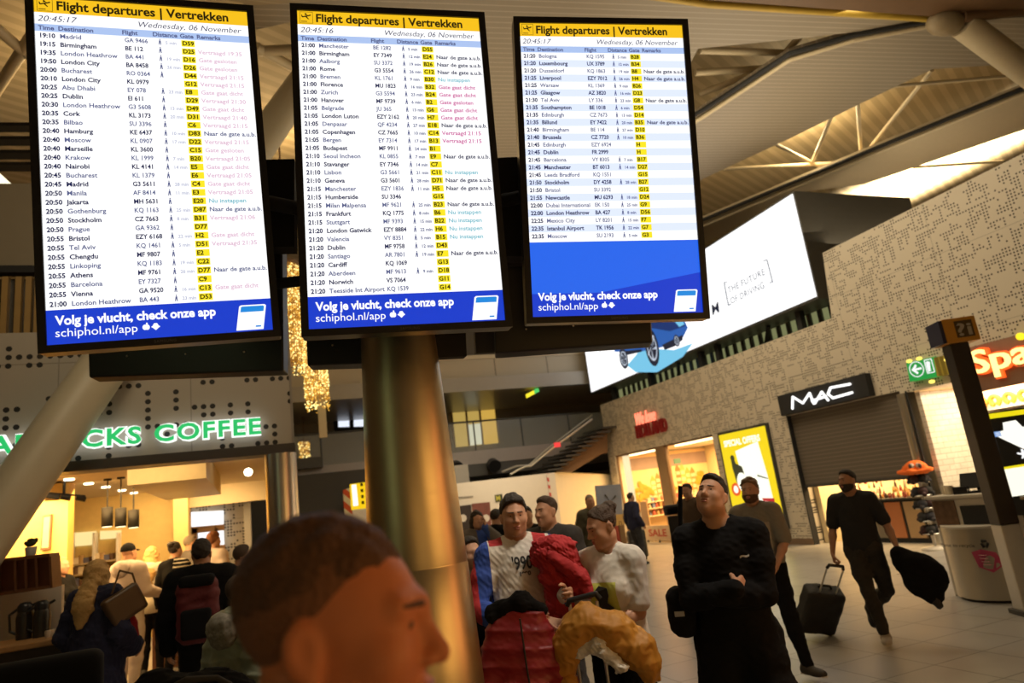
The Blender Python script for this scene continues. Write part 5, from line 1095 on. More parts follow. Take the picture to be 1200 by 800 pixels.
t = empty('recycling_bin', (7.95, 6.15, 0), 0, 'curved stainless steel recycling bin with a pink sticker', 'bin')
mb = MB(); n = 24; arc = [np.array([8.05 - .24 * math.sin(pi * k / n) ** .7, 5.72 + .84 * k / n, 0]) for k in range(n + 1)]; mb.prism(arc + [np.array([8.05, 6.56, 0]), np.array([8.05, 5.72, 0])][:0], (0, 0, .80)); mb.v = [(x, y, z + .03) for x, y, z in mb.v]; mb.build('body', mat('bin_steel', (.50, .46, .38), .35, .7, vary=.05), t, world=True)
mb = MB(); arc2 = [np.array([8.06 - .255 * math.sin(pi * k / n) ** .7, 5.71 + .86 * k / n, .83]) for k in range(n + 1)]; mb.prism(arc2, (0, 0, .025)); mb.build('rim', WHITE, t, world=True)
mb = MB(); arc3 = [np.array([8.05 - .22 * math.sin(pi * k / n) ** .7, 5.76 + .76 * k / n, 0]) for k in range(n + 1)]; mb.prism(arc3, (0, 0, .03)); mb.build('plinth', BLACKM, t, world=True)
def on_bin(y): f = (y - 5.72) / .84; return 8.05 - .24 * max(0, math.sin(pi * f)) ** .7
mb = MB(); nn = nrm((-1, -.25, 0)); rgt = nrm((.0, -1, 0))
put_text(mb, 'Time to recycle', (on_bin(6.32) - .06, 6.42, .63), rgt, EZ, .055, valign='BOTTOM_BASELINE', fit=.44)
for k in range(3):
    a = pi / 2 + k * 2 * pi / 3; c = np.array([on_bin(5.90) - .03, 5.90, .66]); mb.cyl(c + np.array([0, .042 * math.cos(a + .7), .042 * math.sin(a + .7)]), c + np.array([0, .042 * math.cos(a - .7), .042 * math.sin(a - .7)]), .011, .017, 6)
mb.build('lettering', BLACKM, t, world=True)
mb = MB(); pp = [(6.06, .57), (5.96, .60), (5.84, .56), (5.80, .42), (5.90, .34), (6.02, .40)]; mb.prism([(on_bin(y) - .008, y, z) for y, z in pp], (.006, 0, 0)); mb.m = 1
for k in range(4): mb.bb((on_bin(5.98) - .012 - .0, 6.0 - .01 * k, .53 - k * .035), (on_bin(5.98) - .004, 5.9 - .01 * k, .54 - k * .035))
mb.build('sticker', [mat('sticker_pink', (.50, .06, .16), .5), mat('sticker_white', (.6, .3, .35), .5)], t, world=True)
# information totem with its yellow cube, and the lit map board behind
t = empty('information_totem', (7.54, 5.38, 0), -.45, 'slim black information totem topped by a yellow question mark cube', 'totem')
mb = MB(); mb.bb((-.10, -.10, .92), (.10, .10, 2.92)); mb.build('post', mat('totem_black', (.03, .02, .014), .3, vary=.3, scale=3), t, bevel=.01)
mb = MB(); mb.bb((-.098, -.098, 0), (.098, .098, .92)); mb.build('lower_post', STEEL, t, bevel=.01)
mb = MB(); mb.bb((-.135, -.135, 0), (.135, .135, .05)); mb.build('foot', DARK, t, bevel=.006)
a_ = math.radians(18); cube = MB(); cube.box((0.03, 0, 3.06), (.36, .30, .28), rzm(0)); cb = cube.build('cube', mat('cube_yellow', (.62, .30, .03), .5, vary=.06), t, bevel=.006); cb.rotation_euler = (0, 0, a_ * 0)
mb = MB(); mb.bb((-.19, -.14, 2.93), (-.14, .15, 3.19)); mb.build('cube_back', mat('cube_navy', (.02, .02, .06), .4), t)
mb = MB(); mb.bb((-.03, -.158, 2.97), (.16, -.150, 3.16)); fc = mb.build('sign_face', mat('sign_olive', (.09, .06, .02), .4), t)
mb = MB(); put_text(mb, '?i', (-.02, -.161, 2.99), EX, EZ, .2, fit=.16, valign='BOTTOM_BASELINE', offset=.004); mb.build('lettering', mat('sign_pale', (.45, .42, .36), .5), fc)
t = empty('map_board', (8.05, 4.9, 0), 0, 'large lit airport map board right of the information totem', 'sign'); XQ = 8.05; kq = lambda x, y, e=0.: P(x, y, 'x', XQ - e)
ytop = kq(1157, 484)[2]; yl = kq(1158, 500)[1]
mb = MB(); mb.bb((XQ, 3.4, .95), (XQ + .12, yl, ytop)); mb.build('panel', BLACKM, t, world=True)
mb = MB(); mb.bb((XQ + .01, 3.5, 0), (XQ + .10, yl - .1, .95)); mb.build('support', mat('board_base', (.22, .13, .05), .5), t, world=True)
def kf(pts, nm, mt, e=.006): mb = MB(); mb.prism([kq(x, y, e) for x, y in pts], (.004, 0, 0)); return mb.build(nm, mt, t, world=True)
kf([(1157.5, 485), (1240, 474), (1241, 479.5), (1158, 491)], 'yellow_strip', glow('map_yellow', srgb(240, 220, 20), 1.))
kf([(1166, 507), (1176, 504), (1175, 495), (1190, 492), (1198, 500), (1240, 494), (1240, 522), (1200, 526), (1185, 519), (1168, 511)], 'map_picture', glow('map_white', (1, .98, .88), 1.1))
kf([(1163, 506), (1172, 505), (1174, 511), (1165, 512)], 'map_patch', glow('map_blue', srgb(120, 160, 220), 1.))
kf([(1192, 530), (1197, 530.5), (1196, 526), (1198, 526), (1202, 530), (1206, 529), (1206, 532), (1202, 532.5), (1199, 537), (1197, 537), (1197.5, 533), (1192, 532)], 'plane_symbol', glow('plane_white', (1, 1, 1), 1.))
kf([(1175, 550), (1240, 540), (1244, 574), (1184, 582)], 'lit_panel', glow('map_cream', (1, .97, .78), 1.15))
kf([(1174.5, 547.5), (1240, 537), (1240, 541), (1175, 551)], 'lower_strip', glow('map_yellow', srgb(240, 220, 20), 1.))
mb = MB(); mb.bb((XQ - .22, 3.4, 1.14), (XQ, yl - .28, 1.17)); mb.build('ledge', mat('ledge_cream', (.5, .38, .22), .5), t, world=True)
t = empty('bar_stool', (8.05 - .35, 4.75, 0), 0, 'dark padded seat at the right edge beside the map board', 'chair'); mb = MB(); mb.ball((0, 0, 1.02), (.20, .30, .12)); mb.build('seat', BLACKM, t); mb = MB(); mb.cyl((0, 0, 0), (0, 0, .95), .035); mb.build('leg', DARK, t); mb = MB(); mb.lathe([(.2, 0), (.2, .03), (.04, .05)]); mb.build('base', DARK, t)
# exit sign
t = empty('exit_sign', (XW - .5, 9.3, 3.1), 0, 'green emergency exit sign with a white arrow on the right wall', 'sign'); xe = XW - .12; eq = lambda x, y, e=0.: P(x, y, 'x', xe - e)
mb = MB(); mb.prism([eq(1062, 425), eq(1093.5, 418), eq(1098, 441), eq(1066, 447)], (.13, 0, 0)); mb.build('panel', glow('exit_green', srgb(10, 150, 60), 1.), t, world=True)
mb = MB()
o_ = eq(1074, 432.5, .01); U_ = (eq(1093.5, 418) - eq(1062, 425)) / 31.5; V_2 = np.array([0, 0, 1.]) * np.linalg.norm(eq(1062, 425) - eq(1066, 447)) / 22.; eu = lambda a, b_: o_ + U_ * a + V_2 * b_
mb.add([eu(-6, 0), eu(0, 6), eu(1.5, 4), eu(-1, 1.2), eu(6, 1.2), eu(6, -1.2), eu(-1, -1.2), eu(1.5, -4), eu(0, -6)], [tuple(range(9))])
ring = [(8 * math.cos(a), 8.6 * math.sin(a)) for a in np.linspace(0, 2 * pi, 24)]; mb.tube([eu(*p) for p in ring], .008, 6)
for a, b_ in (((11, -7), (11, 8)), ((11, 8), (19, 8)), ((19, 8), (19, -7)), ((19, -7), (11, -7))): mb.cyl(eu(*a), eu(*b_), .008, n=6)
mb.add([eu(12, -6), eu(15.5, -5), eu(16, 1), eu(17, 5), eu(14, 6.5), eu(12, 5)], [tuple(range(6))]); mb.build('symbols', glow('exit_white', (1, 1, 1), 1.), t, world=True)
mb = MB(); mb.prism([eq(1094, 419), eq(1112, 415), eq(1116, 438), eq(1098, 441)], (.13, 0, 0)); mb.build('side', striped('yellow_ribs', (.42, .34, .04), (.22, .17, .02), .10, (0, 1, 0), .7, .5), t, world=True)
for i, (x, y) in enumerate([(1065.5, 423), (1077, 420), (1092, 447), (1110, 421)]):
    mb = MB(); p = eq(x, y, .06); mb.ball(p, (.05, .06, .035), 10, 6); mb.build('lamp', glow('lamp_yellow', (1, .75, .12), 1.6), t, world=True)
# ------------------------------------------------------------------ coffee shop on the left
m = MB(); m.bb((-9, FY, 2.80), (.43, FY + .3, 4.26)); m.bb((.40, FY, 4.2), (.43, FY + .3, 4.32)); struct(m.build('wall_coffee_front', FACM, recenter=False))
m = MB(); m.bb((-9, FY - .06, 2.69), (.46, FY + .3, 2.80)); struct(m.build('trim_26', mat('fascia_dark', (.06, .05, .045), .4), recenter=False))
m = MB(); m.bb((.43, FY + .02, 2.69), (.46, FY + .3, 4.4)); struct(m.build('trim_27', GREYP, recenter=False))
m = MB(); m.bb((-9, FY + .5, 4.26), (-1.7, FY + .6, 5.06)); struct(m.build('wall_coffee_upper', mat('smoked_glass', (.06, .05, .035), .25, vary=.4, scale=2), recenter=False))
for i, x in enumerate((5, 21, 33, 44)):
    m = MB(); p = P(x, 360, 'y', FY + .42); m.bb((p[0] - .03, FY + .4, 4.2), (p[0] + .03, FY + .5, 5.06)); o = m.build('mullion', mat('brass_frame', (.35, .22, .07), .4)); tag(o, 'thin brass mullion of the dark window over the coffee shop fascia, %s from the left' % ['first', 'second', 'third', 'fourth'][i], 'mullion', 'brass mullions')
t = empty('coffee_sign', (-1.4, FY, 2.94), 0, 'white and green lit STARBUCKS COFFEE letters on the grey fascia', 'sign')
p0, p1 = P(181, 519, 'y', FY - .1), P(306, 506, 'y', FY - .1); wd = p1[0] - p0[0]; zb_ = (p0[2] + p1[2]) / 2
for nm, off, yy, mt in (('white_edge', .016, .08, glow('letter_white', (.95, 1, .95), 1.25)), ('green_face', .003, .105, glow('letter_green', (.02, .55, .14), 1.))):
    for word, x_, f_ in (('COFFEE', p0[0], wd), ('STARBUCKS', p0[0] - .13 - wd * 1.56, wd * 1.56)):
        mb = MB(); put_text(mb, word, (x_, FY - yy, zb_), EX, EZ, .255, fit=f_, valign='BOTTOM_BASELINE', offset=off + .004, extrude=.02, width=1.14); mb.build(nm, mt, t, world=True)
t = empty('round_column', (.28, FY + .1, 0), 0, 'shiny round steel column under the right end of the coffee shop fascia', 'column')
cc = (P(330, 560, 'y', FY + .0)[0], FY + .05, 0); r0_ = np.linalg.norm(P(349, 560, 'y', FY) - P(311, 560, 'y', FY)) / 2
mb = MB(); mb.lathe([(r0_, 0), (r0_, 2.69)], cc, 48); mb.build('shaft', mat('mirror_steel', (.62, .60, .57), .30, 1., vary=.04), t, world=True); mb = MB(); mb.lathe([(r0_ + .04, 0), (r0_ + .04, .10), (r0_, .12)], cc, 48); mb.build('base_ring', DARK, t, world=True)
# interior
YB = 17.0
m = MB(); m.bb((-12, FY + .3, 2.98), (-.95, YB + .4, 3.08)); struct(m.build('ceiling_coffee', mat('coffee_ceiling', (.58, .48, .32), .7), recenter=False))
m = MB(); m.bb((-.95, FY + .3, 2.98), (.43, YB + 3, 3.08)); struct(m.build('ceiling_coffee_right', mat('coffee_ceiling', (.58, .48, .32), .7), recenter=False))
xb = P(206, 600, 'y', YB)[0]
m = MB(); m.bb((-12, YB, 0), (xb, YB + .3, 3.0)); m.bb((xb, YB - .5, 0), (xb + .28, YB + .3, 3.0)); struct(m.build('wall_coffee_back', mat('coffee_wall', (.64, .46, .17), .7), recenter=False))
m = MB(); a, b = P(172, 560, 'z', 2.72), P(240, 578, 'z', 2.62); m.bb((-1.55, 10.2, 2.62), (P(247, 566, 'y', 11.2)[0], 14.4, 2.98)); struct(m.build('trim_28', mat('coffee_bulkhead', (.60, .52, .36), .5), recenter=False))
yw = P(45, 600, 'y', 13.0)[0]; yw2 = P(87, 600, 'y', 13.0)[0]
m = MB(); m.bb((yw - .9, 12.6, 0), (yw2, 13.0, 2.95)); struct(m.build('wall_menu', mat('yellow_wall', (.66, .44, .12), .6), recenter=False))
m = MB(); m.bb((yw, 12.55, 0), (yw2, 12.6, 1.72)); struct(m.build('trim_29', WOOD2, recenter=False))
t = empty('framed_menu', P(53, 640, 'y', 12.5), 0, 'narrow framed notice on the yellow coffee shop wall', 'frame'); fy_ = lambda x, y, e=0.: P(x, y, 'y', 12.5 - e)
mb = MB(); mb.prism([fy_(50, 604), fy_(60, 602), fy_(58, 643), fy_(47, 645)], (0, .095, 0)); mb.build('frame', WOOD, t, world=True); mb = MB(); mb.prism([fy_(51.5, 606, .01), fy_(58.3, 605, .01), fy_(56.5, 641, .01), fy_(48.8, 642, .01)], (0, .01, 0)); mb.build('sheet', mat('paper_cream', (.62, .46, .22), .6), t, world=True)
m = MB(); m.bb((.38, FY + .3, 0), (.43, 16.5, 2.98)); struct(m.build('wall_coffee_right', mat('coffee_wall', (.64, .46, .17), .7), recenter=False))
# pendants
for i, (x, y0, y1, y2) in enumerate(((125.5, 555, 594, 617), (141.5, 560, 595, 617), (156.5, 563, 597, 618))):
    d_ = 11.0; p = D(x, y2, d_); pt = D(x, y1, d_); k_ = 8 / 800. * 0
    t = empty('pendant_lamp', (p[0], p[1], p[2]), 0, '%s of three black cylinder pendant lamps in the coffee shop' % ['left', 'middle', 'right'][i], 'lamp', 'pendant lamps in the coffee shop')
    h = pt[2] - p[2]; rr = 6 * d_ / 800.
    mb = MB(); mb.lathe([(rr * .9, .005), (rr, 0), (rr, h), (rr * .2, h + .01)], n=24); mb.build('shade', mat('lamp_black', (.010, .009, .008), .6), t)
    mb = MB(); mb.cyl((0, 0, h), (0, 0, 2.98 - p[2]), .010, n=8); mb.build('cord', BLACKM, t); mb = MB(); mb.cyl((0, 0, 2.95 - p[2]), (0, 0, 2.98 - p[2]), .06, n=16); mb.build('ceiling_cap', BLACKM, t)
    mb = MB(); mb.cyl((0, 0, -.004), (0, 0, .012), rr * .82, n=20); mb.build('bulb', glow('pendant_bulb', (1, .85, .5), 4.), t)
for i, (x, y) in enumerate(((81, 561), (104, 566), (124, 570), (143, 574), (157, 577))):
    p = P(x, y, 'z', 2.975); mb = MB(); mb.cyl(p, p + np.array([0, 0, -.02]), .07, n=18); o = mb.build('downlight', glow('downlight_glow', (1, .86, .55), 6.)); tag(o, 'round ceiling downlight in the coffee shop, %s from the left' % ['first', 'second', 'third', 'fourth', 'fifth'][i], 'light', 'coffee shop downlights')
p = P(291, 553, 'z', 2.75); mb = MB(); mb.ball(p, (.06, .06, .06)); o = mb.build('spot_lamp', glow('spot_glow', (1, .88, .6), 14.)); tag(o, 'bright spot lamp under the coffee shop ceiling near the steel column', 'lamp')
t = empty('track_spots', P(70, 582, 'y', 12.4), 0, 'row of dark track spotlights over the framed notice', 'light')
for x, y in ((54, 580), (64, 581.5), (77, 583), (95, 584)): mb = MB(); p = P(x, y, 'y', 12.4); mb.cyl(p + np.array([-.06, 0, .02]), p + np.array([.06, 0, -.02]), .04, n=12); mb.build('spot', BLACKM, t, world=True)
mb = MB(); mb.cyl(P(50, 577, 'y', 12.4), P(100, 581, 'y', 12.4), .015, n=8); mb.build('track', BLACKM, t, world=True)
mb = MB(); p = P(75, 579, 'y', 12.4); mb.cyl(p, (p[0], p[1], 3.0), .02, n=8); mb.build('stem', BLACKM, t, world=True)
# back shelves with lit menu panels and goods
t = empty('back_shelves', P(115, 700, 'y', YB - .3), 0, 'lit shelves behind the coffee counter with menu panels above', 'shelf'); sy = lambda x, y, e=0.: P(x, y, 'y', YB - .05 - e)
for pts, mt in (([(88, 624), (113, 622), (113, 638), (88, 640)], glow('menu_warm', (1, .78, .32), 1.0)), ([(117, 622), (142, 621), (142, 630), (117, 632)], glow('menu_warm', (1, .78, .32), 1.0))): mb = MB(); mb.prism([sy(*q_, .03) for q_ in pts], (0, .03, 0)); mb.build('menu_panel', mt, t, world=True)
for y in (660, 672, 686): mb = MB(); a = sy(87, y + 1); b = sy(140, y); mb.bb((a[0], YB - .4, a[2] - .03), (b[0], YB - .05, a[2])); mb.build('shelf_board', mat('shelf_grey', (.38, .28, .15), .5), t, world=True)
for x in (87, 114, 141): mb = MB(); a = sy(x, 624); mb.bb((a[0] - .02, YB - .4, .6), (a[0] + .02, YB - .04, a[2])); mb.build('upright', WHITE, t, world=True)
for k in range(22):
    y = (660, 672, 686)[k % 3]; a = sy(87, y + 1); b = sy(140, y); x = a[0] + .08 + (b[0] - a[0] - .16) * ((k // 3) / 7.2); z = a[2]; mb = MB(); h = r_.uniform(.10, .17)
    if k % 2: mb.lathe([(.045, 0), (.055, h)], (x, YB - .28, z), 12)
    else: mb.bb((x - .05, YB - .32, z), (x + .05, YB - .22, z + h))
    tag(mb.build('jar', mat(['jar_white', 'jar_brown', 'jar_blue', 'jar_tan'][k % 4], [(.6, .5, .35), (.12, .06, .03), (.10, .10, .16), (.4, .25, .1)][k % 4], .5)), 'small container on the lit back shelves of the coffee shop', 'container', 'containers on the back shelves')
m = MB(); a = P(56, 700, 'y', 10.6); m.bb((a[0], 10.3, 0), (P(140, 700, 'y', 10.6)[0], 10.8, 1.0)); o = m.build('service_counter', WOOD); tag(o, 'brown wooden coffee counter behind the queue', 'counter')
m = MB(); a = P(160, 700, 'y', 10.9); m.bb((a[0], 12.4, 0), (a[0] + 1.0, 12.8, 1.05)); o = m.build('display_counter', WOOD); tag(o, 'brown counter end between the pink hoodie and the white jacket', 'counter')
# opening to the hall beyond, right
m = MB(); y2 = 19.; a = P(195, 640, 'y', y2); b = P(288, 640, 'y', y2); m.bb((a[0], y2, 0), (b[0], y2 + .2, 2.95)); struct(m.build('wall_beyond', perforated('perforated_beyond', (.55, .47, .34), (.05, .04, .03), .07, .024, .56, 0, 2, 2.4, 1.5, (.16, .45)), recenter=False))
m = MB(); m.bb((b[0], y2 - 1.5, 0), (b[0] + .15, y2 + .2, 2.95)); struct(m.build('wall_beyond_side', GREYP, recenter=False))
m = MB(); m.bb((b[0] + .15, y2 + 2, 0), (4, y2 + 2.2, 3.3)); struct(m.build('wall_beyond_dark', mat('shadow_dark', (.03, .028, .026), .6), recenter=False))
m = MB(); a2 = P(217, 570, 'y', 17.); b2 = P(313, 585, 'y', 17.); m.bb((a2[0], 16.9, b2[2]), (b2[0] + .3, 17.1, 3.3)); struct(m.build('trim_30', CREAM, recenter=False))
t = empty('white_screen', P(240, 616, 'y', 18.8), 0, 'bright white screen seen through the coffee shop above a wooden frame', 'screen'); wy = lambda x, y, e=0.: P(x, y, 'y', 18.8 - e)
mb = MB(); mb.prism([wy(219, 600), wy(262, 598), wy(262, 615), wy(220, 618)], (0, .05, 0)); mb.build('display', glow('white_display', (1, 1, 1), 1.2), t, world=True)
mb = MB(); mb.prism([wy(232, 622, .1), wy(262, 620, .1), wy(263, 640, .1), wy(233, 642, .1)], (0, .04, 0)); mb.build('lower_display', glow('white_display', (1, 1, 1), 1.2), t, world=True)
mb = MB()
for pts in ([(206, 619), (263, 614), (263, 621), (206, 627)], [(206, 620), (231, 619), (231, 665), (206, 665)], [(252, 618), (255, 618), (255, 645), (252, 645)], [(206, 640), (264, 638), (268, 736), (206, 738)]): mb.prism([wy(*q_, .2) for q_ in pts], (0, .05, 0))
mb.build('wooden_frame', WOOD2, t, world=True)
# condiment stand, left foreground of the shop
dS = 6.3; cs = lambda x, y, d=6.3: D(x, y, d)
t = empty('cubby_shelf', cs(27, 699), 0, 'dark brown open cubby shelf at the left edge of the picture', 'shelf')
mb = MB(); a, b, c, d = cs(-30, 662), cs(58, 652), cs(60, 689), cs(-30, 702)
mb.prism([a, b, b + np.array([0, .35, 0]), a + np.array([0, .35, 0])], (0, 0, .03)); mb.prism([d, c, c + np.array([0, .35, 0]), d + np.array([0, .35, 0])], (0, 0, .03)); mb.build('boards', WOOD, t, world=True)
mb = MB(); mb.prism([p + np.array([0, .05, 0]) for p in (a, b, c, d)], (0, .02, 0)); mb.build('back_panel', mat('cubby_back', (.15, .05, .02), .6, vary=.2), t, world=True)
for u in (.0, .3, .52, .66, .8, .985): mb = MB(); p, q_ = lin(a, b, u), lin(d, c, u); mb.prism([p, p + np.array([.02, 0, 0]), q_ + np.array([.02, 0, 0]), q_], (0, .33, 0)); mb.build('divider', WOOD, t, world=True)
t = empty('plant_pot', cs(36, 652, 6.45), 0, 'small potted plant on top of the brown cubby shelf', 'plant'); mb = MB(); mb.lathe([(.04, 0.0), (.05, .09), (.04, .09)], n=18); mb.build('pot', GREYP, t); mb = MB()
for j in range(26): a_ = j * 2.4; rr = .01 + .035 * r_.random(); mb.ball((rr * math.cos(a_), rr * math.sin(a_), .10 + .06 * r_.random()), (.018, .006, .02), 8, 5)
mb.build('leaves', mat('leaf_green', (.025, .035, .012), .6), t)
m = MB(); a, b = cs(-30, 775), cs(56, 690); m.bb((cs(-40, 700)[0], cs(20, 700, 6.7)[1], 0), (cs(53, 700)[0], cs(20, 700, 6.7)[1] + .1, b[2])); struct(m.build('wall_condiment', WHITE, recenter=False))
t = empty('condiment_bar', cs(45, 760), 0, 'wooden condiment bar with dark front at the lower left', 'counter'); zc = cs(60, 742)[2]
p_, q2 = cs(-40, 745, 5.9), cs(95, 738, 6.0); mb = MB(); mb.bb((p_[0], q2[1] - .1, zc - .05), (q2[0], q2[1] + .5, zc)); mb.build('top', WOOD2, t, world=True, bevel=.01); mb = MB(); mb.bb((p_[0], q2[1] + .0, 0), (q2[0] - .06, q2[1] + .45, zc - .05)); mb.build('body', mat('bar_dark', (.04, .025, .015), .5), t, world=True)
for i, (x, y, lab) in enumerate(((29, 732, 'black steel thermos jug on the condiment bar, left of a pair'), (49, 731, 'black steel thermos jug on the condiment bar, right of a pair'))):
    p = cs(x, y, 6.15); t = empty('thermos_jug', (p[0], p[1], zc), 0, lab, 'jug', 'thermos jugs'); mb = MB(); mb.lathe([(.065, 0), (.07, .18), (.06, .23), (.045, .25)], n=20); mb.build('body', mat('jug_dark', (.05, .045, .04), .3, .6), t); mb = MB(); mb.lathe([(.06, .235), (.062, .28), (.04, .31), (.01, .315)], n=20); mb.build('lid', BLACK, t); mb = MB(); mb.tube([(-.06, 0, .26), (-.12, 0, .22), (-.11, 0, .08), (-.065, 0, .05)], .011, 8); mb.build('handle', BLACK, t); mb = MB(); mb.cyl((.04, 0, .27), (.10, 0, .30), .015, .01); mb.build('spout', BLACK, t)
p = cs(81, 738, 5.95); mb = MB(); mb.lathe([(.035, 0), (.042, .13), (.038, .13), (.032, .01)], (p[0], p[1], zc), 18); o = mb.build('glass', gm); tag(o, 'clear drinking glass at the end of the condiment bar', 'glass')
for k in range(4): p = cs(56 + k * 4, 741, 6.0 + .03 * k); mb = MB(); mb.lathe([(.02, 0), (.025, .05), (.02, .06)], (p[0], p[1], zc), 10); tag(mb.build('shaker', mat('shaker_white', (.5, .4, .3), .4)), 'tiny pale shaker on the condiment bar', 'shaker', 'shakers on the condiment bar')
t = empty('bench', D(50, 800, 3.4), 0, 'dark padded bench back along the lower left edge', 'bench'); a, b = D(-60, 786, 3.4), D(118, 777, 3.5); S = Sdf(); L_ = b[0] - a[0]
t.location = ((a[0] + b[0]) / 2, (a[1] + b[1]) / 2, 0); S.rbox((0, 0, a[2] - .28), (L_ / 2, .07, .28), .05); net_obj('backrest', S.mesh(.02), mat('bench_black', (.006, .006, .007), .85, spec=.2), t); S = Sdf(); S.rbox((0, .3, .40), (L_ / 2, .28, .07), .04); net_obj('seat', S.mesh(.02), mat('bench_black', (.006, .006, .007), .85, spec=.2), t)
mb = MB()
for sx in (-1, 1): mb.bb((sx * L_ * .42 - .03, .1, 0), (sx * L_ * .42 + .03, .5, .36))
mb.bb((-L_ * .45, -.02, .02), (L_ * .45, .03, .5)); mb.build('frame', DARK, t)

# ------------------------------------------------------------------ golden light curtains and the yellow direction sign
def light_curtain(px, ytop, ybot, d, half, label, n):
    c = D(px, ybot, d); ct = D(px, ytop, d); r0_ = half * d / 800.; h = ct[2] - c[2]; t = empty('light_curtain', (c[0], c[1], c[2]), 0, label, 'lamp', 'golden hanging light curtains')
    for nm, col, st, q_ in (('lights', (1, .50, .06), 1.0, .62), ('bright_lights', (1, .78, .28), 2.2, .38)):
        mb = MB()
        for k in range(int(n * q_)):
            a = rng.rand() * 2 * pi; rr = r0_ * (.80 + .22 * rng.rand()); z = h * rng.rand(); s = .011 * d / 12. * (1 + .6 * rng.rand()); x, y = rr * math.cos(a), rr * math.sin(a)
            z -= .25 * rng.rand() * (1 if z < .1 else 0)
            mb.add([(x - s, y, z), (x + s, y, z), (x, y - s, z), (x, y + s, z), (x, y, z - s), (x, y, z + s)], [(0, 2, 5), (2, 1, 5), (1, 3, 5), (3, 0, 5), (2, 0, 4), (1, 2, 4), (3, 1, 4), (0, 3, 4)])
        o = mb.build(nm, glow('gold_' + nm, col, st, False), t); o['kind'] = 'stuff'
    mb = MB()
    for k in range(26): a = k * 2 * pi / 26; mb.cyl((r0_ * .9 * math.cos(a), r0_ * .9 * math.sin(a), .0), (r0_ * .9 * math.cos(a), r0_ * .9 * math.sin(a), h), .012, n=5)
    o = mb.build('strings', mat('gold_string', (.42, .22, .05), .5, emit=(.5, .22, .03), strength=.25, sample=False), t)
    mb = MB(); mb.lathe([(r0_ * 1.02, h), (r0_ * 1.02, h + .08)], n=28); mb.cyl((0, 0, h + .05), (0, 0, ZD - c[2]), .02, n=8); mb.build('hoop', BROWNM, t)
    return t
light_curtain(340, 300, 427, 14.0, 15.5, 'large golden hanging light curtain between the left and middle flight screens', 2600)
light_curtain(372, 385, 470, 16.5, 14, 'smaller golden hanging light curtain left of the steel column', 1900)
p0, p1 = D(374, 462, 16.4), D(381, 513, 16.4); mb = MB(); mb.box((p0 + p1) / 2, (.18, .10, p0[2] - p1[2])); mb.cyl(p0, (p0[0], p0[1], ZD), .008, n=6); o = mb.build('hanging_banner', BEIGEM); tag(o, 'slim pale banner hanging below the smaller golden light curtain', 'banner')
mb = MB(); p = P(358, 540, 'y', MZ - .3); mb.bb(p + np.array([-.9, 0, -.25]), p + np.array([.55, .3, .1])); o = mb.build('planter', DARK); tag(o, 'dark planter ledge on the gallery edge left of the steel column', 'planter')
light_curtain(357, 517, 531, 25, 6, 'faint golden light cluster on the gallery behind the planter ledge', 160)
t = empty('direction_sign', P(425, 600, 'y', 15), 0, 'yellow lit direction sign just left of the steel column', 'sign'); dy_ = lambda x, y, e=0.: P(x, y, 'y', 15 - e)
mb = MB(); mb.prism([dy_(411, 567), dy_(450, 562), dy_(452, 593), dy_(413, 597)], (0, .2, 0)); mb.build('panel', glow('direction_yellow', srgb(250, 205, 15), 1.), t, world=True)
mb = MB(); mb.prism([dy_(412, 568, .01), dy_(417.5, 567.5, .01), dy_(420, 592, .01), dy_(414, 593, .01)], (0, .01, 0)); mb.build('white_strip', glow('direction_white', (1, 1, .9), 1.2), t, world=True)
mb = MB(); pp_ = dy_(432, 590, -.1); mb.cyl((pp_[0], pp_[1], 0), (pp_[0], pp_[1], pp_[2] + .3), .05, n=12); mb.build('post', STEEL, t, world=True)
mb = MB()
for k in range(4):
    y = 566 + k * 7; mb.prism([dy_(422 + k * .5, y, .01), dy_(425 + k * .5, y - .4, .01), dy_(425.5 + k * .5, y + 3.2, .01), dy_(422.5 + k * .5, y + 3.6, .01)], (0, .005, 0)); mb.prism([dy_(428 + k * .5, y + .4, .01), dy_(434 + k * .5, y - .4, .01), dy_(434 + k * .5, y + 1.8, .01), dy_(428 + k * .5, y + 2.6, .01)], (0, .005, 0))
mb.build('symbols', mat('sign_ink', (.03, .02, .0), .6), t, world=True)
mb = MB(); a, b = dy_(402, 574, -1), dy_(411, 571, -1); mb.prism([a, b, (b[0], b[1], 0), (a[0], a[1], 0)], (0, .1, 0)); o = mb.build('striped_barrier', striped('barrier_stripes', (.5, .06, .03), (.6, .55, .48), .22, (.7, 0, .7), .5)); tag(o, 'red and white striped barrier edge left of the yellow direction sign', 'barrier')
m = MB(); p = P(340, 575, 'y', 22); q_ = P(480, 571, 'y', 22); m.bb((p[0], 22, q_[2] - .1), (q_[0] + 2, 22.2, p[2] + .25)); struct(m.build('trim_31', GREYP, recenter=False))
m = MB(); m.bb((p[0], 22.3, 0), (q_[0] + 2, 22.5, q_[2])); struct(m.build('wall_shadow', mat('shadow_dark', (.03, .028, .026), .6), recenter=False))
for i, x in enumerate((370, 374)): m = MB(); p = P(x, 590, 'y', 21.8); m.cyl((p[0], 21.8, 0), (p[0], 21.8, q_[2]), .03, n=8); tag(m.build('thin_post', STEEL), 'thin steel post in the dark gap above the foreground man, %s of two' % ['left', 'right'][i], 'post', 'thin posts')
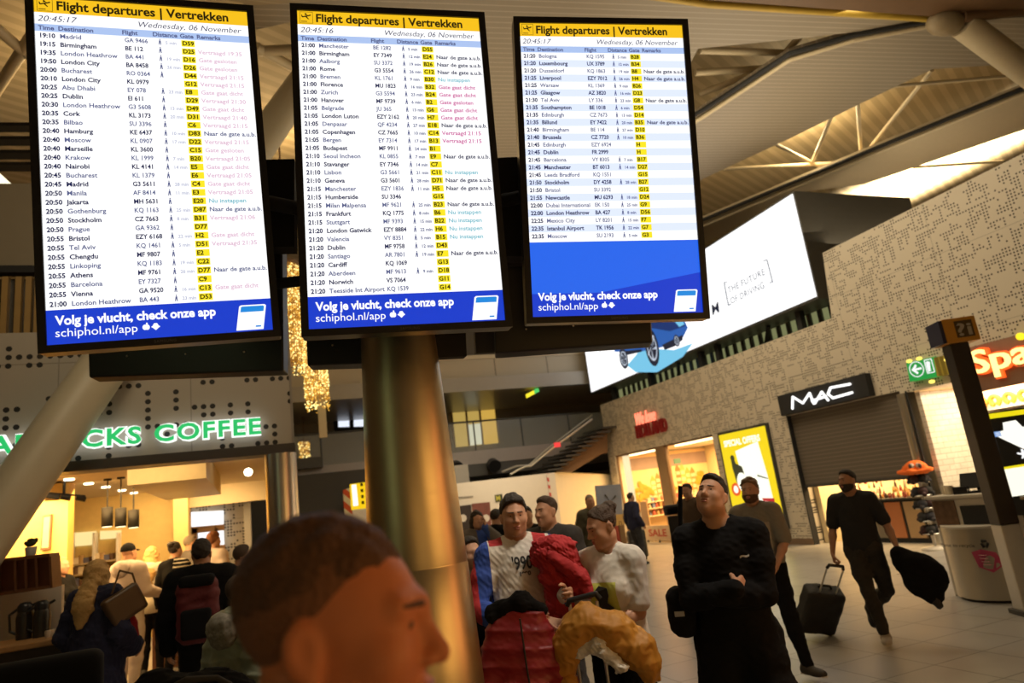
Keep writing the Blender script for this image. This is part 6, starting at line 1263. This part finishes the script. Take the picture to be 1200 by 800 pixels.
# windmill poster, red bags, scanner post
t = empty('poster_stand', (P(715, 645, 'x', XW - 1.0)[0], P(715, 645, 'x', XW - 1.0)[1], 0), 0, 'standing poster of a windmill under a blue sky beside the souvenir shop', 'poster'); YP = 18.0; vy = lambda x, y, e=0.: P(x, y, 'y', YP - e); t.location = tuple(vy(715, 640)[:2]) + (0,)
zl = vy(715, 625)[2]
mb = MB(); mb.prism([vy(698, 569), vy(727, 567), vy(732, 618), vy(703, 622)], (0, .06, 0)); mb.build('panel', mat('poster_sky', (.16, .19, .28), .6, vary=.3, scale=2), t, world=True)
mb = MB(); mb.prism([vy(713, 592, .01), vy(717, 592, .01), vy(720, 604, .01), vy(712, 604, .01)], (0, .01, 0)); c_ = vy(715, 588, .02)
for a in (.6, 2.1, 3.75, 5.25): mb.prism([c_ + np.array([0, -.005, 0]), c_ + np.array([.26 * math.cos(a + .12), -.005, .26 * math.sin(a + .12)]), c_ + np.array([.26 * math.cos(a - .08), -.005, .26 * math.sin(a - .08)])], (0, .005, 0))
mb.build('windmill', BLACKM, t, world=True); mb = MB(); mb.prism([vy(703, 604, .008), vy(731, 602, .008), vy(732, 618, .008), vy(703, 622, .008)], (0, .005, 0)); mb.build('field', mat('poster_field', (.42, .28, .10), .6, vary=.4, scale=6), t, world=True)
mb = MB(); mb.bb((vy(703, 622)[0], YP, 0), (vy(732, 618)[0], YP + .3, .04)); mb.bb((vy(712, 620)[0], YP + .02, 0), (vy(715, 620)[0], YP + .06, zl + .1)); mb.build('stand', DARK, t, world=True)
for i, x in enumerate((717, 724, 731)):
    p = P(x, 640, 'y', 17.6); z = P(x, 620, 'y', 17.6)[2]; t = empty('shopping_bag', (p[0], 17.6, .3), 0, ['bright red bag on the rack below the windmill poster, nearest the girl', 'dark red bag in the middle of the rack below the windmill poster', 'brown bag on the rack below the windmill poster, nearest the suitcase'][i], 'bag'); mb = MB(); mb.prism([(-.09, -.06, 0), (.09, -.06, 0), (.075, -.06, .5), (-.075, -.06, .5)], (0, .12, 0)); mb.build('body', mat('bag_%d' % i, [(.55, .03, .02), (.25, .03, .02), (.16, .09, .04)][i], .6), t); mb = MB(); mb.tube([(-.04, 0, .5), (-.03, 0, .6), (.03, 0, .6), (.04, 0, .5)], .008, 6); mb.build('handle', BLACKM, t)
mb = MB(); p = P(724, 640, 'y', 17.6); mb.bb((p[0] - .35, 17.5, .26), (p[0] + .35, 17.75, .30)); mb.bb((p[0] - .3, 17.6, 0), (p[0] - .26, 17.64, .28)); mb.bb((p[0] + .26, 17.6, 0), (p[0] + .3, 17.64, .28)); o = mb.build('bag_rack', DARK); tag(o, 'low rack carrying red bags below the windmill poster', 'rack')
xy, _ = stand(790, 600, 9.5); t = empty('scanner_post', (xy[0], xy[1], 0), face_cam(xy), 'dark scanner post with a small lit screen left of the man in black', 'kiosk'); zt_ = D(784, 594, 9.5)[2]
mb = MB(); mb.bb((-.10, -.07, 0), (.10, .07, zt_ - .12)); mb.build('post', BLACK, t, bevel=.01); mb = MB(); mb.box((-.02, -.03, zt_ - .04), (.24, .20, .04), rx(.6)); mb.build('head', BLACK, t, bevel=.006); mb = MB(); mb.box((-.03, -.06, zt_ - .02), (.16, .12, .01), rx(.6)); mb.build('screen', glow('scanner_screen', (.9, .85, .7), .7), t); mb = MB(); mb.bb((-.18, -.15, 0), (.18, .15, .03)); mb.build('foot', DARK, t)
# ------------------------------------------------------------------ people
CB = mat('cloth_black', (.007, .007, .008), .95, vary=.25, spec=.15); CD = mat('cloth_charcoal', (.035, .032, .03), .9, vary=.2); CN = mat('cloth_navy', (.012, .014, .045), .9, vary=.2); CJ = mat('cloth_jeans', (.030, .030, .034), .9, vary=.3)
CG = mat('cloth_grey', (.21, .19, .155), .9, vary=.12); CGL = mat('cloth_print', (.34, .30, .24), .9, vary=.15); CW = mat('cloth_white', (.62, .58, .52), .9, vary=.05); CBL = mat('cloth_blue', (.02, .06, .32), .85, vary=.12); CR = mat('cloth_red', (.36, .015, .02), .85, vary=.15)
CP_ = mat('cloth_pink', (.56, .48, .46), .9, vary=.06); CCR = mat('cloth_cream', (.55, .50, .40), .9, vary=.08); CBR = mat('cloth_brown', (.075, .045, .025), .9, vary=.2); CGC = mat('cloth_grey_coat', (.12, .105, .095), .9, vary=.15); CYL = mat('print_yellow', (.50, .52, .10), .8, vary=.08)
PUFR = mat('puffer_red', (.26, .010, .018), .45, vary=.15); PUFY = mat('puffer_mustard', (.45, .20, .02), .6, vary=.12); PUFG = mat('puffer_sage', (.30, .33, .24), .5, vary=.1); FUR = mat('fur_grey', (.26, .24, .20), .95, vary=.4, scale=60)
def decal(root, cloth, txt, x, z, fit, size, m_, name='print', off=.004):
    """letters pressed onto the front of a garment"""
    vs, fs = text_data(txt, size, valign='BOTTOM_BASELINE', offset=.002)
    vs[:, 0] = (vs[:, 0] - vs[:, 0].min()) * fit / (vs[:, 0].max() - vs[:, 0].min()) + x; vs[:, 1] += z
    co = np.array([v.co[:] for v in cloth.data.vertices]); out = []
    for a in vs:
        d = np.abs(co[:, 0] - a[0]) + np.abs(co[:, 2] - a[1]); i = np.where((d < .03) & (co[:, 1] < .02))[0]; y = co[i, 1].min() if len(i) else -.14; out.append((a[0], y - off, a[1]))
    mb = MB(); mb.add(out, fs); return mb.build(name, m_, cloth)
kid = lambda root, n: [c for c in root.children if c.name.split('.')[0] == n][0]
# foreground: head and shoulders of a man passing close to the camera
xy, h = stand(378, 594, .77)
person('close-up of a man with cropped brown hair passing the camera in profile', xy, face_cam(xy, pi / 2 - .30), height=h - .005, vox=.0048, skin=SKIN_R, hair=('buzz', mat('hair_cropped', (.12, .055, .03), .75, vary=.4, scale=160, bump=.8)), top=dict(m=CB, g=.018, name='jacket'), bottom=dict(m=CB), head=(0, .05, 0), seed=3)
# man in black, arms folded, looking up
xy, h = stand(830, 561, 3.7); h += .045
r1, J1 = person('man in black sweatshirt and joggers with folded arms looking up, nearest on the right', xy, face_cam(xy, -.05), height=h - .01, vox=.0065, hair=('short', HAIR_DK), top=dict(m=CB, g=.016, name='sweatshirt', fold=.003, hem=.86, gw=.01), bottom=dict(m=CB, g=.034, gl=.026, fold=.005, name='joggers'),
       head=(-.30, -.48, .10), hs=.94, rh=(.04, -.195, 1.20), lh=(-.06, -.175, 1.165), rpole=(-.7, .1, -.8), lpole=(.7, .1, -.8), rhd=(.45, .88, .1), lhd=(-.45, .88, .05), rhn=(0, 1, 0), lhn=(0, 1, 0), rcurl=.9, lcurl=.9, shw=.98, fat=1.04, seed=4, rfoot=(-.20, .02, .085), lfoot=(.20, .0, .085))
decal(r1, kid(r1, 'sweatshirt'), '~', .085, 1.315, .045, .06, mat('logo_white', (.5, .5, .5), .6), 'chest_logo')
p = to_world(J1, (-.245, .0, .98)); t = empty('shoulder_bag', p, face_cam(xy, -.05), 'small black bag hanging at the hip of the man in black', 'bag'); S = Sdf(); S.rbox((0, 0, .11), (.07, .10, .12), .05); S.warp = folds(.004, 8, 30); net_obj('body', S.mesh(.008), CB, t); mb = MB(); mb.bb((-.03, -.106, .10), (.02, -.10, .125)); mb.build('label', mat('label_grey', (.35, .35, .35), .5), t); mb = MB(); mb.tube([(0.02, -.02, .22), (.05, 0, .45), (.10, .02, .75)], .012, 8); mb.build('strap', CB, t)
# bearded man in a grey T-shirt
xy, h = stand(876, 560, 6.6)
r2, J2 = person('bearded man in grey T-shirt with a pale square print striding beside the man in black', xy, face_cam(xy, -.25), height=h, vox=.008, hair=('curly', mat('hair_sandy', (.16, .09, .04), .6, vary=.3, scale=90)), beard=mat('beard_brown', (.09, .045, .02), .7, vary=.3, scale=90), top=dict(m=[CG, CGL], g=.020, sl=.44, hem=.84, gw=.02, paint=lambda c: ((np.abs(c[:, 0] - .01) < .125) & (c[:, 2] > 1.05) & (c[:, 2] < 1.33) & (c[:, 1] < 0)).astype(int)),
       bottom=dict(m=CB, g=.012, gl=.012), head=(-.05, -.08, 0), rh=(-.24, -.05, .88), lh=(.15, -.20, .95), lpole=(.8, .4, -.2), lhd=(-.5, -.3, -.5), lhn=(-.5, .6, 0), lfoot=(.26, -.24, .085), rfoot=(-.14, .26, .095), ltoe=1.0, rtoe=.1, shoes=(.028, .021, .015), seed=5, fat=1.08)
# walking man pulling a cabin case
xy, h = stand(990, 550, 7.2)
r3, J3 = person('bearded man in dark T-shirt and jeans walking with a cabin case and carrying a jacket', xy, face_cam(xy, -.12), height=h, vox=.008, skin=SKIN_D, hair=('short', HAIR_DK), beard=mat('beard_dark', (.03, .02, .014), .7, vary=.3, scale=90), top=dict(m=mat('cloth_dark_tee', (.016, .016, .018), .9), g=.018, sl=.40, hem=.88, gw=.015), bottom=dict(m=mat('cloth_dark_jeans', (.030, .026, .022), .9, vary=.3), g=.014, gl=.014, name='jeans', fold=.006),
       head=(-.65, -.10, -.08), rh=(-.30, -.03, .90), lh=(.33, -.14, .93), rhd=(0, -.1, -1), lhd=(.2, -.2, -1), rcurl=1.1, lcurl=1.1, rfoot=(.05, -.20, .085), lfoot=(-.10, .32, .26), lkp=(1, -.9, 0), ltoe=.1, lpitch=.7, rtoe=.1, shoes=(.40, .36, .30), seed=6)
for c in r3.children:
    if c.name.startswith('shoe') and c is not [q_ for q_ in r3.children if q_.name.startswith('shoe')][0]: c.data.materials[0] = BLACKM
def handle_hang(a, b): return np.linalg.norm(np.asarray(a) - np.asarray(b))
# cabin case he pulls
g0 = P(954, 745, 'z', 0); hw = to_world(J3, J3['Wr'] + np.array([0, -.02, -.085]))
t = empty('cabin_case', (g0[0], g0[1], 0), 0, 'black soft cabin case on wheels tilted behind the walking man', 'suitcase'); up_ = nrm(np.asarray(hw) - np.array([g0[0], g0[1], .05])); side = nrm(np.cross(up_, FW)) ; side = side if side[0] > 0 else -side; nn = np.cross(side, up_); Rm = np.stack([side, nn, up_], 1); L_ = np.linalg.norm(np.asarray(hw) - np.array([g0[0], g0[1], .05]))
loc_ = lambda x, y, z: Rm @ np.array([x, y, z]) + np.array([0, 0, .06])
S = Sdf(); S.rbox(loc_(0, 0, .28), (.20, .11, .26), .05, rot=Rm); S.rbox(loc_(0, -.12, .24), (.16, .03, .18), .03, .02, rot=Rm); S.warp = folds(.003, 4, 30); net_obj('body', S.mesh(.01), mat('case_black', (.014, .013, .012), .7), t)
mb = MB()
for sx in (-1, 1): mb.cyl(loc_(sx * .085, .06, .5), loc_(sx * .085, .06, L_ - .06), .010, n=10)
mb.build('telescopic_rods', STEEL, t); mb = MB(); mb.tube([loc_(-.085, .06, L_ - .06), loc_(-.07, .06, L_ - .02), loc_(.07, .06, L_ - .02), loc_(.085, .06, L_ - .06)], .016, 10); mb.build('handle', BLACK, t)
for sx in (-1, 1): mb = MB(); c_ = loc_(sx * .17, .06, -.015); mb.cyl(c_ - side * .02, c_ + side * .02, .035, n=18); mb.build('wheel', BLACK, t)
mb = MB(); mb.tube([loc_(-.07, -.02, .54), loc_(-.05, -.02, .57), loc_(.05, -.02, .57), loc_(.07, -.02, .54)], .012, 8); mb.build('top_handle', BLACK, t)
# jacket in his left hand
p = to_world(J3, J3['Wl'] + np.array([.03, -.04, -.09])); t = empty('jacket', p, face_cam(xy), 'dark bundled jacket carried by the walking man', 'jacket'); S = Sdf(); S.ell((.14, 0, -.13), (.23, .13, .145), .05, rot=ry(.6)); S.cone((-.03, 0, .03), (.08, 0, -.24), .07, .12, k=.06); S.cone((.10, 0, -.26), (.17, .0, -.38), .11, .07, k=.06); S.cone((.24, 0, -.22), (.22, 0, -.36), .09, .06, k=.06); S.warp = folds(.006, 9, 22); net_obj('cloth', S.mesh(.010), CB, t)
S = Sdf(); S.cone((.16, -.03, -.34), (.20, -.03, -.45), .045, .04); S.warp = folds(.004, 2, 40); net_obj('cuff', S.mesh(.008), CD, t)
# man in the white shirt with blue sleeves
xy, h = stand(599, 580, 4.3)
def pw(c):
    out = np.zeros(len(c)); out[(c[:, 0] < -.175)] = 1; out[(c[:, 0] < -.262) & (c[:, 1] < .02) | ((np.abs(c[:, 0]) > .09) & (np.abs(c[:, 0]) < .17) & (c[:, 2] > 1.475))] = 2; out[(c[:, 0] > .19)] = 1; return out
r4, J4 = person('young man in white shirt with blue and red sleeves holding a luggage trolley', xy, face_cam(xy, .12), height=h, vox=.0065, hair=('thick', HAIR_DK), top=dict(m=[CW, CBL, CR], g=.017, hem=.86, gw=.015, paint=pw, fold=.003), bottom=dict(m=CN, g=.018), head=(.0, .02, .04), rh=(-.13, -.26, 1.06), lh=(.20, -.24, 1.18), rpole=(-.8, .3, -.6), lpole=(.7, .3, -.7), rhd=(.55, -.5, -.45), lhd=(.2, -.9, .1), rhn=(0, .3, -1), lhn=(-1, 0, 0), rcurl=.8, lcurl=.9, shw=1.05, fat=1.14, seed=7)
decal(r4, kid(r4, 'shirt'), "'990", -.055, 1.335, .115, .10, BLACKM, 'chest_print'); decal(r4, kid(r4, 'shirt'), '1990', -.02, 1.30, .065, .03, mat('print_grey', (.10, .09, .09), .8), 'chest_print')
B = Sdf(); B.cone(lin(J4['Er'], J4['Wr'], .88), lin(J4['Er'], J4['Wr'], 1.0), .046, .040); net_obj('cuff', B.mesh(.006), CW, r4)
# girl in the white T-shirt
xy, h = stand(703, 592, 4.08)
def pg(c): return ((np.abs(c[:, 0] - .0) < .085) & (c[:, 2] > 1.10) & (c[:, 2] < 1.32) & (c[:, 1] < -.02)).astype(int)
r5, J5 = person('girl with hair in a bun wearing a white printed T-shirt, reaching for a red coat', xy, face_cam(xy, -.42), height=h, vox=.0065, hair=('bun', HAIR_BR), top=dict(m=[CW, CYL], g=.015, sl=.40, hem=.86, gw=.015, paint=pg), bottom=dict(m=CB, g=.010), head=(-.65, .28, 0), rh=(-.22, -.24, 1.12), lh=(.0, -.22, 1.09), rpole=(-.5, .4, -.7), lpole=(.3, .3, -1), rhd=(-.6, -.6, .2), lhd=(-.85, -.4, .1), rhn=(.6, -.3, .5), lhn=(.1, -.3, .9), rcurl=.7, lcurl=.5, female=True, seed=8)
so = kid(r5, 'shirt'); S = Sdf(); co = np.array([v.co[:] for v in so.data.vertices]); yf = co[(np.abs(co[:, 0]) < .05) & (np.abs(co[:, 2] - 1.2) < .05), 1].min()
mb = MB(); fp = [(-.05, 1.11), (.05, 1.11), (.055, 1.18), (.02, 1.21), (.035, 1.25), (.03, 1.29), (-.02, 1.305), (-.055, 1.27), (-.03, 1.25), (-.045, 1.21), (-.06, 1.18)]
def fy2(x, z): i = (np.abs(co[:, 0] - x) < .02) & (np.abs(co[:, 2] - z) < .02) & (co[:, 1] < 0); return (co[i, 1].min() if i.any() else yf) - .006
mb.prism([(x, fy2(x, z), z) for x, z in fp], (0, .003, 0)); mb.build('shirt_figure', BLACKM, so)
# red coat between them
c0 = D(652, 639, 4.08); t = empty('red_coat', c0, face_cam(c0), 'bright red coat handed between the young man and the girl', 'coat'); S = Sdf(); S.cone((-.11, 0, -.02), (.03, -.02, .0), .058, .060, k=.04); S.cone((-.05, 0, -.05), (-.02, 0, -.38), .085, .075, k=.05); S.cone((.04, -.02, -.03), (.12, -.05, -.26), .070, .055, k=.04); S.cone((.10, -.04, -.22), (.15, -.02, -.28), .055, .04, k=.04); S.cone((-.01, 0, -.34), (-.03, .02, -.47), .07, .045, k=.04); S.warp = folds(.009, 5, 34)
net_obj('body', S.mesh(.006), CR, t); S = Sdf(); S.cone((-.03, -.07, -.06), (.12, -.10, -.18), .045, .040); S.cone((.12, -.10, -.18), (.15, -.12, -.27), .040, .034); S.warp = folds(.006, 6, 40); net_obj('sleeve', S.mesh(.007), CR, t); S = Sdf(); S.ell((-.04, -.02, .02), (.09, .06, .05)); S.warp = folds(.006, 7, 40); net_obj('hood', S.mesh(.007), CR, t)
# luggage trolley with the red puffer, suitcase with the mustard jacket
g_ = D(606, 715, 3.75); t = empty('luggage_trolley', (g_[0], g_[1], 0), face_cam(g_), 'luggage trolley with dark cases under the red padded jacket', 'trolley'); hz = g_[2]
mb = MB(); mb.tube([(-.20, 0, .12), (-.13, .0, hz - .03), (.13, 0, hz - .03), (.20, 0, .12)], .016, 10); mb.build('push_bar', STEEL, t); mb = MB(); mb.bb((-.21, -.5, .12), (.21, .05, .16)); mb.build('deck', STEEL, t)
for sx, yy in ((-.20, 0), (.20, 0), (0, -.48)): mb = MB(); mb.cyl((sx - .02, yy, .07), (sx + .02, yy, .07), .07, n=18); mb.build('wheel', BLACK, t)
t = empty('suitcase', (g_[0] - .0, g_[1] - .25, .16), face_cam(g_), 'black suitcase standing on the luggage trolley', 'suitcase'); S = Sdf(); S.rbox((0, 0, .30), (.24, .14, .30), .05); net_obj('body', S.mesh(.012), mat('case_dark', (.012, .012, .014), .6), t); mb = MB(); mb.tube([(-.1, 0, .6), (-.08, 0, .64), (.08, 0, .64), (.1, 0, .6)], .014, 8); mb.build('handle', BLACK, t)
c0 = D(606, 716, 3.62); t = empty('red_padded_jacket', c0, face_cam(c0), 'dark red padded jacket hung over the luggage trolley handle', 'jacket'); S = Sdf(); S.ell((0, 0, -.25), (.165, .11, .29), .05); S.cone((-.10, 0, -.06), (-.215, -.02, -.45), .062, .075, k=.04); S.cone((.09, 0, -.06), (.24, -.02, -.52), .062, .075, k=.04); S.ell((0, 0, -.42), (.20, .10, .14), .05); S.warp = quilt(-.014, .085, 4)
net_obj('body', S.mesh(.008), PUFR, t); S = Sdf(); S.cone((-.12, 0, -.0), (.02, -.02, .05), .05, .05); S.cone((.02, -.02, .05), (.12, 0, -.01), .05, .045); S.warp = folds(.006, 3, 40); net_obj('collar', S.mesh(.008), CB, t)
mb = MB(); mb.tube([(.01, -.115, -.02), (.015, -.125, -.25), (.03, -.125, -.52)], .006, 6); mb.build('zip', BLACK, t)
g_ = D(703, 730, 3.7); t = empty('suitcase', (g_[0], g_[1], 0), face_cam(g_), 'dark suitcase with raised handle under the mustard jacket', 'suitcase'); hz = D(678, 696, 3.7)[2]
S = Sdf(); S.rbox((0, 0, .36), (.22, .13, .32), .05); S.warp = folds(.003, 5, 30); net_obj('body', S.mesh(.012), mat('case_dark2', (.016, .014, .012), .7), t); mb = MB()
for sx in (-.15, .0): mb.cyl((sx, .05, .66), (sx, .05, hz - .06), .010, n=10)
mb.build('telescopic_rods', STEEL, t); mb = MB(); mb.tube([(-.165, .05, hz - .07), (-.15, .05, hz - .04), (.0, .05, hz - .02), (.02, .05, hz - .05)], .015, 10); mb.build('handle', BLACK, t)
for sx in (-.16, .16): mb = MB(); mb.cyl((sx - .02, 0, .04), (sx + .02, 0, .04), .04, n=16); mb.build('wheel', BLACK, t)
c0 = D(702, 751, 3.55); t = empty('mustard_jacket', c0, face_cam(c0), 'mustard yellow padded jacket draped over a suitcase', 'jacket'); S = Sdf(); pts = [(-.21, 0, -.17), (-.17, -.02, .0), (-.06, -.03, .10), (.08, -.02, .04), (.19, -.02, -.06), (.23, -.03, -.15)]
for a, b, r_a, r_b in zip(pts[:-1], pts[1:], (.05, .07, .085, .09, .085), (.07, .085, .09, .085, .06)): S.cone(a, b, r_a, r_b, k=.05)
S.warp = quilt(-.008, .10, 8, .006); net_obj('body', S.mesh(.007), PUFY, t); S = Sdf(); S.cone((-.10, -.06, -.03), (.0, -.09, .0), .035, .035); S.cone((.0, -.09, .0), (.09, -.09, -.11), .035, .03); S.warp = folds(.008, 2, 50); net_obj('lining', S.mesh(.006), CW, t); S = Sdf(); S.cone((-.19, -.03, -.18), (-.17, -.03, -.28), .05, .045); S.warp = folds(.006, 4, 40); net_obj('sleeve', S.mesh(.007), PUFY, t)
# others in the middle distance
def extra(label, px, py, d, turn, **kw):
    xy, h = stand(px, py, d); h = min(1.95, max(1.45, h)); kw.setdefault('vox', .010 if d < 7 else .013); kw.setdefault('detail', True)
    return person(label, xy, face_cam(xy, turn), height=h, **kw)
extra('dark haired man in charcoal T-shirt behind the young man in the white shirt', 638, 581, 5.7, -.45, vox=.008, hair=('short', HAIR_BR), top=dict(m=CD, g=.022, sl=.62, hem=.86, gw=.02), bottom=dict(m=CJ, g=.014), head=(-.35, -.05, 0), rh=(-.25, -.16, .90), lh=(.28, -.04, .88), shw=1.10, fat=1.1, seed=11)
extra('person whose head shows between the white shirt and the charcoal T-shirt', 616, 593, 9.0, -.2, hair=('short', HAIR_DK), top=dict(m=CB), bottom=dict(m=CB), seed=12)
extra('long haired woman in grey coat over a blue top raising her hand to her face', 558, 598, 9.2, .25, hair=('long', HAIR_DK), female=True, top=dict(m=[CGC, mat('cloth_royal', (.02, .06, .30), .8)], g=.03, hem=.75, name='coat', paint=lambda c: ((np.abs(c[:, 0] - .02) < .06) & (c[:, 1] < -.02)).astype(int)), bottom=dict(m=CB), lh=(.06, -.16, 1.52), lhd=(0, .1, 1), lpole=(.6, -.2, -.8), seed=13)
extra('person in dark jacket behind the young man, facing away', 580, 596, 9.8, 2.7, hair=('short', HAIR_DK), top=dict(m=CB, g=.028, name='jacket'), bottom=dict(m=CB), seed=14)
extra('man in camouflage jacket behind the girl', 690, 579, 11.5, .35, hair=('buzz', HAIR_GR), top=dict(m=mat('camouflage', (.075, .07, .045), .9, vary=.9, scale=14), g=.032, name='jacket', hem=.82), bottom=dict(m=CJ), seed=15)
xy, h = stand(738, 577, 16.5)
extra('person in long dark jacket turned to the souvenir shop window with a trolley case', 738, 577, 16.5, 2.2, hair=('short', HAIR_DK), top=dict(m=CN, g=.035, name='jacket', hem=.80), bottom=dict(m=CJ), rh=(-.26, -.05, .95), seed=16)
g_ = P(750, 656, 'z', 0); t = empty('trolley_case', (g_[0], g_[1], 0), face_cam(g_, .2), 'grey upright trolley case beside the person at the souvenir shop', 'suitcase'); S = Sdf(); S.rbox((0, 0, .40), (.22, .14, .33), .05); S.rbox((0, -.15, .30), (.18, .04, .18), .03, .02); net_obj('body', S.mesh(.014), mat('case_grey', (.030, .028, .026), .6), t); mb = MB()
for sx in (-.09, .09): mb.cyl((sx, .06, .7), (sx, .06, 1.08), .012, n=8)
mb.tube([(-.09, .06, 1.08), (.09, .06, 1.08)], .016, 8); mb.build('handle', STEEL, t)
for sx in (-.16, .16): mb = MB(); mb.cyl((sx - .02, 0, .04), (sx + .02, 0, .04), .04, n=14); mb.build('wheel', BLACK, t)
extra('man in brown T-shirt in front of the lit shop window behind the man in black', 804, 566, 11.0, -.6, hair=('short', HAIR_DK), skin=SKIN_D, top=dict(m=CBR, g=.018, sl=.42), bottom=dict(m=CBR), seed=17)
xy, h = stand(548, 628, 4.5)
r_e, _J = extra('person in black with a beige scarf half hidden behind the steel column', 548, 628, 4.6, .4, hair=('short', HAIR_DK), top=dict(m=CB, g=.03, name='jacket', collar=mat('cloth_beige', (.26, .21, .15), .9)), bottom=dict(m=CB), rh=(.06, -.24, .98), lh=(.14, -.26, .96), rpole=(-.6, .3, -.5), lpole=(.6, .3, -.5), seed=18)
# the queue in the coffee shop
extra('blond barista in dark shirt behind the coffee counter', 72, 652, 9.7, .9, hair=('bun', HAIR_BL), female=True, top=dict(m=CB, g=.018), bottom=dict(m=CB), lh=(.15, -.30, 1.05), rh=(-.1, -.32, 1.05), seed=21)
rB, JB = extra('woman with long blond hair in navy coat seen from behind, nearest at the coffee shop', 115, 655, 5.9, 2.45, vox=.008, hair=('long', HAIR_BL), female=True, top=dict(m=CN, g=.045, name='coat', hem=.62, flare=.06, fold=.007), bottom=dict(m=CB), lh=(.24, -.16, 1.0), rh=(-.22, -.16, 1.0), seed=22)
p = D(146, 708, 5.75); t = empty('handbag', (p[0], p[1], p[2] - .12), .5, 'brown leather handbag at the arm of the woman in the navy coat', 'bag'); S = Sdf(); S.rbox((0, 0, .12), (.15, .05, .12), .03, rot=ry(-.45)); net_obj('body', S.mesh(.008), mat('leather_brown', (.09, .05, .02), .4), t); mb = MB(); mb.tube([(-.1, 0, .22), (-.04, .0, .40), (.06, 0, .36), (.12, 0, .16)], .008, 8); mb.build('strap', mat('leather_brown', (.09, .05, .02), .4), t)
p = D(150, 745, 5.8); t = empty('red_bag', (p[0], p[1], p[2] - .1), 0, 'small red bag below the brown handbag in the coffee queue', 'bag'); S = Sdf(); S.ell((0, 0, .14), (.08, .05, .16)); S.warp = folds(.006, 3, 40); net_obj('body', S.mesh(.01), CR, t); mb = MB(); mb.tube([(-.04, 0, .28), (0, 0, .36), (.04, 0, .28)], .008, 8); mb.build('handle', CR, t)
extra('man in pale pink hooded tracksuit and black cap waiting in the coffee queue', 151, 636, 9.6, 2.3, vox=.010, hair=('cap', CB), top=dict(m=CP_, g=.034, hood=1, name='hoodie', hem=.84), bottom=dict(m=mat('cloth_pale', (.62, .56, .55), .9), g=.024, gl=.022), shoes=(.55, .5, .45), rh=(-.16, -.30, 1.08), lh=(.22, -.18, 1.0), shw=1.05, seed=23)
extra('blond woman in cream jacket and dark trousers in the coffee queue', 178, 640, 10.3, 2.9, hair=('long', HAIR_BL), female=True, top=dict(m=CCR, g=.035, name='jacket', hem=.84, hood=1), bottom=dict(m=CB, g=.010), seed=24)
extra('dark haired woman with a bun in a striped top in the coffee queue', 205, 634, 10.0, 2.5, hair=('bun', HAIR_DK), female=True, top=dict(m=[CB, CCR], g=.02, paint=lambda c: ((np.mod(c[:, 2], .05) < .018) & (c[:, 0] < -.05)).astype(int)), bottom=dict(m=CB), seed=25)
rF, JF = extra('broad man in dark coat with a red and black backpack at the coffee shop', 236, 632, 6.2, 3.0, vox=.009, hair=('thick', HAIR_DK), top=dict(m=CB, g=.045, name='coat', hem=.70), bottom=dict(m=CB), shw=1.15, fat=1.15, seed=26)
p = to_world(JF, (0, .24, 1.0)); t = empty('backpack', p, rF.rotation_euler[2], 'red and black backpack on the broad man in the dark coat', 'backpack'); S = Sdf(); S.rbox((0, 0, .20), (.17, .10, .26), .08); S.warp = folds(.005, 5, 30); net_obj('body', S.mesh(.010), mat('pack_red', (.10, .008, .012), .7), t); S = Sdf(); S.rbox((0, .11, .10), (.12, .04, .12), .03); net_obj('pocket', S.mesh(.010), CB, t); S = Sdf(); S.rbox((0, .03, .44), (.14, .09, .05), .04); net_obj('flap', S.mesh(.010), CB, t); mb = MB()
for sx in (-.1, .1): mb.tube([(sx, -.10, .44), (sx * 1.2, -.16, .38)], .016, 8)
mb.build('straps', CB, t)
extra('grey haired person beyond the broad man in the coffee queue', 223, 627, 11.5, 2.0, hair=('short', HAIR_GR), top=dict(m=CGC, g=.025), bottom=dict(m=CB), seed=27)
extra('red haired woman in a pale pink top farther along the coffee queue', 250, 623, 10.8, 2.4, hair=('thick', HAIR_RD), female=True, top=dict(m=CP_, g=.022), bottom=dict(m=CB), seed=28)
extra('brown haired person beside the broad man, facing the counter', 283, 638, 7.2, 2.3, hair=('short', HAIR_BR), top=dict(m=CBR, g=.03), bottom=dict(m=CB), seed=29)
extra('person in pale sage quilted coat with fur hood behind the foreground man', 282, 672, 4.0, 2.2, vox=.009, hair=('short', HAIR_BR), female=True, top=dict(m=PUFG, g=.05, name='coat', hem=.60, flare=.12, warp=quilt(-.012, .09, 6), hood=1, hoodm=FUR, collar=FUR), bottom=dict(m=CB), seed=30)
xy = D(232, 790, 3.3); t = empty('duffel_bag', (xy[0], xy[1], xy[2] - .42), face_cam(xy), 'large dark duffel bag heaped low behind the foreground man', 'bag'); S = Sdf(); S.ell((0, 0, .22), (.30, .18, .22)); S.ell((-.16, 0, .32), (.15, .14, .16), .06); S.warp = folds(.012, 3, 18); net_obj('body', S.mesh(.012), CB, t); mb = MB(); mb.tube([(-.12, -.1, .40), (-.05, -.14, .43), (.08, -.14, .41), (.14, -.1, .36)], .014, 8); mb.build('strap', CD, t)
g_ = t.location; t.location = (g_[0], g_[1], g_[2]); mb = MB(); mb.bb((g_[0] - .3, g_[1] - .2, 0), (g_[0] + .3, g_[1] + .2, g_[2] + .02)); o = mb.build('low_table', WOOD); tag(o, 'low dark table carrying the duffel bag', 'table')
